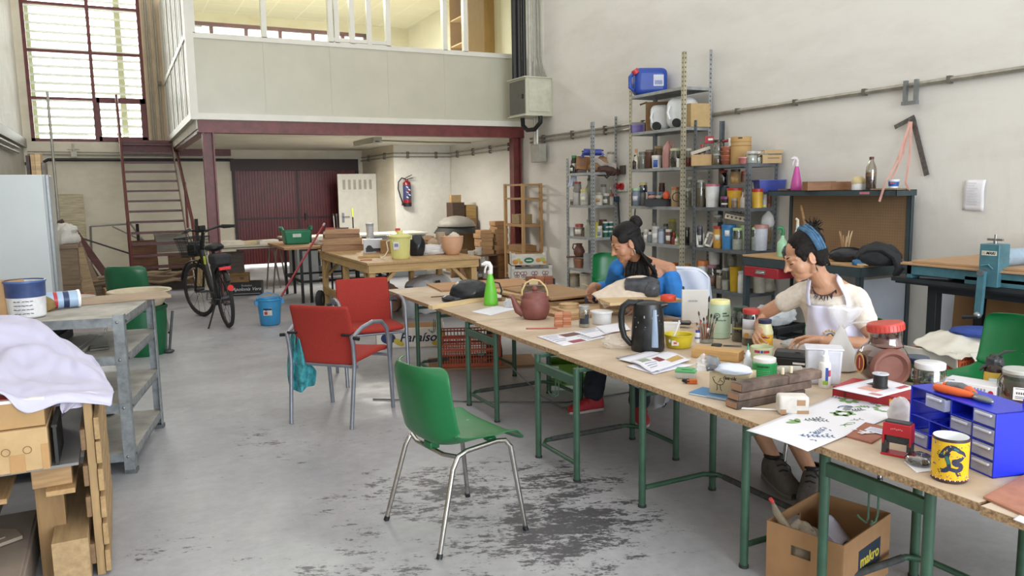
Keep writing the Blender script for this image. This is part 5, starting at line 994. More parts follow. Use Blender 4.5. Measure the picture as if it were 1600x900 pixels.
b=K(s,mt('8ea0b8',.25));a=-PI/2+.42;b.tube([(27*math.cos(a),25.2*math.sin(a),9),(27*math.cos(a),25*math.sin(a),30),(26*math.cos(a),24.2*math.sin(a),52),(25.2*math.cos(a),23.4*math.sin(a),68)],[5.4,4.8,3.8,3],10,flat=.4);b.tube([(26.8*math.cos(a+.12),24.8*math.sin(a+.12),26+7*math.sin(q_))if False else(26.9*math.cos(a+.1*math.cos(q_)),24.9*math.sin(a+.1*math.cos(q_)),26+7*math.sin(q_))for q_ in[2*PI*i/16 for i in range(16)]],.6,5,closed=True);b.build('water_window',t)
b=K(s,KB);b.lathe([(22,74.5),(20,77),(12,79.5),(0,80)],24,sy=.92);b.box((-12,0,80),(10,8,2));b.build('lid',t)
b=K(s,mt('9a9894',.8))
for i in range(26):a=-PI/2+R_.uniform(-1.3,1.1);z=R_.uniform(4,60);r=26.3-z*.03;b.box((r*math.cos(a),r*.92*math.sin(a),z),(R_.uniform(.6,2),.3,R_.uniform(.6,4)),rz=a+PI/2)
b.build('clay_smears',t,smooth=0)
Z2=TZ+.125
bricks('clay_brick','tan clay brick under the raised board, %s column, %s layer up',958,491,TZ,3,4,13.5,20,5.2,[mt('b59672',.85,0,.1,12),mt('a98560',.85,0,.1,12)],.1,grp='clay bricks under the raised board')
p=G(1000,471,Z2);s=mpp(p);o=B(woodm('c9ad82',.6,.08,'x')).box((0,0,.009),(.52,.24,.018)).box((0,0,.0184),(.5,.22,.001)).build('raised_board',loc=(p.x,p.y,Z2-.0),rz=-.25);tag(o,'pale wooden board resting on bricks beside the kettle','board')
t,s=T('clay_bag','block of clay wrapped in dark plastic on the raised board','clay',1003,464,16,Z2+.019,-.12);GB=mt('42474f',.28,0,.25,14,.3)
b=K(s,GB);b.M=b.M@Matrix.Rotation(PI/2,4,'Y')@Matrix.Translation((-14.5,0,0));pr=[(0,-27),(10,-27),(14,-25),(14.5,-15),(14.2,0),(14.8,12),(13,24),(8,27),(0,27)];b.lathe(pr,30,sy=1.15)
for i in range(len(b.v)):v=Vector(b.v[i]);b.v[i]=tuple(v*(1+.09*noise.noise(v*30)+.05*noise.noise(v*70)))
b.build('wrapped_block',t);b=K(s,GB);b.blob((16,-10,0),(13,9,15),.25,2.5,3,n=30,k=18,ridge=.6);b.build('bag_twist',t)
t,s=T('red_cover','round orange-red plastic lid on the raised board','lid',1044,471,10,Z2+.019);b=K(s,mt('d6482c',.4,0,.03));b.lathe([(0,0),(11.5,0),(12,.8),(12,7.5),(11.3,8.5),(0,8.7)],26);b.lathe([(11,8.6),(10,9.1),(9.5,8.6)],26);b.build('lid_body',t)
def WD(u,v,d):return CP+ray(u,v)*d
rows=[[WD(924,461,5.50),WD(950,447,5.50),WD(975,436,5.47),WD(1000,431,5.45),WD(1022,436,5.44)],[WD(931,466,5.45),WD(955,457,5.45),WD(978,449,5.43),WD(1000,446,5.42),WD(1020,450,5.41)],[WD(938,474,5.40),WD(956,469,5.40),WD(975,464,5.39),WD(995,462,5.39),WD(1012,464,5.38)],[WD(944,482,5.34),WD(952,480,5.35),WD(962,478,5.36),WD(978,474,5.37),WD(990,474,5.37)]]
b=B(mt('d3c5b4',.8,0,.05,30));b.sheet(lambda u,v:crv2(rows,u,v)+Vector((0,0,.008*noise.noise(Vector((u*9,v*9,0)))+.004)),24,20);o=b.build('raw_fabric',solid=.0025);tag(o,'raw beige fabric spread in front of the long-haired woman','fabric')
t,s=T('white_tray','white plastic tray standing behind the yellow bowl','tray',1052,523,6);b=K(s,WHT);b.box((-6,2,9),(30,12,17),taper=1.08);b.box((-6,2,17.6),(34,15,1));b.build('tray_body',t,bevel=.003)
t,s=T('black_phone','black smartphone lying beside the white booklet','phone',1064,508,8,TZ+.02,-.15);b=K(s,BLACK());b.box((0,0,2),(30,14,4));b.build('phone_body',t,bevel=.004);b=K(s,mt('0b0b0c',.1));b.box((0,0,4.1),(27,12,.2));b.build('screen',t)
o=B(woodm('8c6b50')).box((0,0,.009),(.16,.1,.018)).box((0,0,.0183),(.15,.09,.0006)).build('wooden_block',loc=G(1064,506,TZ)+Vector((0,.05,0)),rz=-.3);tag(o,'flat brown wooden block under the black phone','block')
t,s=T('white_booklet','white cardboard box with faint print standing behind the brushes','box',1085,505,5,TZ,.12);b=K(s,mt('dcdad7',.5,0,.02));b.box((0,0,26),(40,9,52));b.build('box_body',t,bevel=.002);b=K(s,mt('a5a5a5',.5));
for i in range(7):b.box((-10+i*2.2,-4.7,35),(1.4,.3,2+(i%2)))
b.build('faint_print',t,smooth=0)
t,s=T('yellow_bowl','yellow plastic bowl with a price sticker and brush inside','bowl',1060,546,20);b=K(s,mt('c9b62c',.4,0,.05));b.lathe([(0,.3),(18,.3),(19.5,2),(22,19),(24,20),(24,21.5),(21.5,20.5),(18,3.5),(0,2)],30);b.build('bowl_body',t)
b=K(s,mt('8e8d80',.4));b.lathe([(0,14),(20,14)],24);b.build('slip',t);b=K(s,mt('d9d2c4',.6),mt('b95550',.6));b.box((-5,-20.6,10),(11,.6,8),rx=-.1);b.box((-5,-21,10),(5,.4,3),rx=-.1,m=1);b.build('price_sticker',t,smooth=0)
t,s=T('white_spatula','white plastic stick leaning inside the yellow bowl','stick',1052,541,18,TZ+.03);b=K(s,WHT);b.tube([(-4,4,3),(3,2,18),(9,0,38)],[2.2,1.4,1.2],8);b.ell((-4,4,4),(4,2,4),10,8);b.build('stick_body',t)
t,s=T('brush_jar','glass jar holding paint brushes in front of white box','jar',1103,537,11);b=K(s,CLEAR);b.lathe([(0,.4),(10,.4),(11.5,2),(11.5,24),(10.5,27),(11,29)],22);b.build('glass_body',t)
b=K(s,mt('b9b7ae',.7));b.lathe([(0,.8),(10.5,.8),(10.8,5),(0,5)],18);b.build('water',t)
BR=[(-15,32,'b04a3a','6a4a38'),(-9,36,'c9c3b4','3a302c'),(-4,40,'9a4038','2b2522'),(1,43,'b5473a','6d5038'),(4,74,'22252c','2a2320'),(8,46,'8f3b34','2b2522'),(13,44,'2c3038','3c342e'),(-12,50,'a5544a','57453a'),(17,40,'c98a6a','3a302c')]
for i,(dx,h,c,c2)in enumerate(BR):
 t2=thing('paint_brush','%s paint brush from the left in the glass brush jar'%ORD[i+1],'brush',t.location,t.rotation_euler.z,'paint brushes in the glass jar');a=Vector((dx*.3,((i*5)%7-3)*.9,2));e=Vector((dx,((i*5)%7-3)*.9,h));a2=a.lerp(e,.72);a3=a.lerp(e,.86)
 b=K(s,mt(c,.4));b.tube([a,a.lerp(e,.4),a2],[.6,1.1,.9],7);b.build('handle',t2);b=K(s,mt('b9bcc0',.25,.8));b.tube([a2,a3],[1.0,1.3],8);b.build('ferrule',t2);b=K(s,mt(c2,.8));b.tube([a3,a3.lerp(e,.6),e],[1.3,1.6,.3],8);b.build('bristles',t2)
t,s=T('small_bottle','small white bottle with blue cap beside the brush jar','bottle',1090,536,5);b=K(s,WHT,mt('6a6f9a'));b.lathe([(0,0),(4.2,0),(4.5,1),(4.5,6),(4.5,9,1),(4.5,14,0),(3,17),(0,17)],14);b.build('bottle_body',t);b=K(s,mt('3f4aa0',.4));b.lathe([(3.6,16),(3.6,19.5),(0,19.8)],12);b.build('cap',t)
def jar(name,label,cat,u,v,r,h,body,lid,lidh=6,neck=.86,z=TZ,bands=(),lidr=None,inner=None,shoulder=.8,parts=True,loc=None,s=None,grp=None,n=24):
 """a lidded vessel: sizes in photo pixels; bands = [(z0, z1, colour)] wrap-round labels; inner = (colour, fill height)"""
 if loc is None:t,s=T(name,label,cat,u,v,r,z,0,grp)
 else:t=thing(name,label,cat,loc,-YAW,grp)
 b=K(s,body);b.lathe([(0,.3),(r*.94,.3),(r,1.5),(r,h*shoulder),(r*neck,h*.93),(r*neck,h)],n);b.build('vessel',t)
 if inner:b=K(s,mt(inner[0],.6,0,.08,20));b.lathe([(0,.8),(r*.93,.8),(r*.94,inner[1]),(0,inner[1]+.3)],n);b.build('contents',t)
 lr=lidr or r*neck*1.08;b=K(s,lid);b.lathe([(lr*.97,h-lidh*.6),(lr,h-lidh*.5),(lr,h+lidh*.4),(lr*.94,h+lidh*.5),(0,h+lidh*.52)],n)
 b.build('lid',t)
 for z0,z1,c in bands:
  b=K(s,mt(c,.5,0,.04));rr=r+.25;A=[-PI/2-1.15+2.3*i/10 for i in range(11)]
  b.add([(rr*math.cos(a),rr*math.sin(a),zz)for zz in(z0,z1)for a in A],[(i,i+1,i+12,i+11)for i in range(10)]);b.build('label',t,solid=.0004)
 return t,s
def scribble(t,s,r,z,n,c,w=14,rows=1,name='handwriting',dz=5,th=.7):
 b=K(s,mt(c,.6))
 for k in range(rows):
  a=-PI/2-w/r/2;pts=[]
  for i in range(n*3):aa=a+w/r*i/(n*3);zz=z-k*dz+[0,3.2,-1,1.8,0,3.6][(i*5+k)%6]*.8;pts.append(((r+.35)*math.cos(aa),(r+.35)*math.sin(aa),zz))
  b.tube(pts,th*.5,4)
 b.build(name,t)
t,s=jar('storage_jar','tall pale green plastic jar with yellow lid and handwriting','jar',1124,530,17,54,mt('b9cdb4',.4,0,.02),mt('e2dc9c',.45,0,.03),12,.93,lidr=15.5)
b=K(s,mt('1e2a24',.6));a0=-PI/2-.25;b.tube([(17.4*math.cos(a0+.26*math.cos(q)),17.4*math.sin(a0+.26*math.cos(q)),37+3.6*math.sin(q))for q in[2*PI*i/14 for i in range(14)]],.45,4,closed=True);b.tube([(17.4*math.cos(a0-.08),17.4*math.sin(a0-.08),35),(17.4*math.cos(a0-.06),17.4*math.sin(a0-.06),39)],.4,4);b.tube([(17.4*math.cos(a0+.04),17.4*math.sin(a0+.04),39),(17.4*math.cos(a0+.03),17.4*math.sin(a0+.03),37),(17.4*math.cos(a0+.13),17.4*math.sin(a0+.13),37)],.4,4);b.build('handwriting',t)
t.rotation_euler.z+=.0;b=K(s,mt('1e2a24',.6));b.M=b.M@Matrix.Rotation(.55,4,'Z');
for k,(z,w)in enumerate(((40,7),(36,12),(29,15))):
 pts=[(17.4*math.cos(-PI/2-.3-(.5 if k==2 else 0)+w/17*i/12),17.4*math.sin(-PI/2-.3-(.5 if k==2 else 0)+w/17*i/12),z+[0,2,-.6,1.4][i%4])for i in range(12)];b.tube(pts,.42,4)
b.build('handwriting',t);b=K(s,mt('b1c5ac',.4));b.lathe([(17.0,9),(17.5,9.6),(17.0,10.2)],24);b.build('base_seam',t)
t,s=T('marker_pen','white marker pen with dark tip standing behind pale green jar','pen',1143,523,2);b=K(s,WHT);b.rod((0,0,2),(0,0,17),2.2);b.build('barrel',t);b=K(s,mt('27303f'));b.rod((0,0,0),(0,0,2.2),2.3);b.rod((0,0,17),(0,0,26),1.9);b.build('cap',t)
jar('glass_jar','glass jar of black pigment with dark green lid','jar',1156,535,12.5,52,glassm('c9d2cf',.7,.25),mt('2c4438',.4),6,.85,bands=[(20,23,'a79f58')],inner=('191a1c',20))
t,s=jar('glass_jar','glass jar with red lid and white label beside black pigment','jar',1172,541,13,54,glassm('dfe4e2',.75,.25),mt('b23a36',.4),7,.9,bands=[(26,42,'cfd0dc'),(12,26,'c9c2b4')],inner=('25201e',11));b=K(s,mt('c58a3a'),mt('33363a'));b.box((-6,-12,17),(6,.5,7),rz=-.5);b.box((6,-12.2,17),(6,.5,6),rz=.45,m=1);b.build('label_print',t,smooth=0)
t,s=jar('mustard_jar','cream mustard jar with navy lid and yellow label','jar',1194,549,13,46,mt('d5d3a6',.25,0,.03),mt('2b3150',.4),6,.72,bands=[(8,26,'d9a82c')],shoulder=.62);b=K(s,mt('9a3a2c'),mt('e8d9a0'));b.box((0,-13.6,22),(15,.4,2.6));b.box((0,-13.6,12),(13,.4,3),m=1);b.build('label_print',t,smooth=0)
t,s=T('pale_tub','pale green tub with small coloured label in front of mustard jar','tub',1190,571,16.5);b=K(s,filmm('d3d8b4',.88));b.lathe([(0,.3),(16,.3),(16.8,2),(17.5,27),(16.5,27),(15.5,3),(0,2)],26);b.build('tub_body',t)
b=K(s,mt('dcdcd8'),mt('a5355a'),mt('3a4fa0'),mt('b2343a'));
for i,(a,w,m)in enumerate(((-.42,9,1),(.0,3.4,2),(.4,9,3))):aa=-PI/2+a;b.box((17.4*math.cos(aa),17.4*math.sin(aa),21.5),(w,.4,4.2),rz=aa+PI/2,m=m)
b.build('label_print',t,smooth=0)
t,s=T('glue_bottle','small white glue bottle with a green needle tip','bottle',1168,583,6);b=K(s,filmm('dfe6ee',.9));b.lathe([(0,0),(6,0),(6.4,1),(6.4,20),(5,23),(4,25),(4,31),(2.5,33),(1.8,36),(0,36)],18);b.build('bottle_body',t);b=K(s,mt('3fa079',.4));b.lathe([(1.8,35),(1.6,37),(.8,46),(0,46)],10);b.build('tip',t)
t,s=jar('paint_jar','bright green paint jar with a white lid','jar',1194,593,19,28,mt('1f8a4a',.35,0,.04),WHT,7,.86,lidr=17.5,shoulder=.82);b=K(s,mt('17321f'),mt('5fb980'))
for i in range(8):a=-PI/2-.55+i*.13;b.box((19.2*math.cos(a),19.2*math.sin(a),19.5),(1.7,.4,2.6-.8*(i%3==1)),rz=a+PI/2)
for k in range(3):
 for i in range(7):a=-PI/2-.5+i*.15;b.box((19.2*math.cos(a),19.2*math.sin(a),13-k*3),(2.4,.35,.7),rz=a+PI/2,m=1)
b.build('label_print',t,smooth=0)
t,s=T('black_ink_pad','black hinged plastic case beside the translucent tub','case',1235,572,14,TZ,-.12);b=K(s,BLACK());b.box((0,0,6),(52,30,12));b.build('case_base',t,bevel=.004);b=K(s,mt('3c3e40',.45));b.box((-1,1,17),(46,26,10),taper=.94);b.build('case_lid',t,bevel=.004);b=K(s,WHT);b.box((14,-15.2,5),(18,.5,3));b.build('label_strip',t);b=K(s,mt('222222'));b.prism([(8,-12.6),(16,-12.6),(12,-8)],21.5,22.6);b.build('notch',t)
t,s=T('white_bag','white plastic bag lying flat in front of the apron','bag',1258,548,10);b=K(s,mt('c9cdd0',.4,0,.05,8));b.blob((0,0,0),(36,13,10),.2,2.6,5,n=36,k=18,ridge=.4);b.build('bag_body',t)
t,s=T('translucent_tub','translucent square tub behind the white glue stick','tub',1285,602,20,TZ,.1);b=K(s,filmm('dde0ea',.72));b.box((0,0,28),(48,34,56),taper=1.1);b.build('tub_body',t,bevel=.008);b=K(s,filmm('e6e8f0',.85));b.box((0,0,56.5),(56,41,2));b.build('rim',t,bevel=.003)
t,s=T('glue_stick','white glue bottle with pointed cap beside red folder','bottle',1288,607,9);b=K(s,WHT);b.lathe([(0,0),(8.6,0),(9,1),(9,36),(8.4,39),(6,41),(6,44),(0,44)],20);b.build('bottle_body',t);b=K(s,mt('e6eaf0',.35));b.lathe([(5.5,42),(5.5,50),(3.6,52),(3,59),(0,60)],16);b.build('cap',t);b=K(s,mt('3f5bb0'),mt('c94a6a'),mt('8fb83a'));b.box((3,-9.0,20),(4,.6,26));b.box((7,-6.6,24),(4,.6,10),rz=.8,m=1);b.box((1,-9.1,9),(7,.5,6),m=2);b.build('label_print',t,smooth=0)
t,s=T('blue_stick','blue plastic stick leaning on the black case','stick',1262,570,0,TZ+.02);b=K(s,mt('2431a8',.35));b.bar((-2,-2,2),(18,3,14),5,3.4);b.build('stick_body',t,bevel=.001);b=K(s,mt('1a2490',.35));b.box((18,3,14),(3,5.4,4),ry=-.55);b.build('stick_cap',t)
t,s=T('plaster_bag','knotted clear bag of white plaster powder beside large jar','bag',1312,583,22)
b=K(s,mt('e2e2e2',.45,0,.02,6));b.lathe([(0,0),(22,0),(27,3),(27,14),(21,32),(12,50),(5,66),(4,70),(0,71)],28,sy=.8)
for i in range(len(b.v)):v=Vector(b.v[i]);b.v[i]=tuple(v*(1+.06*noise.noise(v*22)))
b.build('powder_sack',t);b=K(s,filmm('f1f1f3',.4));b.lathe([(4.5,66),(9,76),(20,88),(27,100),(22,102),(10,84),(3,70)],22,sy=.6)
for i in range(len(b.v)):v=Vector(b.v[i]);b.v[i]=tuple(v+Vector((.02,0,0))*(v.z/s-60)/40*(1 if v.z/s>60 else 0)+Vector((noise.noise(v*30),noise.noise(v*31),noise.noise(v*29)))*.012)
b.build('bag_neck',t);b=K(s,filmm('f1f1f3',.35));b.tube([(4,0,70),(20,-2,78),(38,-3,80),(50,-4,78)],[4,6,9,10],9,flat=.3);b.build('bag_ear',t)
t,s=T('sweet_jar','large tilted plastic jar of brown clay powder with red lid','jar',1378,606,40);J=glassm('e8d8d2',.88,.22)
PWD=mt('7f5348',.75,0,.07,10)
Mr=Matrix.Translation((0,0,0))
b=K(s,PWD);b.ell((-2,2,34),(38,30,33),30,20);b.lathe([(26,60),(23,66),(23,74),(0,74)],26,c=(2,4,0));b.build('powder',t)
b=K(s,J);b.ell((-2,2,34),(40.5,32.5,35),32,22);b.lathe([(27,62),(24.5,68),(24.5,84),(25.5,86)],26,c=(2,4,0));b.build('jar_wall',t)
b=K(s,PWD,J);b.M=b.M@Matrix.Translation((9,-25,30))@Matrix.Rotation(.4,4,'Z')@Matrix.Rotation(PI/2,4,'X');b.lathe([(27,-3),(31,2),(31,8),(28,12),(24,12),(21,8),(19,6),(0,6)],30);b.build('round_face',t)
b=K(s,mt('c1463c',.35,0,.04));b.M=b.M@Matrix.Translation((2,4,84))@Matrix.Rotation(-.12,4,'Y');b.lathe([(26,-1),(27.5,0),(27.5,11),(26,13),(0,13.4)],28)
for i in range(28):a=2*PI*i/28;b.box((27.6*math.cos(a),27.6*math.sin(a),5),(1.2,1.6,9),rz=a)
b.build('lid',t)
b=K(s,mt('8f2a24',.5),mt('caa05a',.5));b.M=b.M@Matrix.Translation((-33,-21,33))@Matrix.Rotation(-.85,4,'Z')@Matrix.Rotation(PI/2,4,'X');b.lathe([(0,0),(8,0),(8,.8),(0,1)],20,sy=1.7);b.lathe([(8,0),(9.6,0),(9.6,.9),(8,.9)],20,sy=1.65,m=1);b.box((0,0,1.2),(2,17,.5),m=1);b.build('oval_label',t)
Q=[G(1293,618,TZ),G(1440,660,TZ)]
t,s=T('red_folder','red box file beside the large jar with printed sheet on top','folder',1300,620,0,TZ,-.42);b=K(s,mt('a3202a',.45,0,.05));b.bx((0,0,0),(125,75,17));b.build('box_file',t,bevel=.003);b=K(s,mt('7e151e',.5));b.bx((18,-.4,3),(22,0,14));b.bx((2,-.3,16),(123,0,17.2));b.build('file_spine_line',t,smooth=0)
b=K(s,mt('d9a03a',.5));b.prism([(86,-.6),(96,-.6),(91,-.1)],4,13);b.build('corner_tab',t)
f0=t.location.copy()
papers('printed_sheet','printed sheet with pink drawing lying on the red folder',[(1300,607),(1372,590),(1432,606),(1372,622)],z=TZ+17*s+.002,marks=[(.25,.3,.62,.72,'d8a89a'),(.55,.2,.75,.35,'55585e'),(.7,.75,.95,.88,'b5545c'),(.1,.7,.2,.95,'b88'*2 if False else 'c98c88')],cat='paper')
t,s=T('thread_spool','black thread spool standing on the printed sheet','spool',1375,608,11,TZ+17*s+.0045);b=K(s,BLACK());b.lathe([(0,0),(11.5,0),(11.5,2),(10.5,2.6),(10.5,20),(11.5,20.5),(11.5,22),(0,22)],22);b.build('wound_thread',t);b=K(s,mt('c9d0da',.3));b.lathe([(12,21.4),(12.4,22),(12,23),(4,23.2),(3,22),(0,22)],22);b.build('spool_flange',t)
papers('magazine_page','top magazine page with red and ochre pictures before the kettle',[(985,565),(1040,550),(1080,562),(1018,582)],z=TZ+.012,marks=[(.45,.2,.62,.55,'7a2f2c'),(.62,.55,.95,.8,'b99a5a'),(.1,.1,.35,.4,'8fa08c')]+LNS(.1,.4,.5,3,.12),curl=.01)
papers('magazine_page','lower magazine page showing white and black print edges',[(966,562),(1012,549),(1075,562),(1030,580)],z=TZ+.006,marks=[(.05,.4,.1,.9,'2a2c30'),(.5,.85,.95,.96,'3a3a3e')],curl=.006)
papers('grey_sheet','grey-blue sheet lying under the magazine pages',[(962,559),(1000,552),(1030,556),(988,566)],hx='8a94a0',z=TZ+.003)
papers('white_sheet','bottom white sheet sticking out towards the table edge',[(978,572),(1020,563),(1085,570),(1022,585)],z=TZ+.0015)
t,s=T('wood_block','thick pale wooden block behind the cardboard tea box','block',1120,563,0,TZ,-.35);b=K(s,woodm('c39c66',.6,.1,'x'));b.bx((-42,0,0),(34,26,16));b.build('block_body',t,bevel=.003);b=K(s,woodm('ae8450',.7,.2,'z',40));b.bx((34,1,1),(34.3,25,15));b.build('end_grain',t)
def scissors(label,u,v,rz,c):
 t,s=T('scissors',label,'scissors',u,v,0,TZ,rz);b=K(s,mt('6f7276',.3,.8));b.prism([(0,-1.6),(28,-.4),(28,0),(0,1.6)],.4,1.2);b.prism([(0,-1.6),(27,2.8),(27,3.2),(0,1.6)],1.3,2.1);b.build('blades',t)
 b=K(s,mt(c,.4));
 for k in(-1,1):b.tube([(-2+7*math.cos(a)-8,k*5+4*math.sin(a),1.4)for a in[2*PI*i/14 for i in range(14)]],1.2,6,closed=True)
 b.build('finger_loops',t)
scissors('dark scissors lying between the wooden block and dark jar',1130,541,-.1,'2a2b2e')
for i,(u,v,L,rz,c,lb)in enumerate(((1150,549,20,.5,'d9c0b4','pale pencil lying behind the wooden block'),(1160,553,22,-.3,'7d8288','grey metal tool lying beside the glue bottle'),(1150,560,26,.05,'7a5138','brown wooden modelling tool beside the glue bottle'))):
 t,s=T('modelling_tool',lb,'tool',u,v,0,TZ,rz);b=K(s,mt(c,.5));b.tube([(-L/2,0,1.3),(L*.1,0,1.5),(L/2,0,1.3)],[.8,1.4,.8],8);b.build('shaft',t);b=K(s,STEEL());b.rod((L/2,0,1.3),(L*.62,0,1.3),.6);b.build('tip',t)
t,s=T('notebook','blue spiral notebook under the cardboard tea box','notebook',1108,622,0,TZ,-.50);b=K(s,mt('4f86b8',.5),mt('dcdcd6',.6));b.bx((-36,0,2.6),(34,44,3.4));b.bx((-35,.5,.4),(33,43,2.6),1);b.bx((-36,0,0),(34,44,.5));b.build('cover',t,smooth=0)
b=K(s,mt('c9cdd2',.3,.5));
for i in range(16):x=-4+i*2.3;b.tube([(x,1,3.8),(x,-1.6,2),(x,1,-.0+.2)],.55,5)
b.build('spiral',t)
p=G(1120,611,TZ+3.6*s);
t,s=T('tea_box','cardboard box printed with a rooster drawing on the blue notebook','box',1108,614,0,TZ+3.7*s,-.30);KB2=mt('bfae8c',.8,0,.04,10);b=K(s,KB2);b.bx((0,0,0),(62,40,35));b.build('carton',t,bevel=.002)
INK=mt('3c352c',.7);b=K(s,INK)
b.tube([(6,-.3,23),(9,-.3,18),(15,-.3,15),(21,-.3,16),(24,-.3,22),(22,-.3,27),(25,-.3,30)],.55,5);b.tube([(12,-.3,15),(13,-.3,8),(11,-.3,6)],.45,5);b.tube([(17,-.3,15),(18,-.3,8),(20,-.3,6)],.45,5);b.tube([(8,-.3,20),(5,-.3,26),(9,-.3,27)],.5,5);b.tube([(21,-.3,20),(17,-.3,23),(14,-.3,19)],.5,5);b.tube([(19,-.3,26),(16,-.3,24)],.5,5);b.build('rooster_print',t)
text('ee\u00b7ok',8*s,t,(33*s,-.4*s,27*s),(PI/2,0,0),INK,'lettering',bold=.0006)
b=K(s,INK)
for k in range(5):b.bx((-.3,6,5+k*5),(0,14+(k*3)%5,8+k*5))
b.tube([(-.3,18,4),(-.3,18,28)],.7,5);b.tube([(-.3,24,28),(-.3,26,18),(-.3,31,12),(-.3,33,24)],.7,5)
b.build('side_print',t,smooth=0)
zt=TZ+.014+35*s
t,s=T('foil_pouch','silver and white pouch bag lying open on tea box','pouch',1128,583,6,zt,-.2);b=K(s,mt('8d9094',.25,.6,.2,14));b.lathe([(2,-2),(11,4),(13,14),(14.5,18),(12,17),(9,6),(0,2)],22);
for i in range(len(b.v)):v=Vector(b.v[i])/s;v=Vector((-v.z-4,v.x*.9,v.y*.95+13));v+=Vector((noise.noise(v*.25),noise.noise(v*.26+Vector((9,0,0))),noise.noise(v*.24)))*2.4;b.v[i]=tuple(v*s)
b.build('foil_inside',t);b=K(s,mt('cfd6e2',.5,0,.03));b.blob((17,0,0),(30,16,9),.14,2.0,6,n=30,k=16);b.build('pouch_body',t);b=K(s,FILM);b.blob((-26,2,0),(16,12,14),.35,2.5,9,n=28,k=16);b.build('clear_end',t);b=K(s,mt('8f96a6',.6));
for i in range(4):b.box((12+i*3,-9+i*3,9.5-i*.3),(16,1.4,2.2),rz=.2,rx=.5)
b.build('pouch_print',t,smooth=0)
t,s=T('green_lid_box','small clear food box with a green clip lid','box',1072,592,8,TZ,-.15);b=K(s,filmm('cfd2cc',.7));b.box((0,0,5),(28,20,10),taper=1.1);b.build('box_body',t,bevel=.004);b=K(s,mt('5fae74',.4));b.box((0,0,12),(32,23,4));b.box((2,-1,15),(18,12,2));b.build('clip_lid',t,bevel=.003)
t,s=T('craft_knife','orange and black craft knife lying by the tea box','knife',1077,600,3,TZ,.1);b=K(s,mt('d0672a',.4));b.box((4,0,3.5),(16,7,7));b.build('grip',t,bevel=.003);b=K(s,BLACK());b.tube([(-10,4,4),(-4,0,4),(0,0,4)],[2.5,4,4],9);b.build('knife_head',t)
BRK=[mt('62534a',.85,0,.3,12,.3),mt('6e5c52',.85,0,.3,12,.3),mt('54473f',.85,0,.3,12,.3)]
t0=G(1152,641,TZ);s=mpp(t0);e=G(1275,617,TZ);az=math.atan2((e-t0).y,(e-t0).x);L=(e-t0).length
def brick_bar(name,label,off,ln,z,h,dep,mat,cat='brick'):
 t=thing(name,label,cat,t0+Vector((math.cos(az)*off,math.sin(az)*off,z)),az,'smoked brick bars in the stack');b=B(mat);b.bx((0,0,0),(ln,dep,h));b.build('bar_body',t,bevel=.005)
 b=B(mt('a17d62',.85,0,.1));b.bx((-.0008,.004,.004),(0,dep-.004,h-.004));b.bx((ln,.004,.004),(ln+.0008,dep-.004,h-.004));each(b,'worn_end',t)
hh=.033
brick_bar('brick_bar','long dark brick bar at the bottom of smoked stack',0,L*.86,0,hh,.07,BRK[2])
brick_bar('brick_bar','long dark brick bar in the middle of smoked stack',.006,L*.93,hh+.001,hh,.066,BRK[1])
brick_bar('brick_bar','left dark brick bar on top of the smoked stack',.022,L*.58,2*hh+.002,hh*1.1,.062,BRK[0])
brick_bar('brick_bar','right dark brick bar on top of the smoked stack',.024+L*.585,L*.44,2*hh+.002,hh*1.12,.06,BRK[1])
for i,k in enumerate((.62,.73)):
 o=B(mt('d9ccae',.6)).lathe([(0,0),(.007,0),(.0075,.002),(.0075,.026),(.006,.029),(0,.029)],12).lathe([(.0076,.008),(.0079,.0085),(.0076,.009)],12).build('wooden_peg',loc=t0+Vector((math.cos(az)*L*k-.03*math.sin(az),math.sin(az)*L*k+.03*math.cos(az),3.13*hh+.004)));tag(o,['left','right'][i]+' pale wooden peg standing on the smoked brick bars','peg')
t,s=T('white_plaster_block','white plaster-smeared block in front of the brick bars','block',1240,650,8,TZ,.25);b=K(s,mt('dcd7d0',.8,0,.12,10,.2),mt('b58f6c',.8));b.box((0,10,15),(46,28,30));
b.build('block_body',t,bevel=.012,seg=3);b=K(s,mt('b08d6d',.85,0,.1));b.box((10,-4.2,20),(13,.5,9));b.box((-17,-4.2,5),(9,.5,8));b.box((13,-4.2,4),(18,.5,7));each(b,'bare_patch',t)
t,s=T('white_rod','thin white rod lying before the smoked brick bars','rod',1185,641,0,TZ,.02);b=K(s,WHT);b.rod((-28,0,1.5),(30,3,1.5),1.5);b.build('rod_body',t);b=K(s,mt('bdbdb8'));b.rod((-28.5,0,1.5),(-28,0,1.5),1.2);b.build('rod_end',t)
t,s=T('white_bottle','empty white plastic bottle lying near the black case','bottle',1232,584,4,TZ,.2);b=K(s,filmm('e3e4e0',.75));b.M=b.M@Matrix.Translation((0,0,6))@Matrix.Rotation(PI/2,4,'Y');b.lathe([(0,-22),(3,-22),(3.4,-16),(6,-12),(6,18),(5,20),(0,20)],16);b.build('bottle_body',t);b=K(s,mt('d5cfc0'));b.M=b.M@Matrix.Translation((0,0,6))@Matrix.Rotation(PI/2,4,'Y');b.lathe([(0,-25),(3.8,-25),(3.8,-20)],14);b.build('cap',t)
t,s=T('red_clip','small red plastic clip between tea box and green paint jar','clip',1170,588,3);b=K(s,mt('b5242a',.4));b.box((0,0,3),(8,8,6));b.tube([(-4,0,6),(0,0,9),(4,0,6)],1.2);b.build('clip_body',t,bevel=.001)
Qs=[G(1166,673,TZ+.004),G(1330,609,TZ+.004),G(1440,632,TZ+.004),G(1262,706,TZ+.004)];o=Qs[0]
t=thing('botanical_sheet','long white paper with green and blue painted flower motifs overhanging table edge','painting',o)
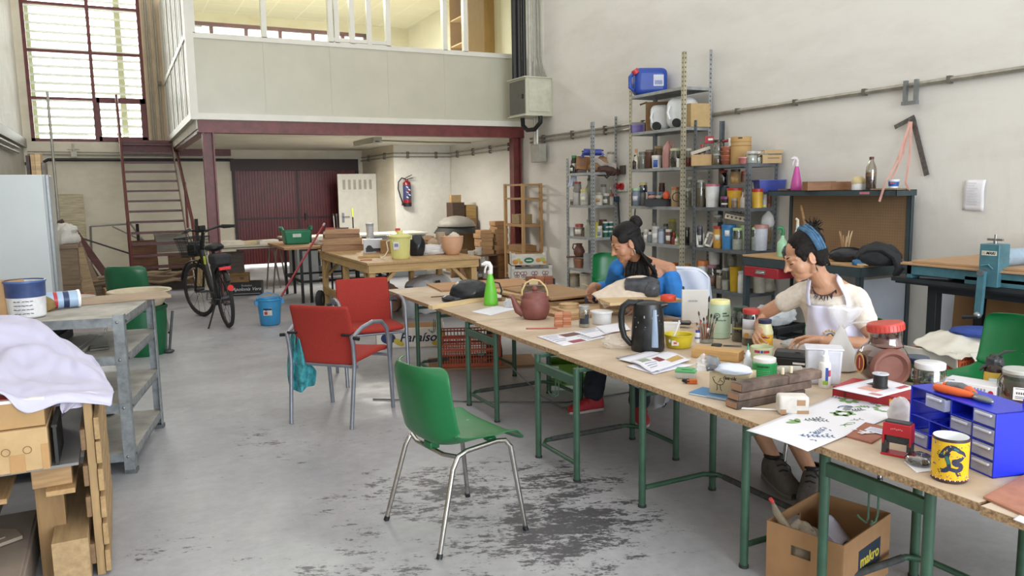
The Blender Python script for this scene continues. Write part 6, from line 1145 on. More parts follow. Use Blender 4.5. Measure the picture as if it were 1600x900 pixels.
def bf(u,v):
 p=Qs[0].lerp(Qs[1],u).lerp(Qs[3].lerp(Qs[2],u),v)-o
 return p+Vector((0,0,.001+.018*max(0,u-.72)**2*10*(1-v)+.012*max(0,.25-u)*1.5*math.sin(v*3)))
b=B(mt('e6e7ee',.6,0,.01,4));b.sheet(bf,24,14);b.build('sheet',t,solid=.0008)
GR,DK,BL=mt('7fa46c',.6,0,.08,60),mt('4a5d5e',.6,0,.1,60),mt('51709c',.6,0,.1,60)
LU,LV=(Qs[1]-Qs[0]).length,(Qs[3]-Qs[0]).length
def up(u,v):return Vector(bf(u,v))+Vector((0,0,.0011))
def patch(b,cu,cv,ru,rv,rot,m=0,pts=12,hole=0):
 r=[];ru*=1.5;rv*=1.5
 for i in range(pts):a=2*PI*i/pts;x,y=ru*math.cos(a),rv*math.sin(a);r.append(up(cu+(x*math.cos(rot)-y*math.sin(rot))/LU,cv+(x*math.sin(rot)+y*math.cos(rot))/LV))
 if not hole:b.add(r+[up(cu,cv)],[(i,(i+1)%pts,pts)for i in range(pts)],m)
 else:
  q=[]
  for i in range(pts):a=2*PI*i/pts;x,y=ru*hole*math.cos(a),rv*hole*math.sin(a);q.append(up(cu+(x*math.cos(rot)-y*math.sin(rot))/LU,cv+(x*math.sin(rot)+y*math.cos(rot))/LV))
  b.add(r+q,[(i,(i+1)%pts,pts+(i+1)%pts,pts+i)for i in range(pts)],m)
def line(b,pts,w,m=0):
 P=[up(u,v)for u,v in pts]
 for p,q in zip(P[:-1],P[1:]):
  d=(q-p);d.z=0;n=Vector((-d.y,d.x,0)).normalized()*w/2;b.add([p-n,p+n,q+n,q-n],[(0,1,2,3)],m)
def sprig(b,u,v,L,ang,n=5,m=0,leaf=.006):
 L*=1.25
 du,dv=math.cos(ang)/LU,math.sin(ang)/LV
 line(b,[(u+du*L*i/6,v+dv*L*i/6)for i in range(7)],.0022,m)
 for i in range(n):
  k=L*(i+1)/n
  for s in(-1,1):patch(b,u+du*k+s*math.sin(ang)*-.008/LU,v+dv*k+s*math.cos(ang)*.008/LV,leaf,leaf*.38,ang+s*.9,m)
b=B(GR);patch(b,.27,.25,.022,.009,.5);patch(b,.31,.24,.014,.008,-.6);patch(b,.29,.2,.01,.006,1.3)
patch(b,.57,.50,.028,.02,.2,hole=.5);
for a in range(6):patch(b,.57+.039*math.cos(a)/LU,.50+.029*math.sin(a*1.0+.4)/LV,.009,.007,a)
patch(b,.80,.25,.026,.019,.1,hole=.45)
for i in range(7):a=2*PI*i/7;patch(b,.80+.037*math.cos(a)/LU,.25+.03*math.sin(a)/LV,.009,.008,a)
for i in range(9):a=2*PI*i/9;patch(b,.80+.045*math.cos(a)/LU,.78+.034*math.sin(a)/LV,.0095,.0065,a+1)
patch(b,.74,.52,.02,.005,.7);patch(b,.43,.78,.02,.003,.4);line(b,[(.40,.82),(.42,.76),(.46,.75),(.49,.80),(.47,.83)],.004);b.build('green_motif',t)
b=B(DK);sprig(b,.33,.3,.07,.35,5,0,.0055);sprig(b,.36,.36,.05,.8,4,0,.005);sprig(b,.62,.46,.055,-.25,5,0,.006);sprig(b,.64,.52,.045,.3,4,0,.006);sprig(b,.84,.2,.06,.1,5,0,.006);sprig(b,.80,.14,.03,-1.8,3,0,.004);sprig(b,.82,.62,.05,-.9,5,0,.006);sprig(b,.77,.62,.03,-2.2,3,0,.004);sprig(b,.5,.72,.04,.4,2,0,.004);b.build('dark_sprig',t)
b=B(BL);line(b,[(.63,.33),(.66,.31),(.69,.33),(.71,.39),(.705,.43)],.007);line(b,[(.655,.335),(.68,.36),(.69,.45),(.72,.53)],.003)
for i in range(16):patch(b,.2+R_.uniform(-.08,.12),.72+R_.uniform(-.1,.14),.0055,.0022,R_.uniform(0,3))
sprig(b,.13,.6,.1,.75,7,0,.0055);sprig(b,.2,.7,.05,-.1,4,0,.005);b.build('blue_motif',t)
g0,g1=G(1419,690,TZ),G(1551,748,TZ);g0.z=g1.z=TZ
dv_=g1-g0;OW=dv_.length;oz=math.atan2(dv_.y,dv_.x)
t=thing('drawer_organizer','bright blue plastic drawer organizer with clear small drawers','organizer',g0,oz)
OB=mt('1a2cc4',.32,0,.03);OD,OH=.165,.205;th=.005
b=B(OB);b.bx((0,0,0),(OW,OD,th));b.bx((0,0,OH-th),(OW,OD,OH));b.bx((0,0,0),(th,OD,OH));b.bx((OW-th,0,0),(OW,OD,OH));b.bx((th,OD-th,th),(OW*.22,OD,OH-th));b.bx((OW*.55,OD-th,th),(OW-th,OD,OH-th));b.bx((OW*.2,OD-th,th),(OW*.6,OD,OH*.28))
for i in(1,2,3):b.bx((OW*i/4-.002,.002,th),(OW*i/4+.002,OD-th,OH-th))if i!=1 else b.bx((OW*i/4-.002,.002,th),(OW*i/4+.002,.05,OH*.5))
for j in(1,2,3):
 z=OH*j/4;b.bx((th,.002,z-.002),(OW-th,.012,z+.002));b.bx((OW/2,.01,z-.0015),(OW-th,OD-th,z+.0015))
 for i in(0,1):b.bx((OW*i/4+.003,.01,z-.0015),(OW*i/4+.018,OD-th,z+.0015));b.bx((OW*(i+1)/4-.018,.01,z-.0015),(OW*(i+1)/4-.003,OD-th,z+.0015))
b.build('cabinet_frame',t,bevel=.0015)
DR=filmm('b9bedd',.62);DL=filmm('d5d8ea',.85)
for(c,r)in((1,3),(3,3),(2,2),(3,2),(3,1),(0,0),(2,0),(3,0),(2,1)):
 x0,z0=OW*c/4+.004,OH*r/4+.005;w,h=OW/4-.008,OH/4-.009;yo=-.02 if(c,r)==(1,3)else 0
 b=B(DR);b.bx((x0,yo,z0),(x0+w,yo+.003,z0+h));b.bx((x0,yo,z0),(x0+w,yo+.13,z0+.002));b.bx((x0,yo,z0),(x0+.002,yo+.13,z0+h*.9));b.bx((x0+w-.002,yo,z0),(x0+w,yo+.13,z0+h*.9));b.bx((x0,yo+.127,z0),(x0+w,yo+.13,z0+h*.9));d=b.build('drawer',t,smooth=0)
 b=B(DL);b.bx((x0+w*.12,yo-.009,z0+h*.72),(x0+w*.88,yo,z0+h*.9));b.build('pull',d,bevel=.002)
b=B(mt('8f2a30',.5));b.bx((OW*.44,.1,.11),(OW*.48,.12,.15));b.build('red_scrap',t)
b=B(OB);b.tube([(OW-.045,OD-.02,OH),(OW-.045,OD-.02,OH+.02),(OW-.02,OD-.02,OH+.02),(OW-.02,OD-.02,OH)],.004,6);b.build('hook',t)
def onorg(x,y,z=0):q=Matrix.Rotation(oz,3,'Z')@Vector((x,y,0));return Vector((g0.x+q.x,g0.y+q.y,TZ+OH+.0005+z))
t=thing('pliers','orange and grey handled pliers lying on the blue organizer','pliers',onorg(.17,.055),oz+.12)
OR,GY=mt('e0622a',.4,0,.03),mt('6e7377',.5)
b=B(OR,GY);b.tube([(-.085,-.022,.013),(-.05,-.026,.014),(0,-.014,.013),(.04,-.002,.012)],[.013,.0145,.014,.009],10);b.build('front_handle',t);b=B(GY);b.tube([(-.085,.03,.012),(-.045,.045,.015),(.01,.024,.014),(.04,.006,.012)],[.013,.0155,.014,.009],10);h=b.build('rear_handle',t)
b=B(OR);b.tube([(-.005,.03,.017),(.03,.012,.015)],[.0145,.0125],9);b.tube([(-.098,.026,.012),(-.088,.03,.012)],[.01,.0135],9);b.build('grip_inlay',h)
b=B(mt('7c8187',.3,.7));b.blob((.075,-.002,0),(.038,.016,.012),.06,2,3,n=20,k=12);b.build('jaws',t)
t=thing('clear_bag','small clear zip bag with white bits on the organizer','bag',onorg(.075,.1),oz+.3);b=B(filmm('e4e4f0',.5));b.blob((0,0,0),(.05,.035,.009),.2,2,4,n=24,k=12);b.build('bag',t);b=B(WHT);
for i in range(14):b.box((R_.uniform(-.03,.03),R_.uniform(-.02,.02),.014),(.008,.005,.002),rz=R_.random()*3)
b.build('contents',t)
t,s=T('dragon_mug','yellow ceramic mug with a blue dragon beside the organizer','mug',1482,756,26);MY_=mt('e0b321',.22,0,.05,20)
MW=mt('eef1f2',.2,0,0);MD=mt('3a2c2e',.3)
b=K(s,MY_,MW,MD);b.lathe([(0,0),(25,0,0),(26.5,1.5,2),(26.5,6,2),(26.5,6.2,0),(26.6,66,0),(26.6,68,2),(26.4,70,2),(25.4,70.6,2),(24.6,69,1),(24.2,4,1),(0,3,1)],40);b.build('mug_body',t)
b=K(s,MY_);b.tube([(10,24,58),(14,34,60),(18,42,50),(17,42,28),(13,34,16),(9,25,18)],4,10,flat=.7);b.build('handle',t)
def onm(a,z,r=26.9):return(r*math.cos(a-PI/2),r*math.sin(a-PI/2),z)
NB=mt('252c44',.4,0,.1);b=K(s,NB)
def ribbon(b,pts,ws,m=0):
 n=24;pp=[crv(pts,i/n)for i in range(n+1)];o=[]
 for i,p in enumerate(pp):
  d=(pp[min(i+1,n)]-pp[max(i-1,0)]);L=math.hypot(d.x*26.6,d.y)or 1;w=ws[0]+(ws[1]-ws[0])*i/n if len(ws)==2 else crv([(x,0,0)for x in ws],i/n).x
  nx,ny=-d.y/L,d.x*26.6/L;o+=[onm(p.x+nx*w/26.6,p.y+ny*w),onm(p.x-nx*w/26.6,p.y-ny*w)]
 b.add(o,[(2*i,2*i+1,2*i+3,2*i+2)for i in range(n)],m)
ribbon(b,[(-.62,42,0),(-.42,44,0),(-.22,52,0),(.0,58,0),(.3,57,0),(.5,53,0),(.72,50,0),(.9,44,0)],(2.5,4.5,5,4.5,3.5,3,2.4,.8))
ribbon(b,[(.78,45,0),(.62,41,0),(.4,38,0),(.2,37,0),(.3,32,0),(.55,32,0),(.62,26,0),(.4,22,0),(.0,24,0),(-.2,20,0),(-.45,18,0)],(1.4,3,3.2,3,3.4,3.6,3.6,3.2,3,2.4,1.4))
ribbon(b,[(-.1,50,0),(-.16,42,0),(-.06,34,0),(-.02,26,0)],(3.4,2.6));ribbon(b,[(-.1,26,0),(-.3,22,0),(-.5,22,0)],(2,1));ribbon(b,[(.36,22,0),(.42,16,0),(.58,15,0)],(1.8,.8))
for a,z in((-.5,16),(-.56,19),(.62,17),(.66,14),(.5,13),(-.66,44),(-.62,47),(-.55,50)):ribbon(b,[(a,z,0),(a-.1,z+1.5,0)],(1,.4))
b.build('dragon_print',t);b=K(s,mt('2e6f63',.4));ribbon(b,[(-.2,44,0),(-.1,38,0),(-.02,32,0)],(2,2.4));ribbon(b,[(-.5,46,0),(-.35,48,0)],(1.4,1.2));ribbon(b,[(.18,57.5,0),(.45,54,0)],(1.4,1));b.build('dragon_scales',t)
b=K(s,mt('a5395a',.4),mt('4a3f7d',.4),mt('d9d0b0',.4))
for i in range(60):
 a=R_.uniform(-1.3,1.3);z=R_.choice([10,11,12,13,28,35,44,60,62,64,9]);w=R_.uniform(.8,2.2);x=onm(a,z+R_.uniform(-1,1));b.box(x,(w,.25,R_.uniform(.7,1.6)),rz=a,m=i%3)
for i in range(22):a=-1.4+2.8*i/21;b.ell(onm(a,5.4,26.6),(1.1,.5,1.1),8,6,m=2 if i%2 else 0)
b.build('pattern_dots',t,smooth=0)
t,s=T('self_inking_stamp','red self-inking stamp with black frame on the table','stamp',1402,713,8,TZ,-.25);RD=mt('b1202c',.35,0,.03)
b=K(s,RD);b.box((0,0,42),(42,22,20),taper=.96);b.box((-19.5,0,26),(3,22,16));b.box((19.5,0,26),(3,22,16));b.build('housing',t,bevel=.002,seg=3);b=K(s,mt('33383d',.4));b.box((0,0,53),(36,16,3));b.box((-18,0,12),(7,18,22));b.box((18,0,12),(7,18,22));b.box((0,2,26),(34,14,14));b.build('black_frame',t,bevel=.0015);b=K(s,RD);b.box((0,0,1.5),(44,24,3));b.build('base_plate',t,bevel=.001);b=K(s,mt('d98a90'));
for i in range(7):b.box((-8+i*2.6,-10.9-.2,43+(i%3)*.6),(1.6,.4,1.8),rz=.0)
b.build('stamp_print',t,smooth=0)
t,s=T('glass_coaster','round clear glass dish with silver beads before the organizer','dish',1436,731,18);b=K(s,glassm('dfe5e4',.8,.3));b.lathe([(0,1),(18,1),(21,4),(21,10),(19,14),(15,16),(0,16.5)],28);b.build('glass_dish',t);b=K(s,mt('8b8f90',.3,.7))
for i in range(60):a=R_.random()*6.3;r=17*math.sqrt(R_.random());b.ell((r*math.cos(a),r*math.sin(a),R_.uniform(3,7)),(1.6,1.6,1.2),7,5)
b.build('silver_beads',t);b=K(s,glassm('e8ecec',.8,.3));b.lathe([(0,16),(4,16.5),(4.5,20),(0,21)],14);b.build('knob',t)
papers('paper_card','small white card lying under the clear glass dish',[(1412,722),(1450,716),(1470,735),(1432,739)],z=TZ)
t,s=T('crumpled_film','crumpled milky plastic film standing between sheet and organizer','plastic film',1405,664,8);b=K(s,filmm('d9d6d8',.75));b.blob((0,0,0),(17,12,24),.3,1.8,6,n=34,k=20,ridge=.5);b.build('film',t)
def tile(name,label,quad,hx,z=TZ,th=.007,cat='tile'):
 Q=[G(u,v,z)for u,v in quad];o=Q[0];t=thing(name,label,cat,o);b=B(mt(hx,.8,0,.08,20));P=[(q-o)for q in Q];b.prism([(p.x,p.y)for p in P],0,th);c=sum(P,Vector())/4;b.prism([(p.lerp(c,.05).x,p.lerp(c,.05).y)for p in P],th,th+.0005);b.build('tile_body',t,bevel=.0015);return t
tile('terracotta_tile','large terracotta tile at the lower right corner of table',[(1536,779),(1600,808),(1680,770),(1605,742)],'b07a63')
papers('paper_card','white paper corner poking out under the big terracotta tile',[(1583,812),(1608,822),(1625,808),(1600,800)],z=TZ)
tile('clay_tile','brown clay tile with white slip marks under the botanical sheet',[(1322,683),(1362,694),(1398,672),(1352,662)],'9c6552',th=.006)
t,s=T('paper_strips','white paper strips lying on the brown clay tile','paper strips',1352,678,0,TZ+.0075,.2);b=K(s,WHT)
for i in range(9):b.box((R_.uniform(-14,18),R_.uniform(0,18),.5+i*.12),(R_.uniform(8,20),3,.5),rz=R_.uniform(-.6,.9))
b.build('strips',t,smooth=0)
papers('paper_strip','printed white strip lying between the tile and red stamp',[(1350,672),(1385,681),(1392,674),(1360,667)],z=TZ+.0095,marks=LNS(.1,.9,.2,3,.25))
t,s=jar('glass_jar','glass jar of green powder with navy lid behind white-lid jar','jar',1430,598,18.5,34,mt('4a6a3e',.3,0,.08),mt('3a4660',.35),9,.92,lidr=18.5);b=K(s,WHT,mt('2c3550'));b.box((-2,-18.8,14),(9,.6,17));b.box((-2,-19.2,16),(5,.4,5),m=1);b.box((-2,-19.2,9),(6,.4,1.5),m=1);b.build('label',t,smooth=0)
t,s=jar('glass_jar','clear glass jar of grey scraps with a white lid','jar',1451,614,23,40,glassm('dfe4e0',.85,.2),mt('dfe1e4',.4),9,.9,lidr=22.5);b=K(s,mt('9c988c',.7,0,.1),mt('7f8a86',.5))
for i in range(30):a=R_.random()*6.3;r=16*R_.random();b.box((r*math.cos(a),r*math.sin(a),R_.uniform(4,26)),(R_.uniform(5,12),R_.uniform(1,5),R_.uniform(1,4)),rz=R_.random()*3,rx=R_.uniform(-.8,.8),m=i%2)
b.build('scraps',t,smooth=0)
t,s=T('white_carton','white glove carton with small print behind the pliers','box',1472,612,0,TZ,-.33);b=K(s,mt('e4e5ea',.5,0,.01));b.bx((0,0,0),(74,40,20));b.build('carton',t,bevel=.002);b=K(s,mt('8a8fa0'));
for i in range(9):b.bx((22+i*4.4,-.3,11),(24.6+i*4.4,0,15))
b.box((12,-.2,9),(14,.4,6),m=0);b.build('faint_print',t,smooth=0);b=K(s,mt('a02434'));b.M=b.M@Matrix.Translation((67,-.2,10))@Matrix.Rotation(PI/2,4,'X');b.cyl((0,0,0),3.6,.4,16);b.build('red_dot',t);b=K(s,mt('3a3f8a'));b.prism([(4,4),(14,8),(16,4)],20,20.3);b.bx((6,-.3,5),(18,0,9));b.build('blue_mark',t)
t,s=T('brown_bottle','brown glass bottle with yellow label and black plastic tied over','bottle',1552,616,15);b=K(s,mt('33211a',.15,0,.05));b.lathe([(0,0),(15,0),(15.5,2),(15.5,36),(12,44),(7,49),(6,58),(0,58)],24);b.build('bottle_body',t)
b=K(s,mt('c9a63a',.5),mt('cfe0e6',.5));A=[-PI/2-1.2+2.4*i/10 for i in range(11)];b.add([(15.8*math.cos(a),15.8*math.sin(a),zz)for zz in(8,34)for a in A],[(i,i+1,i+12,i+11)for i in range(10)]);b.add([(16.0*math.cos(a),16.0*math.sin(a),zz)for zz in(12,25)for a in A[3:8]],[(i,i+1,i+6,i+5)for i in range(4)],1);b.build('label',t,solid=.0004)
b=K(s,mt('2d2f33',.4,0,.1));b.blob((0,0,46),(13,11,15),.35,2.2,5,n=30,k=18,flat=False,ridge=.4);b.tube([(2,0,58),(12,0,66),(26,-2,70)],[5,5,1.5],8,flat=.4);b.tube([(-6,-2,46),(-16,-4,40),(-20,-4,34)],[4,5,3],8,flat=.5);b.build('plastic_wrap',t)
t,s=jar('glass_jar','squat glass jar of brown seeds with handwritten label, far right','jar',1590,633,30,46,glassm('dfe2dc',.85,.2),mt('c9ccc8',.35,.2),12,.8,inner=('6b5140',24),shoulder=.7,lidr=24);b=K(s,WHT,mt('3b4050'));b.box((6,-30.2,18),(26,.6,20));
for i in range(6):b.box((-2+i*3,-30.7,19),(1.6,.4,3.4),m=1)
for k in(11,13.4,26):b.box((6,-30.7,k),(20,.4,.8),m=1)
b.build('label',t,smooth=0);b=K(s,BLACK());b.lathe([(24.4,37),(24.8,38),(24.8,41),(24.4,42)],24);b.build('lid_band',t)
tile('terracotta_tile','reddish tile under the squat glass jar at far right',[(1552,628),(1600,644),(1660,622),(1600,606)],'a8604e')
t=thing('cardboard_carton','open brown cardboard box with blue shop logo on the floor','box',G(1255,880,0)+Vector((.06,.1,0)),0);
KZ=.25;W,D=.405,.30
t.location=(2.25,1.835,0);t.rotation_euler=(0,0,math.radians(15.1));CBX=mt('9c7650',.8,0,.06,7)
def wallh(b,x0,x1,y,hole):
 zs=[0,.15,.205,KZ];hx=[(x0+x1)/2-.055,(x0+x1)/2+.055]
 b.bx((x0,y-.0025,0),(x1,y+.0025,zs[1]));b.bx((x0,y-.0025,zs[2]),(x1,y+.0025,KZ));b.bx((x0,y-.0025,zs[1]),(hx[0],y+.0025,zs[2]));b.bx((hx[1],y-.0025,zs[1]),(x1,y+.0025,zs[2]))
b=B(CBX);wallh(b,0,W,D,1);b.bx((0,-.0025,0),(W,.0025,KZ));b.bx((-.0025,0,0),(.0025,D,.145));b.bx((-.0025,0,.185),(.0025,D,KZ));b.bx((-.0025,0,.145),(.0025,.12,.185));b.bx((-.0025,.2,.145),(.0025,D,.185));b.bx((W-.0025,0,0),(W+.0025,D,KZ));b.bx((0,0,0),(W,D,.006));b.build('carton',t,smooth=0)
b=B(mt('22303f',.5));b.bx((.125,-.0035,.085),(.315,-.0028,.185));lg=b.build('logo_panel',t,smooth=0);text('makro',.062,t,(.22,-.0042,.135),(PI/2,0,0),mt('c9b545',.5),'logo_lettering',bold=.0014)
t2=thing('clear_bag','clear plastic bag with paper sticking out of the cardboard box','bag',t.location,t.rotation_euler.z);b=B(filmm('b7a892',.5));b.blob((.08,.2,.14),(.065,.08,.11),.3,2.4,7,n=30,k=18,flat=False,ridge=.4);b.tube([(.06,.24,.2),(.02,.27,.28),(-.0,.28,.33)],[.05,.035,.012],8,flat=.4);b.build('bag',t2);b=B(mt('c23a3a'));b.tube([(-.0,.28,.33),(-.01,.285,.345)],.008);b.build('red_tie',t2)
o=B(mt('cfcfe4',.6,0,.03)).sheet(lambda u,v:(.16+.12*u+.03*v,.09+.09*v-.02*u,.14+.07*v+.03*math.sin(u*4)),10,10).sheet(lambda u,v:(.14+.12*u,.07+.08*v,.12+.06*v+.02*math.sin(u*5+1)),10,10).build('waste_paper',loc=t.location,rz=t.rotation_euler.z,solid=.001);tag(o,'crumpled white paper inside the open cardboard box','paper')
t2=thing('box_filling','packing material lying at the bottom of the cardboard box','packing',t.location,t.rotation_euler.z);b=B(mt('8d7a62',.8));b.blob((.2,.15,.008),(.15,.11,.09),.2,2.4,3,n=30,k=16);b.build('packing',t2)
def crate(label,loc,rz,L,W_,Hh,hx,open_front=False):
 t=thing('plastic_crate',label,'crate',loc,rz,'orange plastic crates');m=mt(hx,.45,0,.06);b=B(m)
 for(axis,ln,off)in(('x',L,-W_/2),('x',L,W_/2),('y',W_,-L/2),('y',W_,L/2)):
  def P(a,z,d=0):return(a,off+d,z)if axis=='x' else(off+d,a,z)
  def bar_(a0,a1,z0,z1,th=.008):
   p,q=P(a0,z0,-th/2),P(a1,z1,th/2);b.bx([min(p[i],q[i])for i in range(3)],[max(p[i],q[i])for i in range(3)])
  bar_(-ln/2,ln/2,0,.03);bar_(-ln/2,ln/2,Hh*.5,Hh*.5+.02);bar_(-ln/2,ln/2,Hh*.68,Hh*.68+.012);bar_(-ln/2,ln/2,Hh-.035,Hh-.022,.012);bar_(-ln/2,ln/2,Hh-.01,Hh,.016)
  n=max(8,int(ln/.022))
  for i in range(n+1):a=-ln/2+ln*i/n;bar_(a-.0035,a+.0035,0,Hh*.68,.006)
  n2=max(8,int(ln/.03))
  for i in range(n2+1):a=-ln/2+ln*i/n2;bar_(a-.004,a+.004,Hh*.68,Hh-.005,.008)
  for z in(.07,.1,.13):bar_(-ln/2,ln/2,z-.003,z+.003,.006)
  for a in(-ln/2,ln/2,0):bar_(a-.012,a+.012,0,Hh,.014)
 b.build('basket',t,smooth=0);b=B(m);b.bx((-L/2,-W_/2,.0),(L/2,W_/2,.008));b.build('base',t);return t
p=G(735,582,0)
crate('orange plastic crate on the floor under the far desks',(p.x+.12,p.y+.28,.022),-.42,.52,.36,.28,'b8502c')
o=B(woodm('9a744f',.6,.1,'x')).bx((-.45,-.2,0),(.5,.25,.018)).bx((-.44,-.19,.018),(.49,.24,.0185)).build('floor_board',loc=(p.x+.2,p.y+.25,.002),rz=-.35);tag(o,'brown board lying on the floor under the orange crate','board')
p=G(588,545,0);p1=G(682,542,0);t=thing('fruit_carton','white fruit carton with blue script lettering beside orange crate','box',p,math.atan2((p1-p).y,(p1-p).x));L=(p1-p).length*1.12;b=B(mt('f0ede4',.6,0,.03),mt('a98560',.8));b.bx((0,0,0),(L,.3,.008));b.bx((0,0,0),(L,.006,.2));b.bx((0,.294,0),(L,.3,.2),1);b.bx((0,0,0),(.006,.3,.2),1);b.bx((L-.006,0,0),(L,.3,.2));b.bx((L*.9,0,.2),(L,.006,.28));b.build('carton',t,smooth=0)
text('Para\u00edso',.125,t,(L*.62,-.002,.10),(PI/2,0,0),mt('1f2a4e',.5),'lettering',shear=.3,bold=.002)
b=B(mt('2a3a6e',.5),mt('d9c54a',.5),mt('8a6a3a',.5));b.M=Matrix.Translation((.12,-.001,.1))@Matrix.Rotation(PI/2,4,'X');b.lathe([(.0,.001),(.055,.001),(.055,0)],20,sx=1.3);b.build('oval_emblem',t);b=B(mt('d9c54a',.5));b.ell((.22,-.001,.06),(.06,.002,.03),ry=.5);b.ell((L*.97,-.001,.08),(.03,.002,.09),ry=.3);b.ell((L*.9,-.001,.04),(.05,.002,.025));b.build('banana_print',t)
p=G(850,618,0);t=thing('fruit_carton','bright green carton with white label under the third desk','box',(p.x+.12,p.y+.1,0),-.42);b=B(mt('6b9a34',.6,0,.05),WHT,mt('3f5c22',.6));b.bx((0,0,0),(.4,.006,.2));b.bx((0,.28,0),(.4,.286,.2));b.bx((0,0,0),(.006,.286,.2));b.bx((.394,0,0),(.4,.286,.2));b.bx((0,0,0),(.4,.286,.006));b.bx((-.001,-.002,.1),(.06,-.0005,.19),1);b.bx((.2,-.002,.13),(.3,-.0005,.18),1);b.bx((.08,-.002,.05),(.34,-.0005,.1),2);b.build('carton',t,smooth=0);b=B(mt('d8d8d2'));b.bx((0,-.003,0),(.4,-.001,.035));b.build('white_base',t,smooth=0)
t=thing('floor_cable','thin grey cable lying across the floor under the tables','cable',(2.6,4.6,0));b=B(mt('5a5a5a'));b.tube([(-1,.9,.006),(-.3,.4,.006),(.2,.1,.006),(.9,.1,.006)],.005);b.tube([(-.2,.2,.3),(.0,.1,.08),(.1,0,.006),(.3,-.1,.006)],.005);b.build('cord',t)
o=B(BAGM).blob((0,0,0),(.06,.08,.2),.25,2,5,n=24,k=16).build('dark_jacket',loc=(2.95,6.2,.0));o.location.z=0.0;tag(o,'dark bundle standing under the far table end','bundle')
t=thing('office_chair','black office chair on castors with a white cloth over it','chair',(3.58,4.42,0),math.radians(46));b=B(BLACK());b.rod((0,0,.1),(0,0,.40),.025);b.build('column',t)
for i in range(5):
 a=2*PI*i/5+.35;b=B(BLACK());b.tube([(0,0,.12),(.16*math.cos(a),.16*math.sin(a),.12),(.27*math.cos(a),.27*math.sin(a),.085)],[.028,.026,.02],9);l=b.build('base_arm',t)
 b=B(BLACK(),mt('77797b'));c=(.28*math.cos(a),.28*math.sin(a),.032);b.ell(c,(.026,.026,.03),14,10);b.rod((c[0]-.02,c[1],c[2]),(c[0]+.02,c[1],c[2]),.031,14);b.build('caster',l)
b=B(BLACK());b.box((0,0,.425),(.44,.44,.05));b.build('seat',t,bevel=.02)
b=B(BLACK());b.box((.24,0,.62),(.03,.06,.36));b.box((.255,0,.74),(.03,.36,.18));b.build('backrest',t,bevel=.012)
b=B(mt('cfd6e4',.6,0,.04,8));b.sheet(lambda u,v:((.285+.045*math.sin(u*PI)+.03*v+.012*math.sin(u*14+v*4)),(u-.5)*(.42+.1*v),.86-.055*(2*u-1)**4*1.5-.5*v),30,24);b.sheet(lambda u,v:((.225-.0*v+.008*math.sin(u*14+v*4)),(u-.5)*(.42+.02*v),.86-.055*(2*u-1)**4*1.5-.3*v),24,14);b.sheet(lambda u,v:(.225+v*(.06+.045*math.sin(u*PI)),(u-.5)*.42,.86-.055*(2*u-1)**4*1.5+.012*math.sin(v*PI)),24,4)
o=b.build('white_cover',loc=(3.58,4.42,.07),rz=math.radians(46),solid=.003);tag(o,'white cloth draped over the office chair back','cloth')
shell_chair('shell_chair','green plastic shell chair behind the woman in blue, before the shelves',(4.92,7.22,0),math.radians(146))
shell_chair('shell_chair','green plastic shell chair empty at the far right by the press',(4.26,2.5,0),math.radians(84))
shell_chair('shell_chair','green plastic shell chair that the aproned woman sits on',(3.53,2.94,0),math.radians(121))
rows=[[G(900,556,.612),G(940,570,.612),G(985,585,.612),G(1022,597,.612)],[WX(904,570,2.36),WX(940,585,2.36),WX(975,603,2.36),WX(1000,612,2.36)],[WX(906,578,2.38),WX(945,592,2.38),WX(973,604,2.38),WX(985,602,2.38)]]
b=B(mt('c9c9d2',.75,0,.02));b.sheet(lambda u,v:crv2(rows,u,v)+Vector((.06+.01*math.sin(u*13),0,-.001)),22,12);o=b.build('white_cloth',solid=.002);tag(o,'white cloth hanging below the table edge by the kettle','cloth')
rows_b=[[WX(1014,592,2.95),WX(1030,596,2.95),WX(1048,604,2.95)],[WX(1018,620,2.95),WX(1034,622,2.96),WX(1046,616,2.95)],[WX(1022,640,2.95),WX(1036,634,2.96),WX(1042,628,2.95)]]
b=B(mt('c2c3cc',.75,0,.04));b.sheet(lambda u,v:crv2(rows_b,u,v)+Vector((.015*math.sin(u*11+v*3),0,0)),16,12);o=b.build('white_cloth',solid=.003);tag(o,'white cloth hanging low beside the dark trouser leg under table','cloth')
XF,XB=5.67,6.07
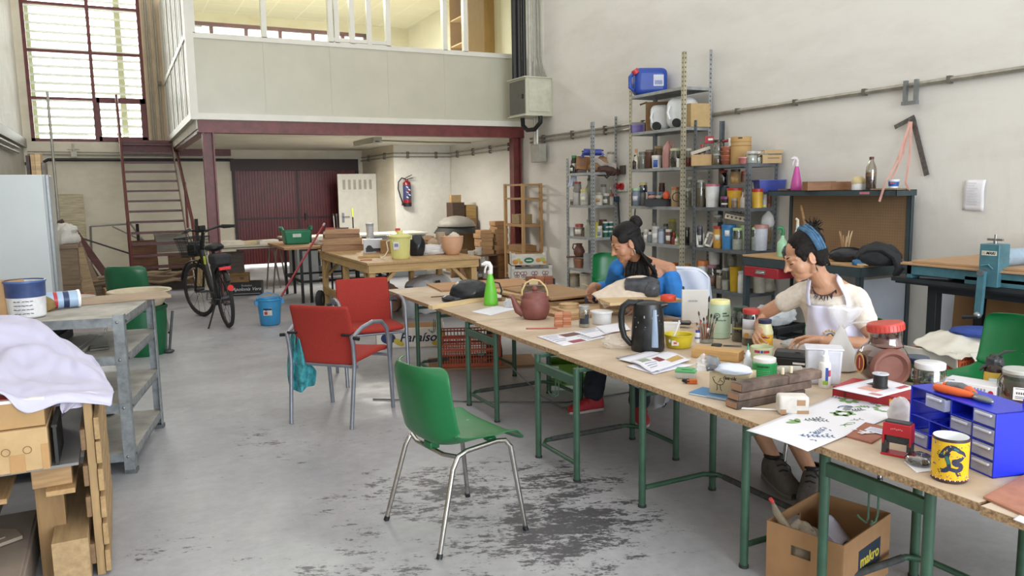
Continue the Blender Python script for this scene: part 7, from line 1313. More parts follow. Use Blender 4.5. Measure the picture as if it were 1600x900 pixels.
def rack(label,y0,y1,zs,posts,hx,front_hx=None,gusset=()):
 """posts: {(near/far y, front/back): top height}"""
 t=thing('steel_rack',label,'shelf rack',(XF,(y0+y1)/2,0));ym=(y0+y1)/2;HL=mt('25282a',.7)
 for(y,x),top in posts.items():
  m=mt(front_hx or hx,.45,.35,.1,10)if x==XF else mt(hx,.45,.35,.1,10)
  sx=1 if x==XF else-1;sy=1 if y==y0 else-1;lx=x-XF;ly=y-ym
  b=B(m,HL);b.bx((lx,ly,0),(lx+sx*.0025,ly+sy*.042,top));b.bx((lx,ly,0),(lx+sx*.042,ly+sy*.0025,top))
  n=int(top/.05)
  for i in range(n):
   z=.03+i*.05
   b.bx((lx-.0008 if sx>0 else lx+.0002,ly+sy*.015,z),(lx-.0002 if sx>0 else lx+.0008,ly+sy*.027,z+.018),1)
   if sy>0:b.bx((lx+sx*.015,ly-.0008,z),(lx+sx*.027,ly-.0002,z+.018),1)
  b.build('post',t,smooth=0)
 m=mt(hx,.45,.35,.12,8)
 for z in zs:
  b=B(m);b.bx((.003,-(y1-y0)/2+.003,z-.004),(XB-XF-.003,(y1-y0)/2-.003,z));b.bx((.001,-(y1-y0)/2+.002,z-.034),(.003,(y1-y0)/2-.002,z));b.bx((XB-XF-.003,-(y1-y0)/2+.002,z-.034),(XB-XF-.001,(y1-y0)/2-.002,z))
  b.bx((.002,-(y1-y0)/2+.001,z-.034),(XB-XF-.002,-(y1-y0)/2+.003,z));b.bx((.002,(y1-y0)/2-.003,z-.034),(XB-XF-.002,(y1-y0)/2-.001,z));b.build('shelf',t,smooth=0)
 for(y,z)in gusset:
  b=B(m);b.add([(-.001,y-ym,z),(-.001,y-ym+.07*(1 if y==y0 else-1),z),(-.001,y-ym,z-.09)],[(0,1,2)]);b.add([(.0,y-ym-.001,z),(.07,y-ym-.001,z),(0,y-ym-.001,z-.09)],[(0,1,2)]);b.build('gusset',t,smooth=0,solid=.002)
 return t
ZT=[2.635,2.195,1.755,1.307,.868,.43,.08]
rack('tall steel rack with blue jerrycan on top, middle of three racks',6.94,7.965,ZT,{(6.94,XF):3.01,(6.94,XB):3.05,(7.965,XF):2.79,(7.965,XB):2.7},'a0a3a3','bdb69e')
ZG=[1.757,1.31,.87,.43,.08]
rack('dark grey steel rack with round cardboard drum, nearest of three racks',5.925,6.76,ZG,{(5.925,XF):1.757,(5.925,XB):1.757,(6.76,XF):2.25,(6.76,XB):2.25},'686d72',None,[(5.925,1.75)])
ZL=[1.742,1.302,.867,.418,.08]
rack('narrow steel rack with clay jug, farthest of three racks',8.8,9.47,ZL,{(8.8,XF):2.4,(8.8,XB):2.48,(9.47,XF):1.95,(9.47,XB):1.95},'a3a7a8')
ALLJ=[]
def onshelf(u,z,off=.10):
 x=XF+off;p=WX(u,300,x);lo,hi=(8.85,9.42)if u<972 else(6.99,7.92)if(u<1078 or z>2)else(5.975,6.71)
 for _ in range(3):
  v=450-F0*((Vector((p.x,p.y,z))-CP).dot(cU)/(Vector((p.x,p.y,z))-CP).dot(cF));p=WX(u,v,x)
 if p.y<lo:x=min(WY(u,v,lo).x,XB-.07)
 elif p.y>hi:x=max(WY(u,v,hi).x,XF+.06)
 return Vector((x,min(max(p.y,lo),hi),z))
def SJ(shelf,u,w,h,look,body,lid=None,off=.10,z=None,kind='jar',fill=None,lab=None,lidh=None,cat=None,dz=0,name=None):
 ALLJ.append((shelf,u,w,h,look,body,lid,off,z,kind,fill,lab,lidh,cat,dz,name))
def emit():
 by={}
 for j in ALLJ:by.setdefault(j[0],[]).append(j)
 for shelf,L in by.items():
  L.sort(key=lambda j:j[1])
  for i,(sh,u,w,h,look,body,lid,off,z,kind,fill,lab,lidh,cat,dz,name)in enumerate(L):
   p=onshelf(u,SHELF[shelf][0]+dz,off);s=mpp(p);r,hh=w/2*s*1.07,h*s*1.02
   nm=name or{'jar':'storage_jar','pot':'plastic_pot','bottle':'bottle','can':'tin_can','clay':'clay_pot'}[kind]
   ct=cat or{'jar':'jar','pot':'pot','bottle':'bottle','can':'can','clay':'pot'}[kind]
   lbl='%s on %s'%(look,SHELF[shelf][1])
   gl=not isinstance(body,str)
   bm=body if gl else mt(body,.42,0,.07,14)
   b=B(bm)
   if kind=='jar':b.lathe([(0,.001),(r*.95,.001),(r,.006),(r,hh*.76),(r*.86,hh*.88),(r*.86,hh*.97)],16)
   if kind=='pot':b.lathe([(0,.0),(r*.9,0),(r,hh*.9),(r*1.02,hh*.95)],16)
   if kind=='can':b.lathe([(0,0),(r,0),(r,.004),(r*.97,.006),(r*.97,hh-.006),(r,hh-.004),(r,hh),(0,hh-.002)],16)
   if kind=='bottle':b.lathe([(0,0),(r,0),(r,hh*.55),(r*.75,hh*.68),(r*.38,hh*.78),(r*.36,hh*.92),(0,hh*.92)],14)
   if kind=='clay':b.lathe([(0,0),(r*.7,0),(r,hh*.8),(r*1.08,hh*.82),(r*1.08,hh),(r*.95,hh),(r*.6,.01),(0,.01)],18)
   o=b.build(nm,loc=p,rz=-.6);tag(o,lbl,ct,'things on '+SHELF[shelf][1])
   if fill:f=B(mt(fill[0],.6,0,.1,25));f.lathe([(0,.003),(r*.93,.003),(r*.94,hh*fill[1]),(0,hh*fill[1]+.001)],14);f.build('contents',o)
   if lid:
    lh=(lidh or 4)*s;lr={'jar':r*.93,'pot':r*1.06,'bottle':r*.42,'can':r*.9}.get(kind,r);z0=hh*{'jar':.93,'pot':.93,'bottle':.9}.get(kind,1)-.001
    c=B(mt(lid,.4,0,.04));c.lathe([(lr,z0),(lr,z0+lh*.85),(lr*.93,z0+lh),(0,z0+lh)],16);c.build('lid',o)
   if lab:
    c=B(mt(lab[0],.55,0,.1,40));z0,z1,hw=lab[1]*hh,lab[2]*hh,lab[3];R=r*1.012;A=[-PI/2+YAW*0-hw+2*hw*k/6-.35 for k in range(7)]
    c.add([(R*math.cos(a),R*math.sin(a),zz)for zz in(z0,z1)for a in A],[(k,k+1,k+8,k+7)for k in range(6)]);c.build('label',o,solid=.0006)
SHELF={'L1':(ZL[0],'the narrow rack top shelf'),'L2':(ZL[1],'the narrow rack second shelf'),'L3':(ZL[2],'the narrow rack third shelf'),'L4':(ZL[3],'the narrow rack fourth shelf'),'L5':(ZL[4],'the narrow rack bottom shelf'),'T3':(ZT[2],'the tall rack third shelf'),'T4':(ZT[3],'the tall rack fourth shelf'),'T5':(ZT[4],'the tall rack fifth shelf'),'T6':(ZT[5],'the tall rack sixth shelf'),'G1':(ZG[0],'the grey rack top shelf'),'G2':(ZG[1],'the grey rack second shelf'),'G3':(ZG[2],'the grey rack third shelf'),'G4':(ZG[3],'the grey rack fourth shelf')}
GLS=glassm('eaeee9',.92,.16)
SJ('L1',894,7,17,'small black bottle','1e1f22','2b2b2b',kind='bottle',lab=('d5d2c8',.2,.5,.7));SJ('L1',897,8,25,'green capped dark jar','2a2d28','3c8a46',off=.2,lab=('cfcfc4',.4,.6,.8));SJ('L1',890,5,12,'grey slim bottle','9a9690','77736c',kind='bottle',off=.2);SJ('L1',903,6,8,'copper coloured tin','7a4a38',kind='can')
SJ('L2',893,6,9,'small glass of brown grit',GLS,None,fill=('7a6a52',.6),kind='pot');SJ('L2',902,13,22,'squat pale jar','b4b2ac','8a8782');SJ('L2',902.5,11,15,'red capped grey jar stacked upon another','8c8880','a24638',dz=.168,lidh=3);SJ('L2',913,12,22,'cream capped white jar','c5c2b6','c9bd74',lab=('e0dccf',.25,.6,.8));SJ('L2',920,10,40,'tall cloudy square bottle','9a9a8c','55534c',kind='bottle',off=.28);SJ('L2',936,11,17,'white jar with faded label','c9c4b8','9b978c',lab=('b08f62',.3,.6,.6));SJ('L2',947,11,15,'white lidded glass jar',GLS,'c9c9c4',fill=('8f8a80',.5),lab=('dcd9d0',.2,.6,.7));SJ('L2',943,9,14,'grey jar stacked behind','9d9a94','6c6863',off=.25,dz=.13);SJ('L2',957,9,14,'red banded white jar','c2bdb4','a5473c');SJ('L2',954,8,26,'tall clear bottle',GLS,'a9a69c',kind='bottle',off=.28);SJ('L2',926,6,20,'thin white bottle','cfccc2','9a968c',kind='bottle',off=.2)
SJ('L3',892,9,13,'pale grey tin','b9b8b2',None,kind='can');SJ('L3',905,13,16,'red capped jar with white label','8a7468','a2483c',lab=('ddd8cc',.2,.65,.9));SJ('L3',912,5,11,'brown small bottle','6a5444','4a3c33',kind='bottle');SJ('L3',919,11,25,'translucent grey green bottle','a3a596','8a8b7e',kind='bottle');SJ('L3',932,6,24,'yellow green tall box tin','b7b04a',None,kind='can');SJ('L3',936,10,15,'small white jar','bdbab4','dcdad4',lab=('7a8a92',.2,.6,.8));SJ('L3',942,12,26,'brown cardboard canister','5d4032',None,kind='can',off=.27)
for k,(uu,dz)in enumerate(((946,0),(953,0),(947,.062),(954,.062),(946,.124),(955,.124))):SJ('L3',uu+k*.01,8,8,['lower left','lower right','middle left','middle right','upper left','upper right'][k]+' white capped teal pot','2f6a66' if k%3 else '37705c','d5d8d4',kind='pot',dz=dz,lidh=2.5)
SJ('L3',960,8,12,'grey lidded jar','8d8a84','6f6c68')
SJ('L4',905,15,14,'wide terracotta bowl','9a6850',None,kind='clay');SJ('L4',894,12,16,'white tin tub','c4bfb2',None,kind='can',off=.15);SJ('L4',918,12,24,'dented grey tin','9da0a0',None,kind='can');SJ('L4',936,14,14,'dark terracotta bowl','80503e',None,kind='clay',off=.2);SJ('L4',950,16,12,'brown clay dish','8d6a50',None,kind='clay',off=.2);SJ('L4',943,14,26,'tall glass vessel',GLS,None,kind='pot',off=.3)
SJ('L5',898,16,24,'small glazed crock','a39a88','8a7252');SJ('L5',916,19,29,'pale stoneware crock','b5ad9a','a39a86');SJ('L5',906,14,8,'low white dish','b9b5a9',None,kind='clay',off=.05)
SJ('T3',988,8,20,'dark brown bottle','2d2722','1f1c1a',kind='bottle',lab=('4a4038',.2,.5,.7));SJ('T3',994,9,28,'white pump bottle with orange cap','c9c2ac','c98a58',kind='bottle',lidh=6,lab=('e2dece',.1,.5,.9));SJ('T3',1004,12,24,'glass jar of grey powder',GLS,'6a6a68',fill=('8c8a80',.8));SJ('T3',1015,13,27,'brown powder jar','5d3a2a','7d726a',off=.15);SJ('T3',1029,13,33,'tall amber jar','7a6448','b59a6c',off=.27);SJ('T3',1026,14,17,'white tub with blue label','d9d9d8','e4e4e2',kind='pot',lab=('3a5fa8',.1,.75,.5));SJ('T3',1056,18,27,'olive glass jar',glassm('aab09a',.7,.25),'c5c8a4',fill=('4f5a3a',.6));SJ('T3',1060,6,10,'small white jar','d5d2c8','e4e2da',off=.04);SJ('T3',1075,11,26,'white capped jar of red liquid',GLS,'d5d2c4',fill=('8e2f22',.55));SJ('T3',1083,7,24,'pale slim bottle','b9b09a','8a8272',kind='bottle',off=.25)
SJ('T4',994,13,25,'green capped grey jar','77808c','9fc29a',lab=('c9cbd0',.3,.6,.7));SJ('T4',1004,10,22,'murky jar','6b6a62','55544e',off=.15);SJ('T4',1005,12,12,'yellow capped blue glass jar on another',glassm('9fb0c8',.7,.3),'cdb978',off=.15,dz=.165,fill=('7a8698',.4));SJ('T4',1018,12,19,'dark red jar','6d2f30','7f8fae',off=.22);SJ('T4',1034,11,19,'blue grey glass jar',glassm('8f9cb4',.7,.3),'6d7c9a',off=.24,fill=('5d6678',.5));SJ('T4',1034.1,9,13,'small dark red jar upon blue jar','4a2620','5a2f28',off=.24,dz=.15);SJ('T4',1055,12,28,'beige wooden canister','b29470','a8683c',lab=('c9ad86',.1,.9,.1));SJ('T4',1074,12,26,'glass jar of pale powder',GLS,'b5b2a8',fill=('b3ad9c',.8));SJ('T4',1076,11,14,'empty lidded glass jar stacked on pale powder',GLS,'a9a69a',off=.15,dz=.21)
T5=[(1003,8,11,'8f8b82','55534c'),(1010,9,17,'b3b0a8','c9c7c0'),(1017,9,13,'7c8288','d5d4d0'),(1025,12,23,'b9b9b8','c5c0ba'),(1034,10,20,'aab6c6','77808f'),(1045,10,20,'6a4034','d9cfc4'),(1053,7,16,'7a2f26','c24a34'),(1058,7,14,'c4c9a0','6d9a3c')]
for i,(u,w,h,c,l)in enumerate(T5):SJ('T5',u,w,h,['tiny grey jar','white jar with grey cap','small slate jar','white jar with swirl label','pale blue jar','brown jar with white cap','slim dark red bottle','small green labelled bottle'][i],c,l,kind='bottle' if i in(6,7)else 'jar',lab=('e2e0da',.25,.65,.7)if i%2 else None)
for i,(u,w,h,c,l,dz)in enumerate(((1013,9,14,'9a9a98','3c3c3a',0),(1022,8,26,'b0b3b4','8a8a86',0),(1040,9,26,'9aa0a6','55564f',0),(1050,12,16,'8a8458','b0a444',.14),(1049,12,17,'5a5038','8a7a3a',0))):SJ('T5',u+.2,w,h,['grey jar with black cap behind','tall clear capped jar behind','grey tall jar behind','yellow olive jar upon another','dark olive jar behind'][i],c,l,off=.26,dz=dz)
SJ('T5',1073,9,26,'grey glass flask',glassm('9a9c98',.6,.3),'4a4a48',fill=('5a5a56',.5));SJ('T5',1081,8,18,'white labelled dark jar','44444a','8a8a88',lab=('d5d3cc',.2,.7,.8));SJ('T5',1090,9,34,'tall dark bottle','3a3b40','55565a',kind='bottle',off=.25,lab=('c9c7c0',.3,.5,.7));SJ('T5',1100,7,14,'small pale flask','b5b0a0','8a8678',off=.22)
SJ('T6',1052,15,24,'orange capped glass jar',GLS,'bd6a3a',fill=('a09a8c',.5),lidh=7);SJ('T6',1040,13,16,'murky glass jar',GLS,'77776a',fill=('6a6a5c',.5));SJ('T6',1074,10,28,'yellow orange capped jar','c79a4a','b5802f');SJ('T6',1030,11,20,'glass jar with grey lid',GLS,'9a9a96',off=.25,fill=('8a8f86',.5))
SJ('G1',1097,13,32,'clear spirit bottle with red cap',glassm('d9d6cc',.85,.3),'b03a34',kind='bottle',off=.28,lidh=4);SJ('G1',1121,13,16,'glass jar of amber bits',GLS,'a9a7a0',fill=('7a6248',.7));SJ('G1',1121.5,14,18,'dark lidded glass jar stacked on amber jar',GLS,'2e2a2a',dz=.125,fill=('a5a19a',.4));SJ('G1',1162,15,9,'pink plastic pot','a4605a','c98f8a',off=.04,kind='pot',lidh=2);SJ('G1',1174,17,16,'round glass jar of white powder',GLS,'b9b9b4',fill=('cfcfca',.75),off=.05,lidh=4);SJ('G1',1184,11,16,'glass jar of pale crystals',GLS,'bdbcb8',fill=('b9b8b0',.6),off=.2)
for k in range(4):SJ('G1',1135+k*.1,16,8,['lowest','second lowest','third','uppermost'][k]+' terracotta flowerpot of the nested pile','a5634a' if k%2 else '95573f',None,kind='clay',dz=k*.045,off=.12)
SJ('G2',1091,14,40,'tall glass jar of brown granules',GLS,'8a867c',off=.22,fill=('6a5a44',.7));SJ('G2',1090.5,6,8,'little white pot','d5d0c4','e3ded2',off=.04);SJ('G2',1099,7,21,'dark small bottle','4a3a34','7d4a44',kind='bottle',off=.1);SJ('G2',1113,20,34,'white bucket with pink lid','d9d9d6','b06a74',kind='pot',off=.11);SJ('G2',1131,15,29,'dark green jar','3f4a40','32405a',off=.22);SJ('G2',1130,13,21,'red capped green glass jar on dark jar',glassm('7a8a70',.6,.25),'a83f34',off=.2,dz=.23,fill=('4a5a42',.8));SJ('G2',1133,13,14,'black pot with label strip','2a2428','7a3a6a',off=.05,kind='pot',lab=('cfc9c4',.3,.5,.8));SJ('G2',1147,21,28,'big yellow pot with red lid','c99a2c','a82f2c',kind='pot',off=.12,lidh=4);SJ('G2',1147.5,10,12,'small grey jar in front of big yellow pot','6a5a4c','8a7c6c',off=.02);SJ('G2',1149,15,20,'black lidded amber jar on yellow pot','8a6a40','26221f',off=.14,dz=.245,lidh=4,lab=('a98a5a',.1,.6,.9));SJ('G2',1160,9,22,'grey white bottle','c2bdb2','a9a498',kind='bottle',off=.16);SJ('G2',1166,8,38,'tall white bottle','d3d3d0','4f7a86',kind='bottle',off=.2);SJ('G2',1165,8,18,'white jar with red cap','d6d2c8','b05a44',off=.05);SJ('G2',1163,10,14,'red capped jar stacked high','7d5a4a','b5523a',off=.25,dz=.26);SJ('G2',1183,16,26,'yellow canister with red lid','cfa73a','a82f2c',off=.1,kind='pot',lidh=5);SJ('G2',1180,10,38,'tall white tin behind yellow canister','c9c9c6',None,kind='can',off=.26)
for k,u in enumerate((1193.5,1202,1210.5)):SJ('G2',u,8.5,20,['silver tin with yellow band','plain silver tin','reddish tin'][k],['a9aaa4','9ea19e','8a5a4c'][k],None,kind='can',off=.14,lab=[('d9d06a',.02,.2,.9),('8a8c88',.3,.6,.5),('7a4a3e',.3,.6,.5)][k])
SJ('G3',1112,8,17,'white capped clear jar of amber',GLS,'a8a498',fill=('a5805a',.5),off=.12);SJ('G3',1122,14,32,'orange yellow jar with red shoulder','c7943a','a8352f',off=.1,lab=('ded9cc',.4,.65,.6));SJ('G3',1122.5,15,9,'clear lidded jar top upon orange jar',GLS,'8d8c86',off=.1,dz=.275);SJ('G3',1138,20,36,'bright blue canister with label','3f7fb5','3573a8',kind='pot',off=.12,lab=('dfe3e6',.55,.8,.35));SJ('G3',1152,15,32,'clear jar half full of white powder',GLS,'bcd79a',fill=('d9d8d2',.5),off=.1,lidh=4);SJ('G3',1165,18,36,'big pale green bucket','b5c49a','9fb87a',kind='pot',off=.22);SJ('G3',1188,20,36,'white pot with pinkish lid','ccd2dc','b98a84',kind='pot',off=.1,lidh=6);SJ('G3',1178,8,34,'clear slim jar',GLS,'b9c9a0',off=.18,fill=('cfd3d6',.6))
for i,(u,w,h,c,l)in enumerate(((1073,8,15,'4a4c52','77787c'),(1085,9,30,'3c3d44','5a5a60'),(1084.5,7,13,'8a8c94','44464c'))):SJ('G3',u+8,w,h,['short dark jar','tall dark jar','white labelled jar'][i]+' behind frames',c,l,off=.3,lab=('cfcdc6',.3,.6,.7))
SJ('G4',1097,18,34,'white jar with orange lid','d2d2cf','c0743e',off=.1,lidh=8);SJ('G4',1112,15,33,'clear jar with mauve lid',glassm('dcdcd8',.8,.25),'9a6a78',off=.1,fill=('cfccc4',.6),lab=('7a5a4a',.1,.5,.8));SJ('G4',1124,10,27,'slim jar of pink powder',GLS,'b8b8b4',off=.1,fill=('d2bdae',.75));SJ('G4',1134,12,32,'clear jar of white powder',GLS,'a5a9b0',off=.1,fill=('dcdad4',.45));SJ('G4',1149,17,36,'yellow plastic pitcher','bd9a1c','b18d16',kind='pot',off=.11);SJ('G4',1160,14,32,'white powder jar with grey lid','d4d4d2','b0b4bc',off=.07);SJ('G4',1116,17,22,'white bucket stacked on lidded jars','d8d7d3',None,kind='pot',off=.2,dz=.245);SJ('G4',1144,13,20,'clear jar stacked on lidded jars',GLS,'a9a89e',off=.2,dz=.245,fill=('b5b3a8',.6));SJ('G4',1186,19,34,'cream bucket','c9c4b4','b9a89a',kind='pot',off=.15);SJ('G4',1098,16,30,'big murky jar',GLS,'8f8a7a',off=.28,fill=('9a978a',.5))
for k,(u,dz)in enumerate(((1116,0),(1144,0))):SJ('G4',u+.3,16,31,['wide hidden jar under white bucket','wide hidden jar under clear jar'][k],'8c867a','7a6a5a',off=.26,dz=dz)
emit()
def on(u,z,off=.1):return onshelf(u,z,off)
def ST(name,label,cat,u,z,off=.1,rz=0.0,grp=None):
 p=on(u,z,off);f=fwd(p);return thing(name,label,cat,p,-math.atan2(f.x,f.y)+rz,grp),mpp(p)
def jerry(name,label,u,z,off,w,d,h,mat,cap,rz=0,lab=False):
 t,s=ST(name,label,'jerrycan',u,z,off,rz);b=K(s,mat);b.box((0,0,h/2),(w,d,h));o=b.build('can_body',t,bevel=h*s*.16,seg=4)
 b=K(s,mat);b.tube([(-w*.22,0,h-1),(-w*.18,0,h+4),(w*.18,0,h+4),(w*.24,0,h-1)],2.2,8);b.build('handle',t);b=K(s,cap);b.cyl((-w*.36,-d*.1,h-.5),5,5,14);b.build('cap',t)
 if lab:b=K(s,mt('c9cdda'),mt('8a93b8'));b.box((w*.18,-d/2-.2,h*.5),(15,.4,16));b.box((w*.18,-d/2-.5,h*.42),(11,.3,6),m=1);b.build('label',t,smooth=0)
 return t,s
t,s=ST('jerrycan','blue plastic jerrycan with red cap on top of tall rack','jerrycan',1013,ZT[0],.2,.25);BJ=mt('2446a0',.35,0,.05);b=K(s,BJ);b.box((2,0,21),(52,30,42));b.build('can_body',t,bevel=9*s,seg=4);b=K(s,BJ);b.tube([(-25,-8,8),(-31,-9,12),(-31,-9,28),(-25,-8,34)],3,8);b.build('handle',t);b=K(s,mt('c23a3a',.4));b.M=b.M@Matrix.Translation((-21,-10,33))@Matrix.Rotation(-.6,4,'Y');b.cyl((0,0,0),5.5,7,14);b.build('cap',t)
b=K(s,mt('c9cdda'),mt('8a93b8'));b.box((12,-15.3,22),(16,.5,17));b.box((12,-15.7,19),(12,.3,6),m=1);b.build('label',t,smooth=0)
WJ=mt('d9dcdc',.5,0,.03)
def white_can(label,u,off,w,h):
 t,s=ST('jerrycan',label,'jerrycan',u,ZT[1],off,-.3);b=K(s,WJ);b.box((0,0,h/2),(w,w*.8,h));b.build('can_body',t,bevel=w*s*.3,seg=5);b=K(s,mt('e4e6e6',.4));b.tube([(-w*.3,-w*.42,h*.3),(-w*.36,-w*.48,h*.5),(-w*.3,-w*.44,h*.72)],2,8);b.build('handle',t);b=K(s,BLACK());b.M=b.M@Matrix.Translation((-w*.05,-w*.42,h*.17))@Matrix.Rotation(PI/2,4,'X');b.cyl((0,0,-1),6.5,6,16);b.build('cap',t)
white_can('smaller white jerrycan lying on tall rack second shelf',1032,.17,30,40);white_can('bigger white jerrycan with tap on tall rack second shelf',1066,.2,46,48)
def carton(name,label,u,z,off,w,d,h,hx,rz=0,flap=False,cat='box'):
 t,s=ST(name,label,cat,u,z,off,rz);b=K(s,mt(hx,.75,0,.05,12));b.box((0,0,h/2),(w,d,h));b.build('carton',t,bevel=.003)
 b=K(s,mt(hx,.75,0,.05,12));
 if flap:b.box((-w*.6,0,h-1),(w*.35,d*.9,1),ry=-.3)
 b.box((0,0,h+.3),(w*.9,d*.2,.5));b.build('flap' if flap else 'tape',t,smooth=0);return t,s
carton('cardboard_box','open brown cardboard box behind white jerrycans',1026,ZT[1],.27,34,18,46,'8a6a48',0,True);carton('cardboard_box','tan cardboard box beside white jerrycans on tall rack second shelf',1089,ZT[1],.1,34,20,36,'b59a6c',.55)
t,s=ST('tin_box','purple tin box on tall rack second shelf','tin',996,ZT[1],.12,.3);b=K(s,mt('4a3478',.35,0,.15,30));b.box((0,0,5.5),(23,16,11));b.build('tin_body',t,bevel=.004);b=K(s,mt('5a4290',.3));b.box((0,0,11.5),(24,17,2));b.box((6,-8.3,6),(3,.5,8));b.build('lid',t,bevel=.002)
carton('grey_box','grey box behind the purple tin',996,ZT[1],.3,22,12,16,'7d7a74')
t,s=ST('pink_jug','pink plastic jug with handle on tall rack third shelf','jug',1043,ZT[2],.1);b=K(s,mt('b0807a',.35,0,.06));b.lathe([(0,0),(7.5,0),(8,2),(8,24),(6.5,32),(3,38),(3,41),(0,41)],18);b.build('jug_body',t);b=K(s,mt('b0807a',.35));b.tube([(3,-1,40),(8,-2,38),(9,-2,28),(7,-1,24)],1.5,8);b.build('handle',t)
t,s=ST('black_tray','black plastic tray with odds and ends on tall rack','tray',1029,ZT[3],.07);b=K(s,BLACK());b.box((0,0,5.5),(42,14,11),taper=1.04);b.box((0,0,11),(44,15,1));b.build('tray_body',t,bevel=.002);
TRZ=ZT[3]+11.6*s
for i,(u,w,h,c,lb)in enumerate(((1019,14,6,'b58a80','pink lump of clay lying in the black tray'),(1030,12,6,'9a968c','grey lump lying in the black tray'),(1041,11,12,'d0562e','bright orange plastic cap lying in the black tray'))):
 t,s=ST('lump',lb,'lump',u,TRZ,.07);b=K(s,mt(c,.5));b.blob((0,0,0),(w/2,5,h*.6),.15,2,i,n=18,k=10);o=b.build('lump_body',t)
t,s=ST('cord_loop','black cord loops hanging on the tall rack front post','cord',1067,1.42,-.03);b=K(s,BLACK());b.tube([(-9+7*math.cos(a),0,7*math.sin(a))for a in[2*PI*i/16 for i in range(14)]],.8,6);b.tube([(2,0,4),(8,0,-2),(6,0,-7),(0,0,-5)],.8,6);b.build('cord',t)
t,s=carton('tray_box','cardboard tray box at the far end of the grey rack top',1097,ZG[0],.06,31,22,17,'b5966a',-.1)
t,s=ST('cardboard_cover','tilted cardboard lid resting on the tray box','lid',1096,ZG[0]+18.6*s,.07,.1);b=K(s,mt('b9b0a0',.7));b.box((-2,0,5.0),(30,16,5),ry=-.3);b.box((0,0,7.5),(26,12,.5),ry=-.3);b.build('lid_body',t)
t,s=ST('red_box','small red box with white print on the grey rack top','box',1108,ZG[0]+18.6*s+.11,.13);b=K(s,mt('9a2430',.45));b.box((0,0,5.5),(14,10,11));b.build('box_body',t,bevel=.002);b=K(s,WHT);b.box((2,-5.2,6),(7,.4,3));b.build('print',t)
t,s=ST('red_cap_pot','red plastic lid piece on top of the stacked jars','lid',1131,ZG[0]+.215,.24,.2);b=K(s,mt('9a2a30',.4));b.tube([(-11,0,3),(-2,0,6),(8,0,7)],[2,4,3],9,flat=.6);b.build('lid_body',t);b=K(s,mt('9a2a30',.4));b.box((8,0,8),(6,5,3));b.build('tab',t)
t,s=ST('cardboard_drum','round tan cardboard drum on the grey rack top','drum',1157,ZG[0],.2);b=K(s,mt('b5935f',.7,0,.04,10));b.lathe([(0,0),(15.5,0),(15.5,34),(15,34.3),(15.8,34.6),(15.8,42),(15,42.5),(0,42.5)],26);b.build('drum_body',t);b=K(s,mt('9a7a4c',.6));b.lathe([(15.7,28),(16,28.6),(15.7,29.2)],26);b.build('hoop',t);b=K(s,BLACK());b.box((-1,-15.4,40),(6,1.2,2));b.build('grip_slot',t);b=K(s,WHT);b.sheet(lambda u,v:(-19+6*u,2-6*u,24+17*v),4,4);b.build('paper_tag',t,solid=.001)
t,s=ST('open_carton','small open cardboard box at the near end of grey rack top','box',1206,ZG[0],.2,.35);CBt=mt('b59a70',.75,0,.04,10);b=K(s,CBt);b.box((0,0,6.5),(30,24,13));b.build('carton',t,bevel=.002);b=K(s,CBt);b.box((-17,0,15),(12,22,.8),ry=-.75);b.box((2,0,20),(30,23,.8));b.box((2,-11,17.5),(28,.8,5));b.build('lid_flap',t,smooth=0);b=K(s,mt('4a4a40'));b.box((4,-12.2,14),(20,.5,1.5));b.box((2,-12.2,8),(18,.5,1));b.build('print_line',t,smooth=0)
t,s=ST('blue_bin','translucent dark blue storage bin on the grey rack','bin',1202,ZG[1]+.155,.2,.4);b=K(s,mt('39489a',.3,0,.08));b.box((0,0,9),(40,28,18),taper=1.06);b.build('bin_body',t,bevel=.004);b=K(s,mt('4a5ab0',.3));b.box((0,0,18.4),(44,31,1.6));b.build('rim',t,bevel=.002)
for i,(u,rz,lb)in enumerate(((1095,.25,'small white picture frame on the grey rack, upright'),(1104,-.15,'small tilted white picture frame on the grey rack, leaning'))):
 t,s=ST('picture_frame',lb,'picture frame',u,ZG[2],.05,rz);b=K(s,mt('cfccc4',.5));b.M=b.M@Matrix.Rotation(-.22,4,'X')@Matrix.Rotation(.0 if i==0 else.3,4,'Y');
 if i:b.M=b.M@Matrix.Translation((0,0,2))
 w,h=13,23;b.box((0,0,1.5),(w,2,3));b.box((0,0,h-1.5),(w,2,3));b.box((-w/2+1.5,0,h/2),(3,2,h));b.box((w/2-1.5,0,h/2),(3,2,h));b.build('frame_moulding',t,smooth=0);b2=K(s,mt('7d7a74',.6,0,.3,30));b2.M=b.M;b2.box((0,.4,h/2),(w-5,.6,h-5));b2.build('picture',t)
 b3=K(s,mt('8a8680'));b3.bar((0,2,h*.7),(0,9,0),3,.6);b3.build('strut',t)
zc=ZG[2]+.30
for i,(u,w,h,c,c2,lb)in enumerate(((1150,34,8,'b9ab95','4a4238','lower tilted patterned box above the canisters'),(1155,28,8,'4d443c','9c958a','upper dark tilted box above the canisters'))):
 t,s=ST('flat_box',lb,'box',u,zc+i*.068,.13,-.1);b=K(s,mt(c,.6,0,.15,40));b.M=b.M@Matrix.Rotation(.2,4,'Y');b.box((0,0,5),(w,18,h));b.build('box_body',t,bevel=.002);b2=K(s,mt(c2,.6));b2.M=b.M
 for k in range(5):b2.box((-w*.38+k*w*.19,-9.2,5),(3,.5,3),ry=.7)
 b2.build('pattern',t,smooth=0)
t,s=ST('brush_glass','glass jar full of wooden tools at grey rack end','jar',1207,.945,.0);b=K(s,CLEAR);b.lathe([(0,.3),(9,.3),(9,24),(9.6,25)],18);b.build('glass_body',t)
BGL=t.location.copy()
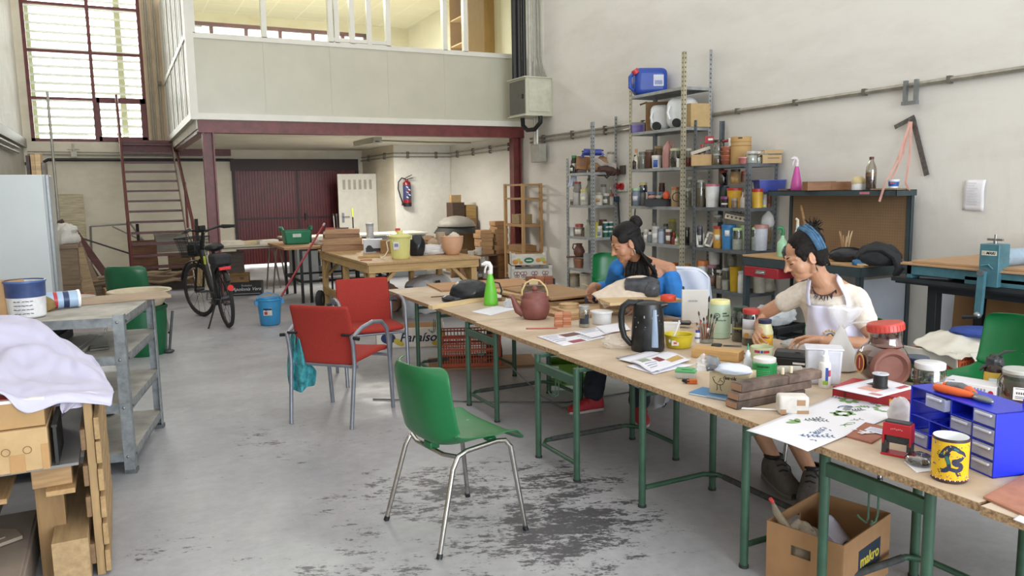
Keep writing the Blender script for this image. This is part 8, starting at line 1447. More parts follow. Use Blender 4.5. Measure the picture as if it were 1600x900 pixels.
for i in range(9):
 t2=thing('wooden_tool','%s wooden modelling tool standing in the glass jar'%ORD[i+1],'tool',BGL,t.rotation_euler.z,'wooden tools in the glass jar');b=K(s,woodm('b58f62',.6));a=2*PI*i/9;b.tube([(3*math.cos(a),3*math.sin(a),1),(6*math.cos(a),6*math.sin(a),22),(7*math.cos(a),7*math.sin(a),25+i%4)],[1,1.3,.5],7);b.build('stick',t2)
t,s=ST('hanging_bag','clear plastic bag hanging from the grey rack second shelf','bag',1206,ZG[1]-.285,-.03);b=K(s,filmm('d2d2d0',.7));b.lathe([(0,0),(2,0),(7,8),(10.5,18),(9,28),(4,34),(1.5,37)],20,sy=.6)
for i in range(len(b.v)):v=Vector(b.v[i]);b.v[i]=tuple(v*(1+.1*noise.noise(v*20)))
b.build('bag',t);b=K(s,WHT);b.tube([(0,0,36),(1,0,39)],.8);b.build('tie',t)
t,s=ST('plastic_sack','white plastic sack on the grey rack bottom, behind bench leg','sack',1208,ZG[3],.12);b=K(s,mt('bdb8a6',.5,0,.08,9));b.blob((0,0,0),(14,12,15),.25,2,5,n=26,k=16);b.build('sack',t)
t,s=ST('cardboard_box','tilted open brown box on the narrow rack top','box',912,ZL[0],.14,.15);b=K(s,mt('a2764e',.75,0,.06,10));b.M=b.M@Matrix.Translation((0,0,5))@Matrix.Rotation(.12,4,'Y');b.box((0,0,10),(25,16,20));o=b.build('carton',t,bevel=.002);b2=K(s,mt('8a6040'));b2.M=b.M;b2.box((3,-8.2,10),(1,.6,20));b2.box((-6,-8.2,12),(12,.5,14));b2.build('panel',t,smooth=0);b3=K(s,mt('5a5048'));b3.box((-3,0,2.5),(14,12,5));b3.build('prop_block',t)
t,s=ST('caulking_gun','blue caulking gun lying on boxes atop the narrow rack','tool',926,ZL[0]+.225,.13,.05);b=K(s,mt('2c3f9a',.35));b.tube([(-14,0,6),(14,0,5)],[5.5,5],10);b.bar((-14,0,3),(-17,0,-2),4,5);b.bar((-4,0,3),(-2,0,-1),5,4);b.bar((14,0,4),(17,0,0),4,4);b.build('gun_body',t);b=K(s,BLACK());b.rod((-17,0,7),(17,0,8),1.2);b.box((-15,0,1),(3,4,8));b.build('rod',t)
t,s=ST('white_rag','white rag draped over the narrow rack top','rag',946,ZL[0]+.01,.0);b=K(s,mt('d2cdc8',.8,0,.05));b.sheet(lambda u,v:(-17+34*u,-4+8*v-5*u,20-10*u*(1+v)-7*v+2*math.sin(u*9+v*3)),20,12);b.build('rag',t,solid=.003,sub=1)
t,s=ST('brown_bag','brown fabric bag hanging over the narrow rack top','bag',950,ZL[0]-.05,.04);b=K(s,mt('4f352e',.7,0,.1));b.blob((0,0,0),(19,11,10),.25,2.2,6,n=28,k=16);b.build('bag_body',t);b=K(s,BLACK());b.tube([(-10,-8,6),(-2,-11,-3),(8,-8,8)],1.5);b.build('strap',t)
t,s=ST('paper_bundle','tan paper bundle behind the white rag on narrow rack','bundle',940,ZL[0],.24);b=K(s,mt('9a7a58',.8,0,.1));b.blob((0,0,0),(17,10,14),.3,2,4,n=24,k=14);b.build('bundle',t)
t,s=ST('dispenser_jar','white ceramic canister at right of the narrow rack top','canister',957,ZL[0],.25);b=K(s,mt('b5b0a6',.4));b.lathe([(0,0),(6,0),(6.5,2),(6.5,26),(5,28),(0,29)],16);b.build('canister_body',t);b=K(s,mt('8d8880'));b.lathe([(5.5,28),(5.5,31),(0,32)],14);b.build('lid',t)
t,s=ST('hanging_cloth','white cloth hanging from the narrow rack front post','cloth',878,1.545,-.02);b=K(s,mt('ccd0d8',.8,0,.03));b.sheet(lambda u,v:(-9*v+17*u*v+6-5*v,2*math.sin(u*11),37-37*v+3*u*v),18,14);b.build('cloth',t,solid=.003);b=K(s,STEEL());b.tube([(6,0,36),(7,2,39),(8,4,37)],.8);b.build('hook',t)
t,s=ST('clay_jug','brown clay jug with handle on narrow rack fourth shelf','jug',905,ZL[3]+.155,.1);b=K(s,mt('6a4438',.5,0,.12));b.lathe([(0,0),(5,0),(8,4),(9,9),(6.5,15),(4.5,18),(5.5,21),(5,21),(4,18),(0,17)],18);b.build('jug_body',t);b=K(s,mt('6a4438',.5));b.tube([(-4,0,20),(-9,0,20),(-10,0,14),(-7,0,10)],1.2,7);b.build('handle',t)
t,s=ST('flat_tray','brown flat tray under the clay jug','tray',903,ZL[3]+.142,.12);b=K(s,mt('6a4034',.6));b.box((0,0,.8),(36,14,1.5));b.box((0,0,1.6),(33,12,.3));b.build('tray',t)
DG=mt('3a474c',.42,.1,.1,8);BX0,BX1,BY0,BY1,BZ=5.42,6.05,4.36,5.70,.87
t=thing('workbench','dark green steel workbench with brown pegboard, drawer and top shelf','workbench',((BX0+BX1)/2,(BY0+BY1)/2,0));cx,cy=t.location.x,t.location.y
def L_(b,a,c,m=0):b.bx((a[0]-cx,a[1]-cy,a[2]),(c[0]-cx,c[1]-cy,c[2]),m)
for x in(BX0,BX1-.045):
 for y in(BY0,BY1-.045):
  b=B(DG);L_(b,(x,y,0),(x+.045,y+.003,BZ-.02));L_(b,(x if x==BX0 else x+.042,y,0),(x+.003 if x==BX0 else x+.045,y+.045,BZ-.02));L_(b,(x,y,0),(x+.045,y+.045,.01));b.build('leg',t,smooth=0)
for y in(BY0,BY1-.04):b=B(DG);L_(b,(BX1-.04,y,BZ),(BX1,y+.003,1.47));L_(b,(BX1-.003,y,BZ),(BX1,y+.04,1.47));L_(b,(BX1-.04,y,BZ),(BX1-.037,y+.04,1.47));b.build('upright',t,smooth=0)
b=B(woodm('b9946a',.6,.1,'y'));L_(b,(BX0-.01,BY0-.01,BZ-.018),(BX1,BY1+.01,BZ));b.build('worktop',t,bevel=.003)
b=B(DG);L_(b,(BX0-.012,BY0,BZ-.10),(BX0-.0,BY1,BZ-.02));L_(b,(BX0,BY0-.012,BZ-.1),(BX1,BY0,BZ-.02));L_(b,(BX0,BY1,BZ-.1),(BX1,BY1+.01,BZ-.02));b.build('apron_rail',t,smooth=0)
b=B(mt('a02a34',.4,0,.05));L_(b,(BX0-.02,BY1-.46,BZ-.20),(BX0+.4,BY1-.03,BZ-.105));d=b.build('drawer',t,bevel=.004)
b=B(mt('c9c9c9',.2,.9));q=(BX0-.02-cx,BY1-.25-cy,BZ-.15);b.box((q[0]-.004,q[1],q[2]),(.006,.12,.04));b.tube([(q[0]-.006,q[1]-.04,q[2]),(q[0]-.03,q[1]-.035,q[2]-.004),(q[0]-.03,q[1]+.035,q[2]-.004),(q[0]-.006,q[1]+.04,q[2])],.008);b.build('handle',d)
def pegm():
 m=mt('866c50',.7,0,.05,3).copy();m.name='pegboard';n=m.node_tree.nodes;l=m.node_tree.links;q=n['Principled BSDF'];prev=q.inputs['Base Color'].links[0].from_socket
 tc=n.new('ShaderNodeTexCoord');sx=n.new('ShaderNodeSeparateXYZ');l.new(tc.outputs['Object'],sx.inputs[0]);ds=[]
 for ax in('Y','Z'):
  a=n.new('ShaderNodeMath');a.operation='PINGPONG';a.inputs[1].default_value=.0125;l.new(sx.outputs[ax],a.inputs[0]);p=n.new('ShaderNodeMath');p.operation='POWER';p.inputs[1].default_value=2;l.new(a.outputs[0],p.inputs[0]);ds.append(p.outputs[0])
 s_=n.new('ShaderNodeMath');l.new(ds[0],s_.inputs[0]);l.new(ds[1],s_.inputs[1]);c=n.new('ShaderNodeMath');c.operation='LESS_THAN';c.inputs[1].default_value=.0028**2;l.new(s_.outputs[0],c.inputs[0])
 mx=n.new('ShaderNodeMixRGB');l.new(c.outputs[0],mx.inputs[0]);l.new(prev,mx.inputs[1]);mx.inputs[2].default_value=(*lin('4a3626'),1);l.new(mx.outputs[0],q.inputs['Base Color']);return m
b=B(pegm());L_(b,(BX1-.034,BY0+.02,BZ+.02),(BX1-.026,BY1-.02,1.44));b.build('pegboard',t,smooth=0)
SHZ=1.482
b=B(DG);L_(b,(BX1-.26,BY0-.02,SHZ-.05),(BX1-.256,BY1+.07,SHZ));L_(b,(BX1-.26,BY0-.02,SHZ-.05),(BX1,BY0-.016,SHZ));L_(b,(BX1-.26,BY0-.02,SHZ-.005),(BX1,BY1+.07,SHZ));L_(b,(BX1-.26,BY1+.066,SHZ-.05),(BX1,BY1+.07,SHZ));o=b.build('top_shelf',t,smooth=0);b=B(mt('b5707a',.5));L_(b,(BX1-.2612,BY0+.24,SHZ-.035),(BX1-.26,BY0+.34,SHZ-.015));b.build('sticker',o)
b=B(mt('a9b0bb',.6,0,.04,3));L_(b,(BX0+.25,BY0+.0,.12),(BX0+.262,BY0+.56,.755))if False else L_(b,(BX0+.05,BY0+.012,.30),(BX1-.045,BY0+.02,.745));b.build('side_panel',t,smooth=0)
b=B(DG);L_(b,(BX0,BY0,.12),(BX1,BY1,.135));L_(b,(BX0+.01,BY0+.001,.13),(BX0+.02,BY1,.2));b.build('lower_shelf',t,smooth=0)
b=B(mt('2a2f33',.6));L_(b,(BX0+.045,BY0+.004,.2),(BX1-.04,BY0+.010,.31));b.build('lower_panel',t,smooth=0)
def onx(u,x,z):
 p=WX(u,300,x)
 for _ in range(4):
  q=Vector((p.x,p.y,z))-CP;p=WX(u,450-F0*q.dot(cU)/q.dot(cF),x)
 return Vector((x,p.y,z))
def BT(name,label,cat,u,x,z,rz=0):
 p=onx(u,x,z);f=fwd(p);return thing(name,label,cat,p,-math.atan2(f.x,f.y)+rz),mpp(p)
XS=BX1-.13
p=onx(1244,XS,SHZ);spray('spray_bottle','pink spray bottle at the left end of bench top shelf',0,0,mpp(p),mt('c0509a',.35,0,.05),mt('d8cfd2',.4),38,8.5,loc=p)
t,s=BT('wooden_box','long low brown wooden box on bench top shelf','box',1295,XS,SHZ,.4);b=K(s,woodm('8a5f3e',.6,.14,'x'));b.box((0,0,6.5),(76,22,13));b.build('box_body',t,bevel=.002);b=K(s,woodm('7a5234'));b.box((-16,-.2,13.3),(44,22.6,.8));b.bx((-1,-11.3,1),(0,-11,13));b.build('lid',t,smooth=0)
t,s=BT('cream_tub','white tub with a cream ball on top beside PET bottle','tub',1341,XS,SHZ);b=K(s,WHT);b.lathe([(0,0),(9.5,0),(10,1),(10,11),(9,12),(0,12)],20);b.build('tub_body',t);b=K(s,mt('cdbb8c',.6,0,.06));b.lathe([(10.5,10),(11,13),(9,18),(5,21),(0,22)],20);b.build('bag_top',t)
t,s=BT('pet_bottle','clear PET bottle with brown liquid and brown cap','bottle',1360,XS-.02,SHZ);b=K(s,glassm('e4e0d4',.85,.3));b.lathe([(0,0),(7.5,0),(8,1),(8,30),(7,36),(3.5,45),(3,48)],20);b.build('bottle_body',t);b=K(s,mt('4a2416',.3));b.lathe([(0,.5),(7.7,.5),(7.7,21),(0,21)],18);b.build('liquid',t);b=K(s,mt('a5803a',.4));b.lathe([(7.75,21),(7.75,27),(0,27)],18);b.build('oil_layer',t);b=K(s,mt('5a2a22',.4));b.lathe([(3.4,47),(3.4,51),(0,51.5)],12);b.build('cap',t)
p=onx(1390,XS,SHZ);o=B(woodm('8f7a60')).box((0,0,.006),(.16,.26,.012)).box((0,0,.0122),(.15,.25,.0006)).build('small_board',loc=p);tag(o,'small flat board at the right end of bench top shelf','board')
t,s=BT('blue_white_tub','small white and blue plastic tub on the flat board','tub',1396,XS,SHZ+.0135);b=K(s,mt('d9dee6',.4),mt('2f5aa0',.4),mt('b04a5a',.4));b.lathe([(0,0),(6.5,0),(7,3),(7.3,4,1),(7.8,10,1),(8,11,0),(8.4,12,0),(8.4,13,0),(0,13,0)],22);b.box((-2,-7.7,8),(6,.5,2),m=2);b.build('tub_body',t);b=K(s,mt('e0e4ea',.4));b.lathe([(8.7,11.5),(8.7,13.4),(0,13.6)],22);b.build('lid',t)
p=onx(1232,XS,SHZ);o=B(mt('7a5a50')).box((0,.03,.008),(.1,.12,.016)).box((0,.03,.0163),(.09,.11,.0006)).build('flat_tile',loc=p);tag(o,'brown flat tile under left end of shelf beside pink bottle','tile')
XT=BX0+.2
p=onx(1222,BX0+.12,BZ+.001);spray('spray_bottle','pale green spray bottle with dark green trigger on the workbench',0,0,mpp(p),mt('9cc9a4',.35,0,.05),mt('2c7a4e',.4),34,8,conical=False,loc=p)
p=onx(1215,BX0+.03,BZ);
t,s=BT('clay_bag','dark plastic wrapped clay lump on workbench left end','clay',1230,BX0+.14,BZ+.001);b=K(s,GB);b.blob((2,-4,0),(10,9,11),.2,2.4,3,n=26,k=16,ridge=.4);b.build('wrapped_lump',t)
t,s=BT('white_spray_bottle','white spray bottle behind the aproned woman','bottle',1245,BX0+.35,BZ+.001);b=K(s,mt('c9d2d0',.4));b.lathe([(0,0),(8,0),(8,26),(4,36),(2.4,40),(2.4,48),(0,48)],16);b.build('bottle_body',t);b=K(s,mt('d9cbb5',.4));b.tube([(0,0,47),(0,0,54),(-3,0,57)],[2.4,2.2,1.6]);b.build('spout',t)
t,s=BT('wooden_stick','long wooden stick leaning on the pegboard','stick',1262,BX1-.12,BZ+.003);b=K(s,woodm('b08a60'));b.bar((6,0,0),(-12,14,74),3,2);b.build('stick',t,smooth=0);b=K(s,woodm('9a7450'));b.bar((-12,14,74),(-12.4,14.3,75.6),3.1,2.1);b.build('stick_end',t,smooth=0)
t,s=BT('tool_pot','pot of bristly wooden brushes on the workbench','pot',1320,BX0+.38,BZ+.001);b=K(s,mt('6a5a4a',.6));b.lathe([(0,0),(9,0),(11,16),(10,16),(8,1),(0,1)],18);b.build('pot_body',t);TPL=t.location.copy();rzz=t.rotation_euler.z
for i in range(12):
 t2=thing('wooden_brush','%s wooden brush in the pot on the workbench'%ORD[i+1],'brush',TPL,rzz,'wooden brushes in the bench pot');a=2.4*i;L=36+(i*7)%14;b=K(s,woodm(['c0a07a','a98560','d2b996'][i%3]));r=3+(i%4)*1.2;b.tube([(r*.6*math.cos(a),r*.6*math.sin(a),2),(r*1.6*math.cos(a),r*1.6*math.sin(a),L*.7),(r*2.4*math.cos(a),r*2.4*math.sin(a),L)],[1,1.2,.5],6);b.build('brush_handle',t2)
t,s=BT('black_jacket','black jacket heaped on the right end of workbench','jacket',1372,BX0+.12,BZ+.001);JM=mt('26282c',.8,0,.15,8);b=K(s,JM);b.blob((0,0,0),(32,18,20),.25,1.7,7,n=44,k=24,ridge=.5);b.build('jacket_heap',t);b=K(s,JM);b.tube([(-28,0,12),(-14,-8,24),(6,-12,26),(24,-14,14),(30,-20,-2),(24,-23,-14)],[7,8,9,10,10,6],12,flat=.7);b.build('sleeve',t)
t,s=BT('black_sack','black plastic sack lying on workbench behind the headband','sack',1325,BX0+.2,BZ+.001);b=K(s,BAGM);b.blob((0,0,0),(28,14,13),.2,2.2,5,n=34,k=20,ridge=.5);b.build('sack',t)
t,s=BT('blue_rag','blue rag beside the black jacket on workbench','rag',1346,BX0+.03,BZ+.001);b=K(s,mt('3f6f9a',.8,0,.1));b.blob((0,0,0),(14,7,6),.25,2.2,9,n=26,k=14);b.build('rag',t)
t,s=BT('wood_piece','small tan wood strip at the bench front edge','wood',1350,BX0-.0+.02,BZ+.001);b=K(s,woodm('c2a47c'));b.box((0,0,1.4),(20,4,2.6));b.box((0,0,2.8),(19,3.4,.2));b.build('strip',t)
p=onx(1212,BX0+.06,BZ+.0);o=B(woodm('c9ab7c',.6,.08,'x')).box((0,0,.012),(.22,.16,.024)).box((0,0,.0243),(.2,.15,.0006)).build('small_plank',loc=p,rz=-.3)if False else None
t=thing('black_crate','black plastic crate under the workbench with clear plastic on top','crate',(4.75,4.62,0),.2);b=B(BLACK());
for z in(.0,.09,.18,.27,.36):b.bx((-.2,-.15,z),(.2,-.14,z+.05));b.bx((-.2,.14,z),(.2,.15,z+.05));b.bx((-.2,-.15,z),(-.19,.15,z+.05));b.bx((.19,-.15,z),(.2,.15,z+.05))
for x in(-.2,.18):b.bx((x,-.152,0),(x+.02,-.14,.41));b.bx((x,.14,0),(x+.02,.152,.41))
b.bx((-.2,-.15,0),(.2,.15,.01));b.build('crate_body',t,smooth=0)
b=B(mt('1c1c1e',.6));b.bx((-.205,-.155,.395),(.205,-.14,.415));b.bx((-.205,.14,.395),(.205,.155,.415));b.build('crate_rim',t)
o=B(filmm('cfd3d6',.6)).blob((0,0,0),(.18,.13,.1),.35,2.6,6,n=34,k=20,ridge=.5).build('plastic_wrap',loc=(4.75,4.62,.412));tag(o,'crumpled clear plastic lying on the black crate','plastic wrap')
TEAL=mt('4a7682',.4,.1,.12,9);PX0=5.17
t=thing('etching_press','teal etching press with long brown bed beside the wall','press',(5.55,3.2,0));ox,oy=5.55,3.2
def Q_(b,a,c,m=0):b.bx((a[0]-ox,a[1]-oy,a[2]),(c[0]-ox,c[1]-oy,c[2]),m)
b=B(woodm('b28f6b',.55,.06,'y'));Q_(b,(PX0+.02,2.0,.958),(5.98,3.74,.975));Q_(b,(PX0-.02,1.9,.942),(5.99,3.80,.957));b.build('press_bed',t,bevel=.002)
b=B(TEAL);Q_(b,(PX0,1.9,.872),(PX0+.03,3.76,.94));Q_(b,(5.93,1.9,.872),(5.96,3.76,.94));Q_(b,(PX0,3.72,.845),(5.96,3.76,.94));Q_(b,(PX0,2.85,.845),(PX0+.05,3.32,.90));b.build('bed_frame',t,bevel=.003)
for x in(PX0-.04,5.88):b=B(TEAL);Q_(b,(x,3.07,.845),(x+.12,3.20,1.13));b.build('side_column',t,bevel=.004)
b=B(mt('9fb6c9',.3,.3));b.rod((PX0+.08-ox,3.13-oy,1.03),(5.9-ox,3.13-oy,1.03),.06,18);b.build('roller',t)
for x in(PX0+.02,5.94):b=B(mt('9a9a9a',.3,.8));b.rod((x-ox,3.135-oy,1.13),(x-ox,3.135-oy,1.165),.012);b.box((x-ox,3.135-oy,1.157),(.02,.1,.014));b.rod((x-ox,3.135-oy,1.16),(x-ox,3.135-oy,1.19),.008);b.build('pressure_screw',t)
b=B(mt('d6d4c8',.4));Q_(b,(PX0-.0418,3.085,1.055),(PX0-.0402,3.185,1.085));pl=b.build('name_plate',t);text('MARI',.026,t,(PX0-.0425-ox,3.125-oy,1.07),rot_to((0,-1,0),(0,0,1)),BLACK(),'plate_lettering',bold=.0006,shear=.3);b=B(mt('b9b3a0'));Q_(b,(PX0-.0424,3.16,1.06),(PX0-.0418,3.182,1.08));b.build('emblem',pl)
b=B(TEAL);b.bar((PX0-.06-ox,3.16-oy,.95),(PX0-.07-ox,3.165-oy,.66),.03,.045);b.tube([(PX0-.045-ox,3.1-oy,.965),(PX0-.05-ox,3.13-oy,.995),(PX0-.05-ox,3.18-oy,.985)],.006);b.build('crank_arm',t,smooth=0);b=B(STEEL());b.rod((PX0-.09-ox,3.16-oy,.94),(PX0-.03-ox,3.16-oy,.94),.022);b.ell((PX0-.075-ox,3.165-oy,.655),(.03,.025,.025),12,8);b.build('crank_hub',t);b=B(BLACK());b.tube([(PX0-.09-ox,3.155-oy,.645),(PX0-.11-ox,3.245-oy,.632)],[.012,.016],10);b.build('crank_grip',t)
t=thing('press_table','black steel table carrying the teal etching press','table',(5.55,3.2,0));b=B(mt('2b3135',.45,.2));Q_(b,(PX0+.0,1.9,.80),(6.0,3.85,.83));Q_(b,(PX0-.02,1.88,.815),(6.0,3.87,.844));b.build('table_top',t,smooth=0)
for x,y in((PX0+.12,3.6),(PX0+.12,2.1),(5.85,3.6),(5.85,2.1)):b=B(mt('20272a',.5,.1));Q_(b,(x,y,0),(x+.07,y+.07,.80));b.build('leg',t,bevel=.003)
b=B(mt('20272a',.5));Q_(b,(PX0+.12,2.15,.74),(PX0+.16,3.6,.80));Q_(b,(PX0+.15,3.61,.74),(5.87,3.65,.8));b.build('rail',t,smooth=0)
o=B(mt('b9bcc0',.5)).box((0,0,.006),(.12,.2,.012)).box((0,0,.0122),(.1,.18,.0006)).build('paper_pad',loc=(PX0+.15,3.62,.8445),rz=.2);tag(o,'pale paper pad lying on the black press table','paper pad')
o=B(mt('d9dcdc',.3,.3)).tube([(0,0,.04),(0,.18,.04)],.035,16).tube([(0,-.004,.04),(0,.0,.04)],.02,14).build('paper_roll',loc=(PX0+.12,2.7,.845));tag(o,'white roll lying on the press table at right edge','roll')
for i,(y0,y1,x,hx,lb,h)in enumerate(((3.55,4.05,5.98,'c6ccd6','white board leaning on the wall left of the press',.8),(3.42,3.88,5.90,'8d6a45','brown board leaning on wall behind the press table',.78),(2.7,3.5,5.7,'8a673f','wide brown cork panel leaning behind the press legs',.73),(1.8,2.68,5.74,'8c8a84','grey board leaning behind the press at the right edge',.72))):
 b=B(mt(hx,.7,0,.05,4));b.M=Matrix.Rotation(.06,4,'Y');b.box((0,0,h/2),(.012,y1-y0,h));b.box((-.0065,0,h/2),(.001,y1-y0-.02,h-.02));o=b.build('leaning_board',loc=(x,(y0+y1)/2,.001));tag(o,lb,'board')
crate('orange plastic crate with cloths on top, left of the right green chair',(4.88,3.2,.01),.1,.5,.36,.43,'b45632')
b=B(mt('d4d0c4',.8,0,.03));cp=[[(-.3,-.24,.0),(-.05,-.25,.03),(.25,-.22,.02)],[(-.34,-.1,.02),(0,-.08,.09),(.3,-.08,.06)],[(-.25,.1,.05),(0,.1,.1),(.28,.1,.06)]]
b.sheet(lambda u,v:crv2(cp,u,v)+Vector((0,0,.02*noise.noise(Vector((u*5,v*5,0))))),26,22);b.sheet(lambda u,v:(-.28+.02*v+.02*math.sin(u*6),-.2+.34*u,.03-.12*v*(1-.4*math.sin(u*3))),16,10)
b.sheet(lambda u,v:(-.22+.4*u,-.245-.01*math.sin(u*9),.03-.2*v*(1-abs(2*u-1))),20,12);o=b.build('cream_cloth',loc=(4.86,3.2,.45),solid=.004,rz=.1);tag(o,'cream cloth folded over the orange crate','cloth')
t,s=BT('blue_cloth','blue folded cloth behind the cream cloth','cloth',1535,5.0,.535);b=K(s,mt('2c4694',.75,0,.08));b.blob((0,0,0),(46,28,9),.16,2,3,n=36,k=18,ridge=.3);b.build('cloth_fold',t)
b=B(mt('55585a',.8));b.blob((0,0,0),(.2,.2,.3),.2,2,5,n=24,k=14);o=b.build('grey_sack',loc=(5.2,2.55,0));tag(o,'dark grey sack behind the right green chair','sack')
PINE=lambda a='x':woodm('c2a06c',.6,.1,a)
WT=.75;wx0,wx1,wy0,wy1=2.43,3.82,8.36,10.75
t=thing('wooden_workbench','large pine wooden workbench with diagonal braces behind the red chairs','workbench',((wx0+wx1)/2,(wy0+wy1)/2,0));cx,cy=t.location.x,t.location.y
b=B(woodm('b59468',.65,.1,'y'));b.box((0,0,WT-.014),(wx1-wx0,wy1-wy0,.028));b.build('worktop',t,bevel=.003)
b=B(PINE());hx,hy=(wx1-wx0)/2-.05,(wy1-wy0)/2-.06
for y in(-hy-.02,hy+.02):b.box((0,y,WT-.075),(2*hx+.06,.035,.09))
each(b,'end_rail',t,bevel=.003);b=B(PINE('y'))
for x in(-hx-.02,hx+.02):b.box((x,0,WT-.075),(.035,2*hy,.09))
each(b,'side_rail',t,bevel=.003)
for x in(-hx+.02,hx-.02):
 for y in(-hy+.03,0,hy-.03):b=B(PINE('z'));b.box((x,y,(WT-.03)/2),(.07,.07,WT-.03));b.build('leg',t,smooth=0,bevel=.003)
for x in(-1,1):
 for y in(-1,1):
  b=B(PINE());b.bar((x*(hx-.02),y*(hy-.03),WT-.38),(x*(hx-.30),y*(hy-.03),WT-.11),.035,.06,up=(0,1,0));b.build('brace',t,smooth=0)
  b=B(PINE());b.bar((x*(hx-.02),y*(hy-.03),WT-.38),(x*(hx-.02),y*(hy-.3),WT-.11),.06,.035,up=(1,0,0));b.build('brace',t,smooth=0)
b=B(PINE('y'));b.box((-hx,0,.2),(.035,2*hy,.1));b.box((hx,0,.2),(.035,2*hy,.1));each(b,'low_rail',t,bevel=.003)
def W(name,label,cat,u,v,rp=0,rz=0,z=WT+.001,grp=None):return T(name,label,cat,u,v,rp,z,rz,grp)
t,s=W('lidded_bucket','pale yellow plastic bucket with lid on the wooden workbench','bucket',626,405,15);YB_=mt('d9d78a',.4,0,.03);b=K(s,YB_);b.lathe([(0,0),(13.5,0),(14,1),(16,33),(17,34)],28)
for i in range(28):a=2*PI*i/28;b.bar((13.8*math.cos(a),13.8*math.sin(a),2),(15.9*math.cos(a),15.9*math.sin(a),32),.8,.8)
b.build('pail',t);b=K(s,YB_);b.lathe([(17.5,33),(18,34),(18,35.5),(14,38),(5,40),(4,44),(0,44.5)],28);b.build('lid',t);b=K(s,mt('d5d3de'),mt('7f8296'));b.box((-6,-15.2,21),(9,.7,12));b.box((-6,-15.7,22),(6,.4,5),m=1);b.build('paper_label',t);b=K(s,mt('dcd7c0',.6));b.tube([(-15,-5,30),(-21,-6,27),(-19,-7,14),(-24,-8,6),(-31,-8,1.2),(-24,-11,1.0)],.9,6);b.build('string',t);b=K(s,mt('d4d090'));b.box((17,0,33),(4,4,7));b.build('clasp',t)
t,s=T('red_orange_tool','red and yellow sponge tool sitting on the bucket lid','tool',622,362,4,WT+.001+44.6*s);t.location=Vector((0,0,0))+Vector(COL.objects['lidded_bucket'].location)+Vector((0,0,41.5*s));t.location.x-=.0;b=K(s,mt('c0392e',.5),mt('d8a83a',.5));b.box((-3,0,5.5),(8,6,4));b.box((-3,0,2.8),(8,6,2.6),m=1);b.build('sponge',t,bevel=.003)
t,s=W('clay_pot','large unfired peach clay pot on the wooden workbench','pot',707,399,17);CP_=mt('d3a888',.7,0,.04,8);b=K(s,CP_);b.lathe([(0,0),(9,0),(10.5,1),(15,10),(17.3,20),(17.6,26),(17.6,29),(16.2,29.3),(15.8,24),(9,2),(0,2)],32);b.build('pot_body',t);b=K(s,CP_);b.lathe([(17.4,26.5),(18,27.5),(18,29),(17,29.6)],32);b.build('rim',t)
o=B(mt('cfc3b4',.7)).build if False else None
t2,s2=W('beige_cloth','beige cloth stuffed inside the peach clay pot','cloth',708,399,17);b=K(s,mt('cfc3b4',.8));b.blob((3,0,22),(11,10,13),.22,2,4,n=26,k=16,flat=False,ridge=.3);b.build('cloth',t2);t2.location=t.location
t,s=W('white_sheet','crumpled white plastic sheet between the black bag and clay pot','sheet',678,398,8);b=K(s,mt('d6d4d4',.5));b.blob((-4,0,0),(24,12,9),.35,2.4,4,n=36,k=20,ridge=.6);b.sheet(lambda u,v:(4+14*u+4*v,2-4*u,26*(1-v)*u+4+2*math.sin(u*7)),12,10);b.build('sheet',t,solid=.002)
t,s=W('clay_lump','small beige clay lump in front of the clay scraps','lump',677,393,6);b=K(s,mt('bfa890',.7));b.blob((0,0,0),(9,7,12),.2,2.2,5,n=22,k=14);b.build('lump',t)
t,s=W('black_bag','small black plastic bag beside the yellow bucket','bag',652,400,7);b=K(s,BAGM);b.blob((0,0,0),(13,9,19),.22,2.2,3,n=30,k=18,ridge=.4);b.build('bag',t)
t,s=W('clay_bowl','brown unfired bowl pile behind the white sheet','bowl',668,391,12);b=K(s,mt('9d7a5a',.8,0,.1));b.lathe([(0,0),(12,0),(22,8),(22,13),(20,13),(10,3),(0,3)],22);b.build('bowl_body',t);b=K(s,mt('a98a68',.8));b.blob((0,0,6),(17,12,9),.35,3,6,n=28,k=16);b.build('clay_scraps',t)
t,s=W('clay_cup','greyish clay cup on the pile behind clay pot','cup',689,391,5);b=K(s,mt('b5a08a',.7));b.lathe([(0,0),(7,0),(7.5,28),(6.5,28),(6,14),(0,14)],18);b.build('cup_body',t)
FR=[('lowest','9a7656',64,24,5),('second','a98562',60,22,6),('third','8f6b4e',54,22,3),('topmost','b08a66',52,20,4)]
z=WT+.001
for i,(nm,c,w,d,h)in enumerate(FR):
 p=G(536,392,WT);s=mpp(p);f=fwd(p);o=K(s,woodm(c,.6,.12,'x'));o.box((0,d/2,h*.9),(w,d,h*1.8));o.box((0,d/2,h*1.8+.1),(w*.9,d*.8,.3));o=o.build('wooden_board',loc=(p.x,p.y,z),rz=-math.atan2(f.x,f.y)+[.12,.02,.15,-.05][i],bevel=.003);z+=h*1.8*s+.4*s;tag(o,nm+' thick wooden board in the stack at workbench left end','board','wooden boards on the pine workbench')
t,s=W('red_comb_tool','red and black serrated tool lying on the board stack','tool',536,392,10,0,WT);t.location.z=z+.001;b=K(s,mt('a83a32',.5));b.box((-18,0,1),(14,5,2));b.build('handle',t);b=K(s,BLACK());b.box((0,0,1),(20,5,1.6));
for i in range(8):b.box((-8+i*2.3,-3,1),(1,2,1.4))
b.build('comb',t)
t,s=W('grey_mould','grey angular clay mould behind the board stack','mould',512,385,10);b=K(s,mt('9a8b78',.8));b.box((0,0,10),(16,16,20),taper=.8);b.box((10,4,10),(10,12,20),rz=.3);b.build('mould_body',t,bevel=.004)
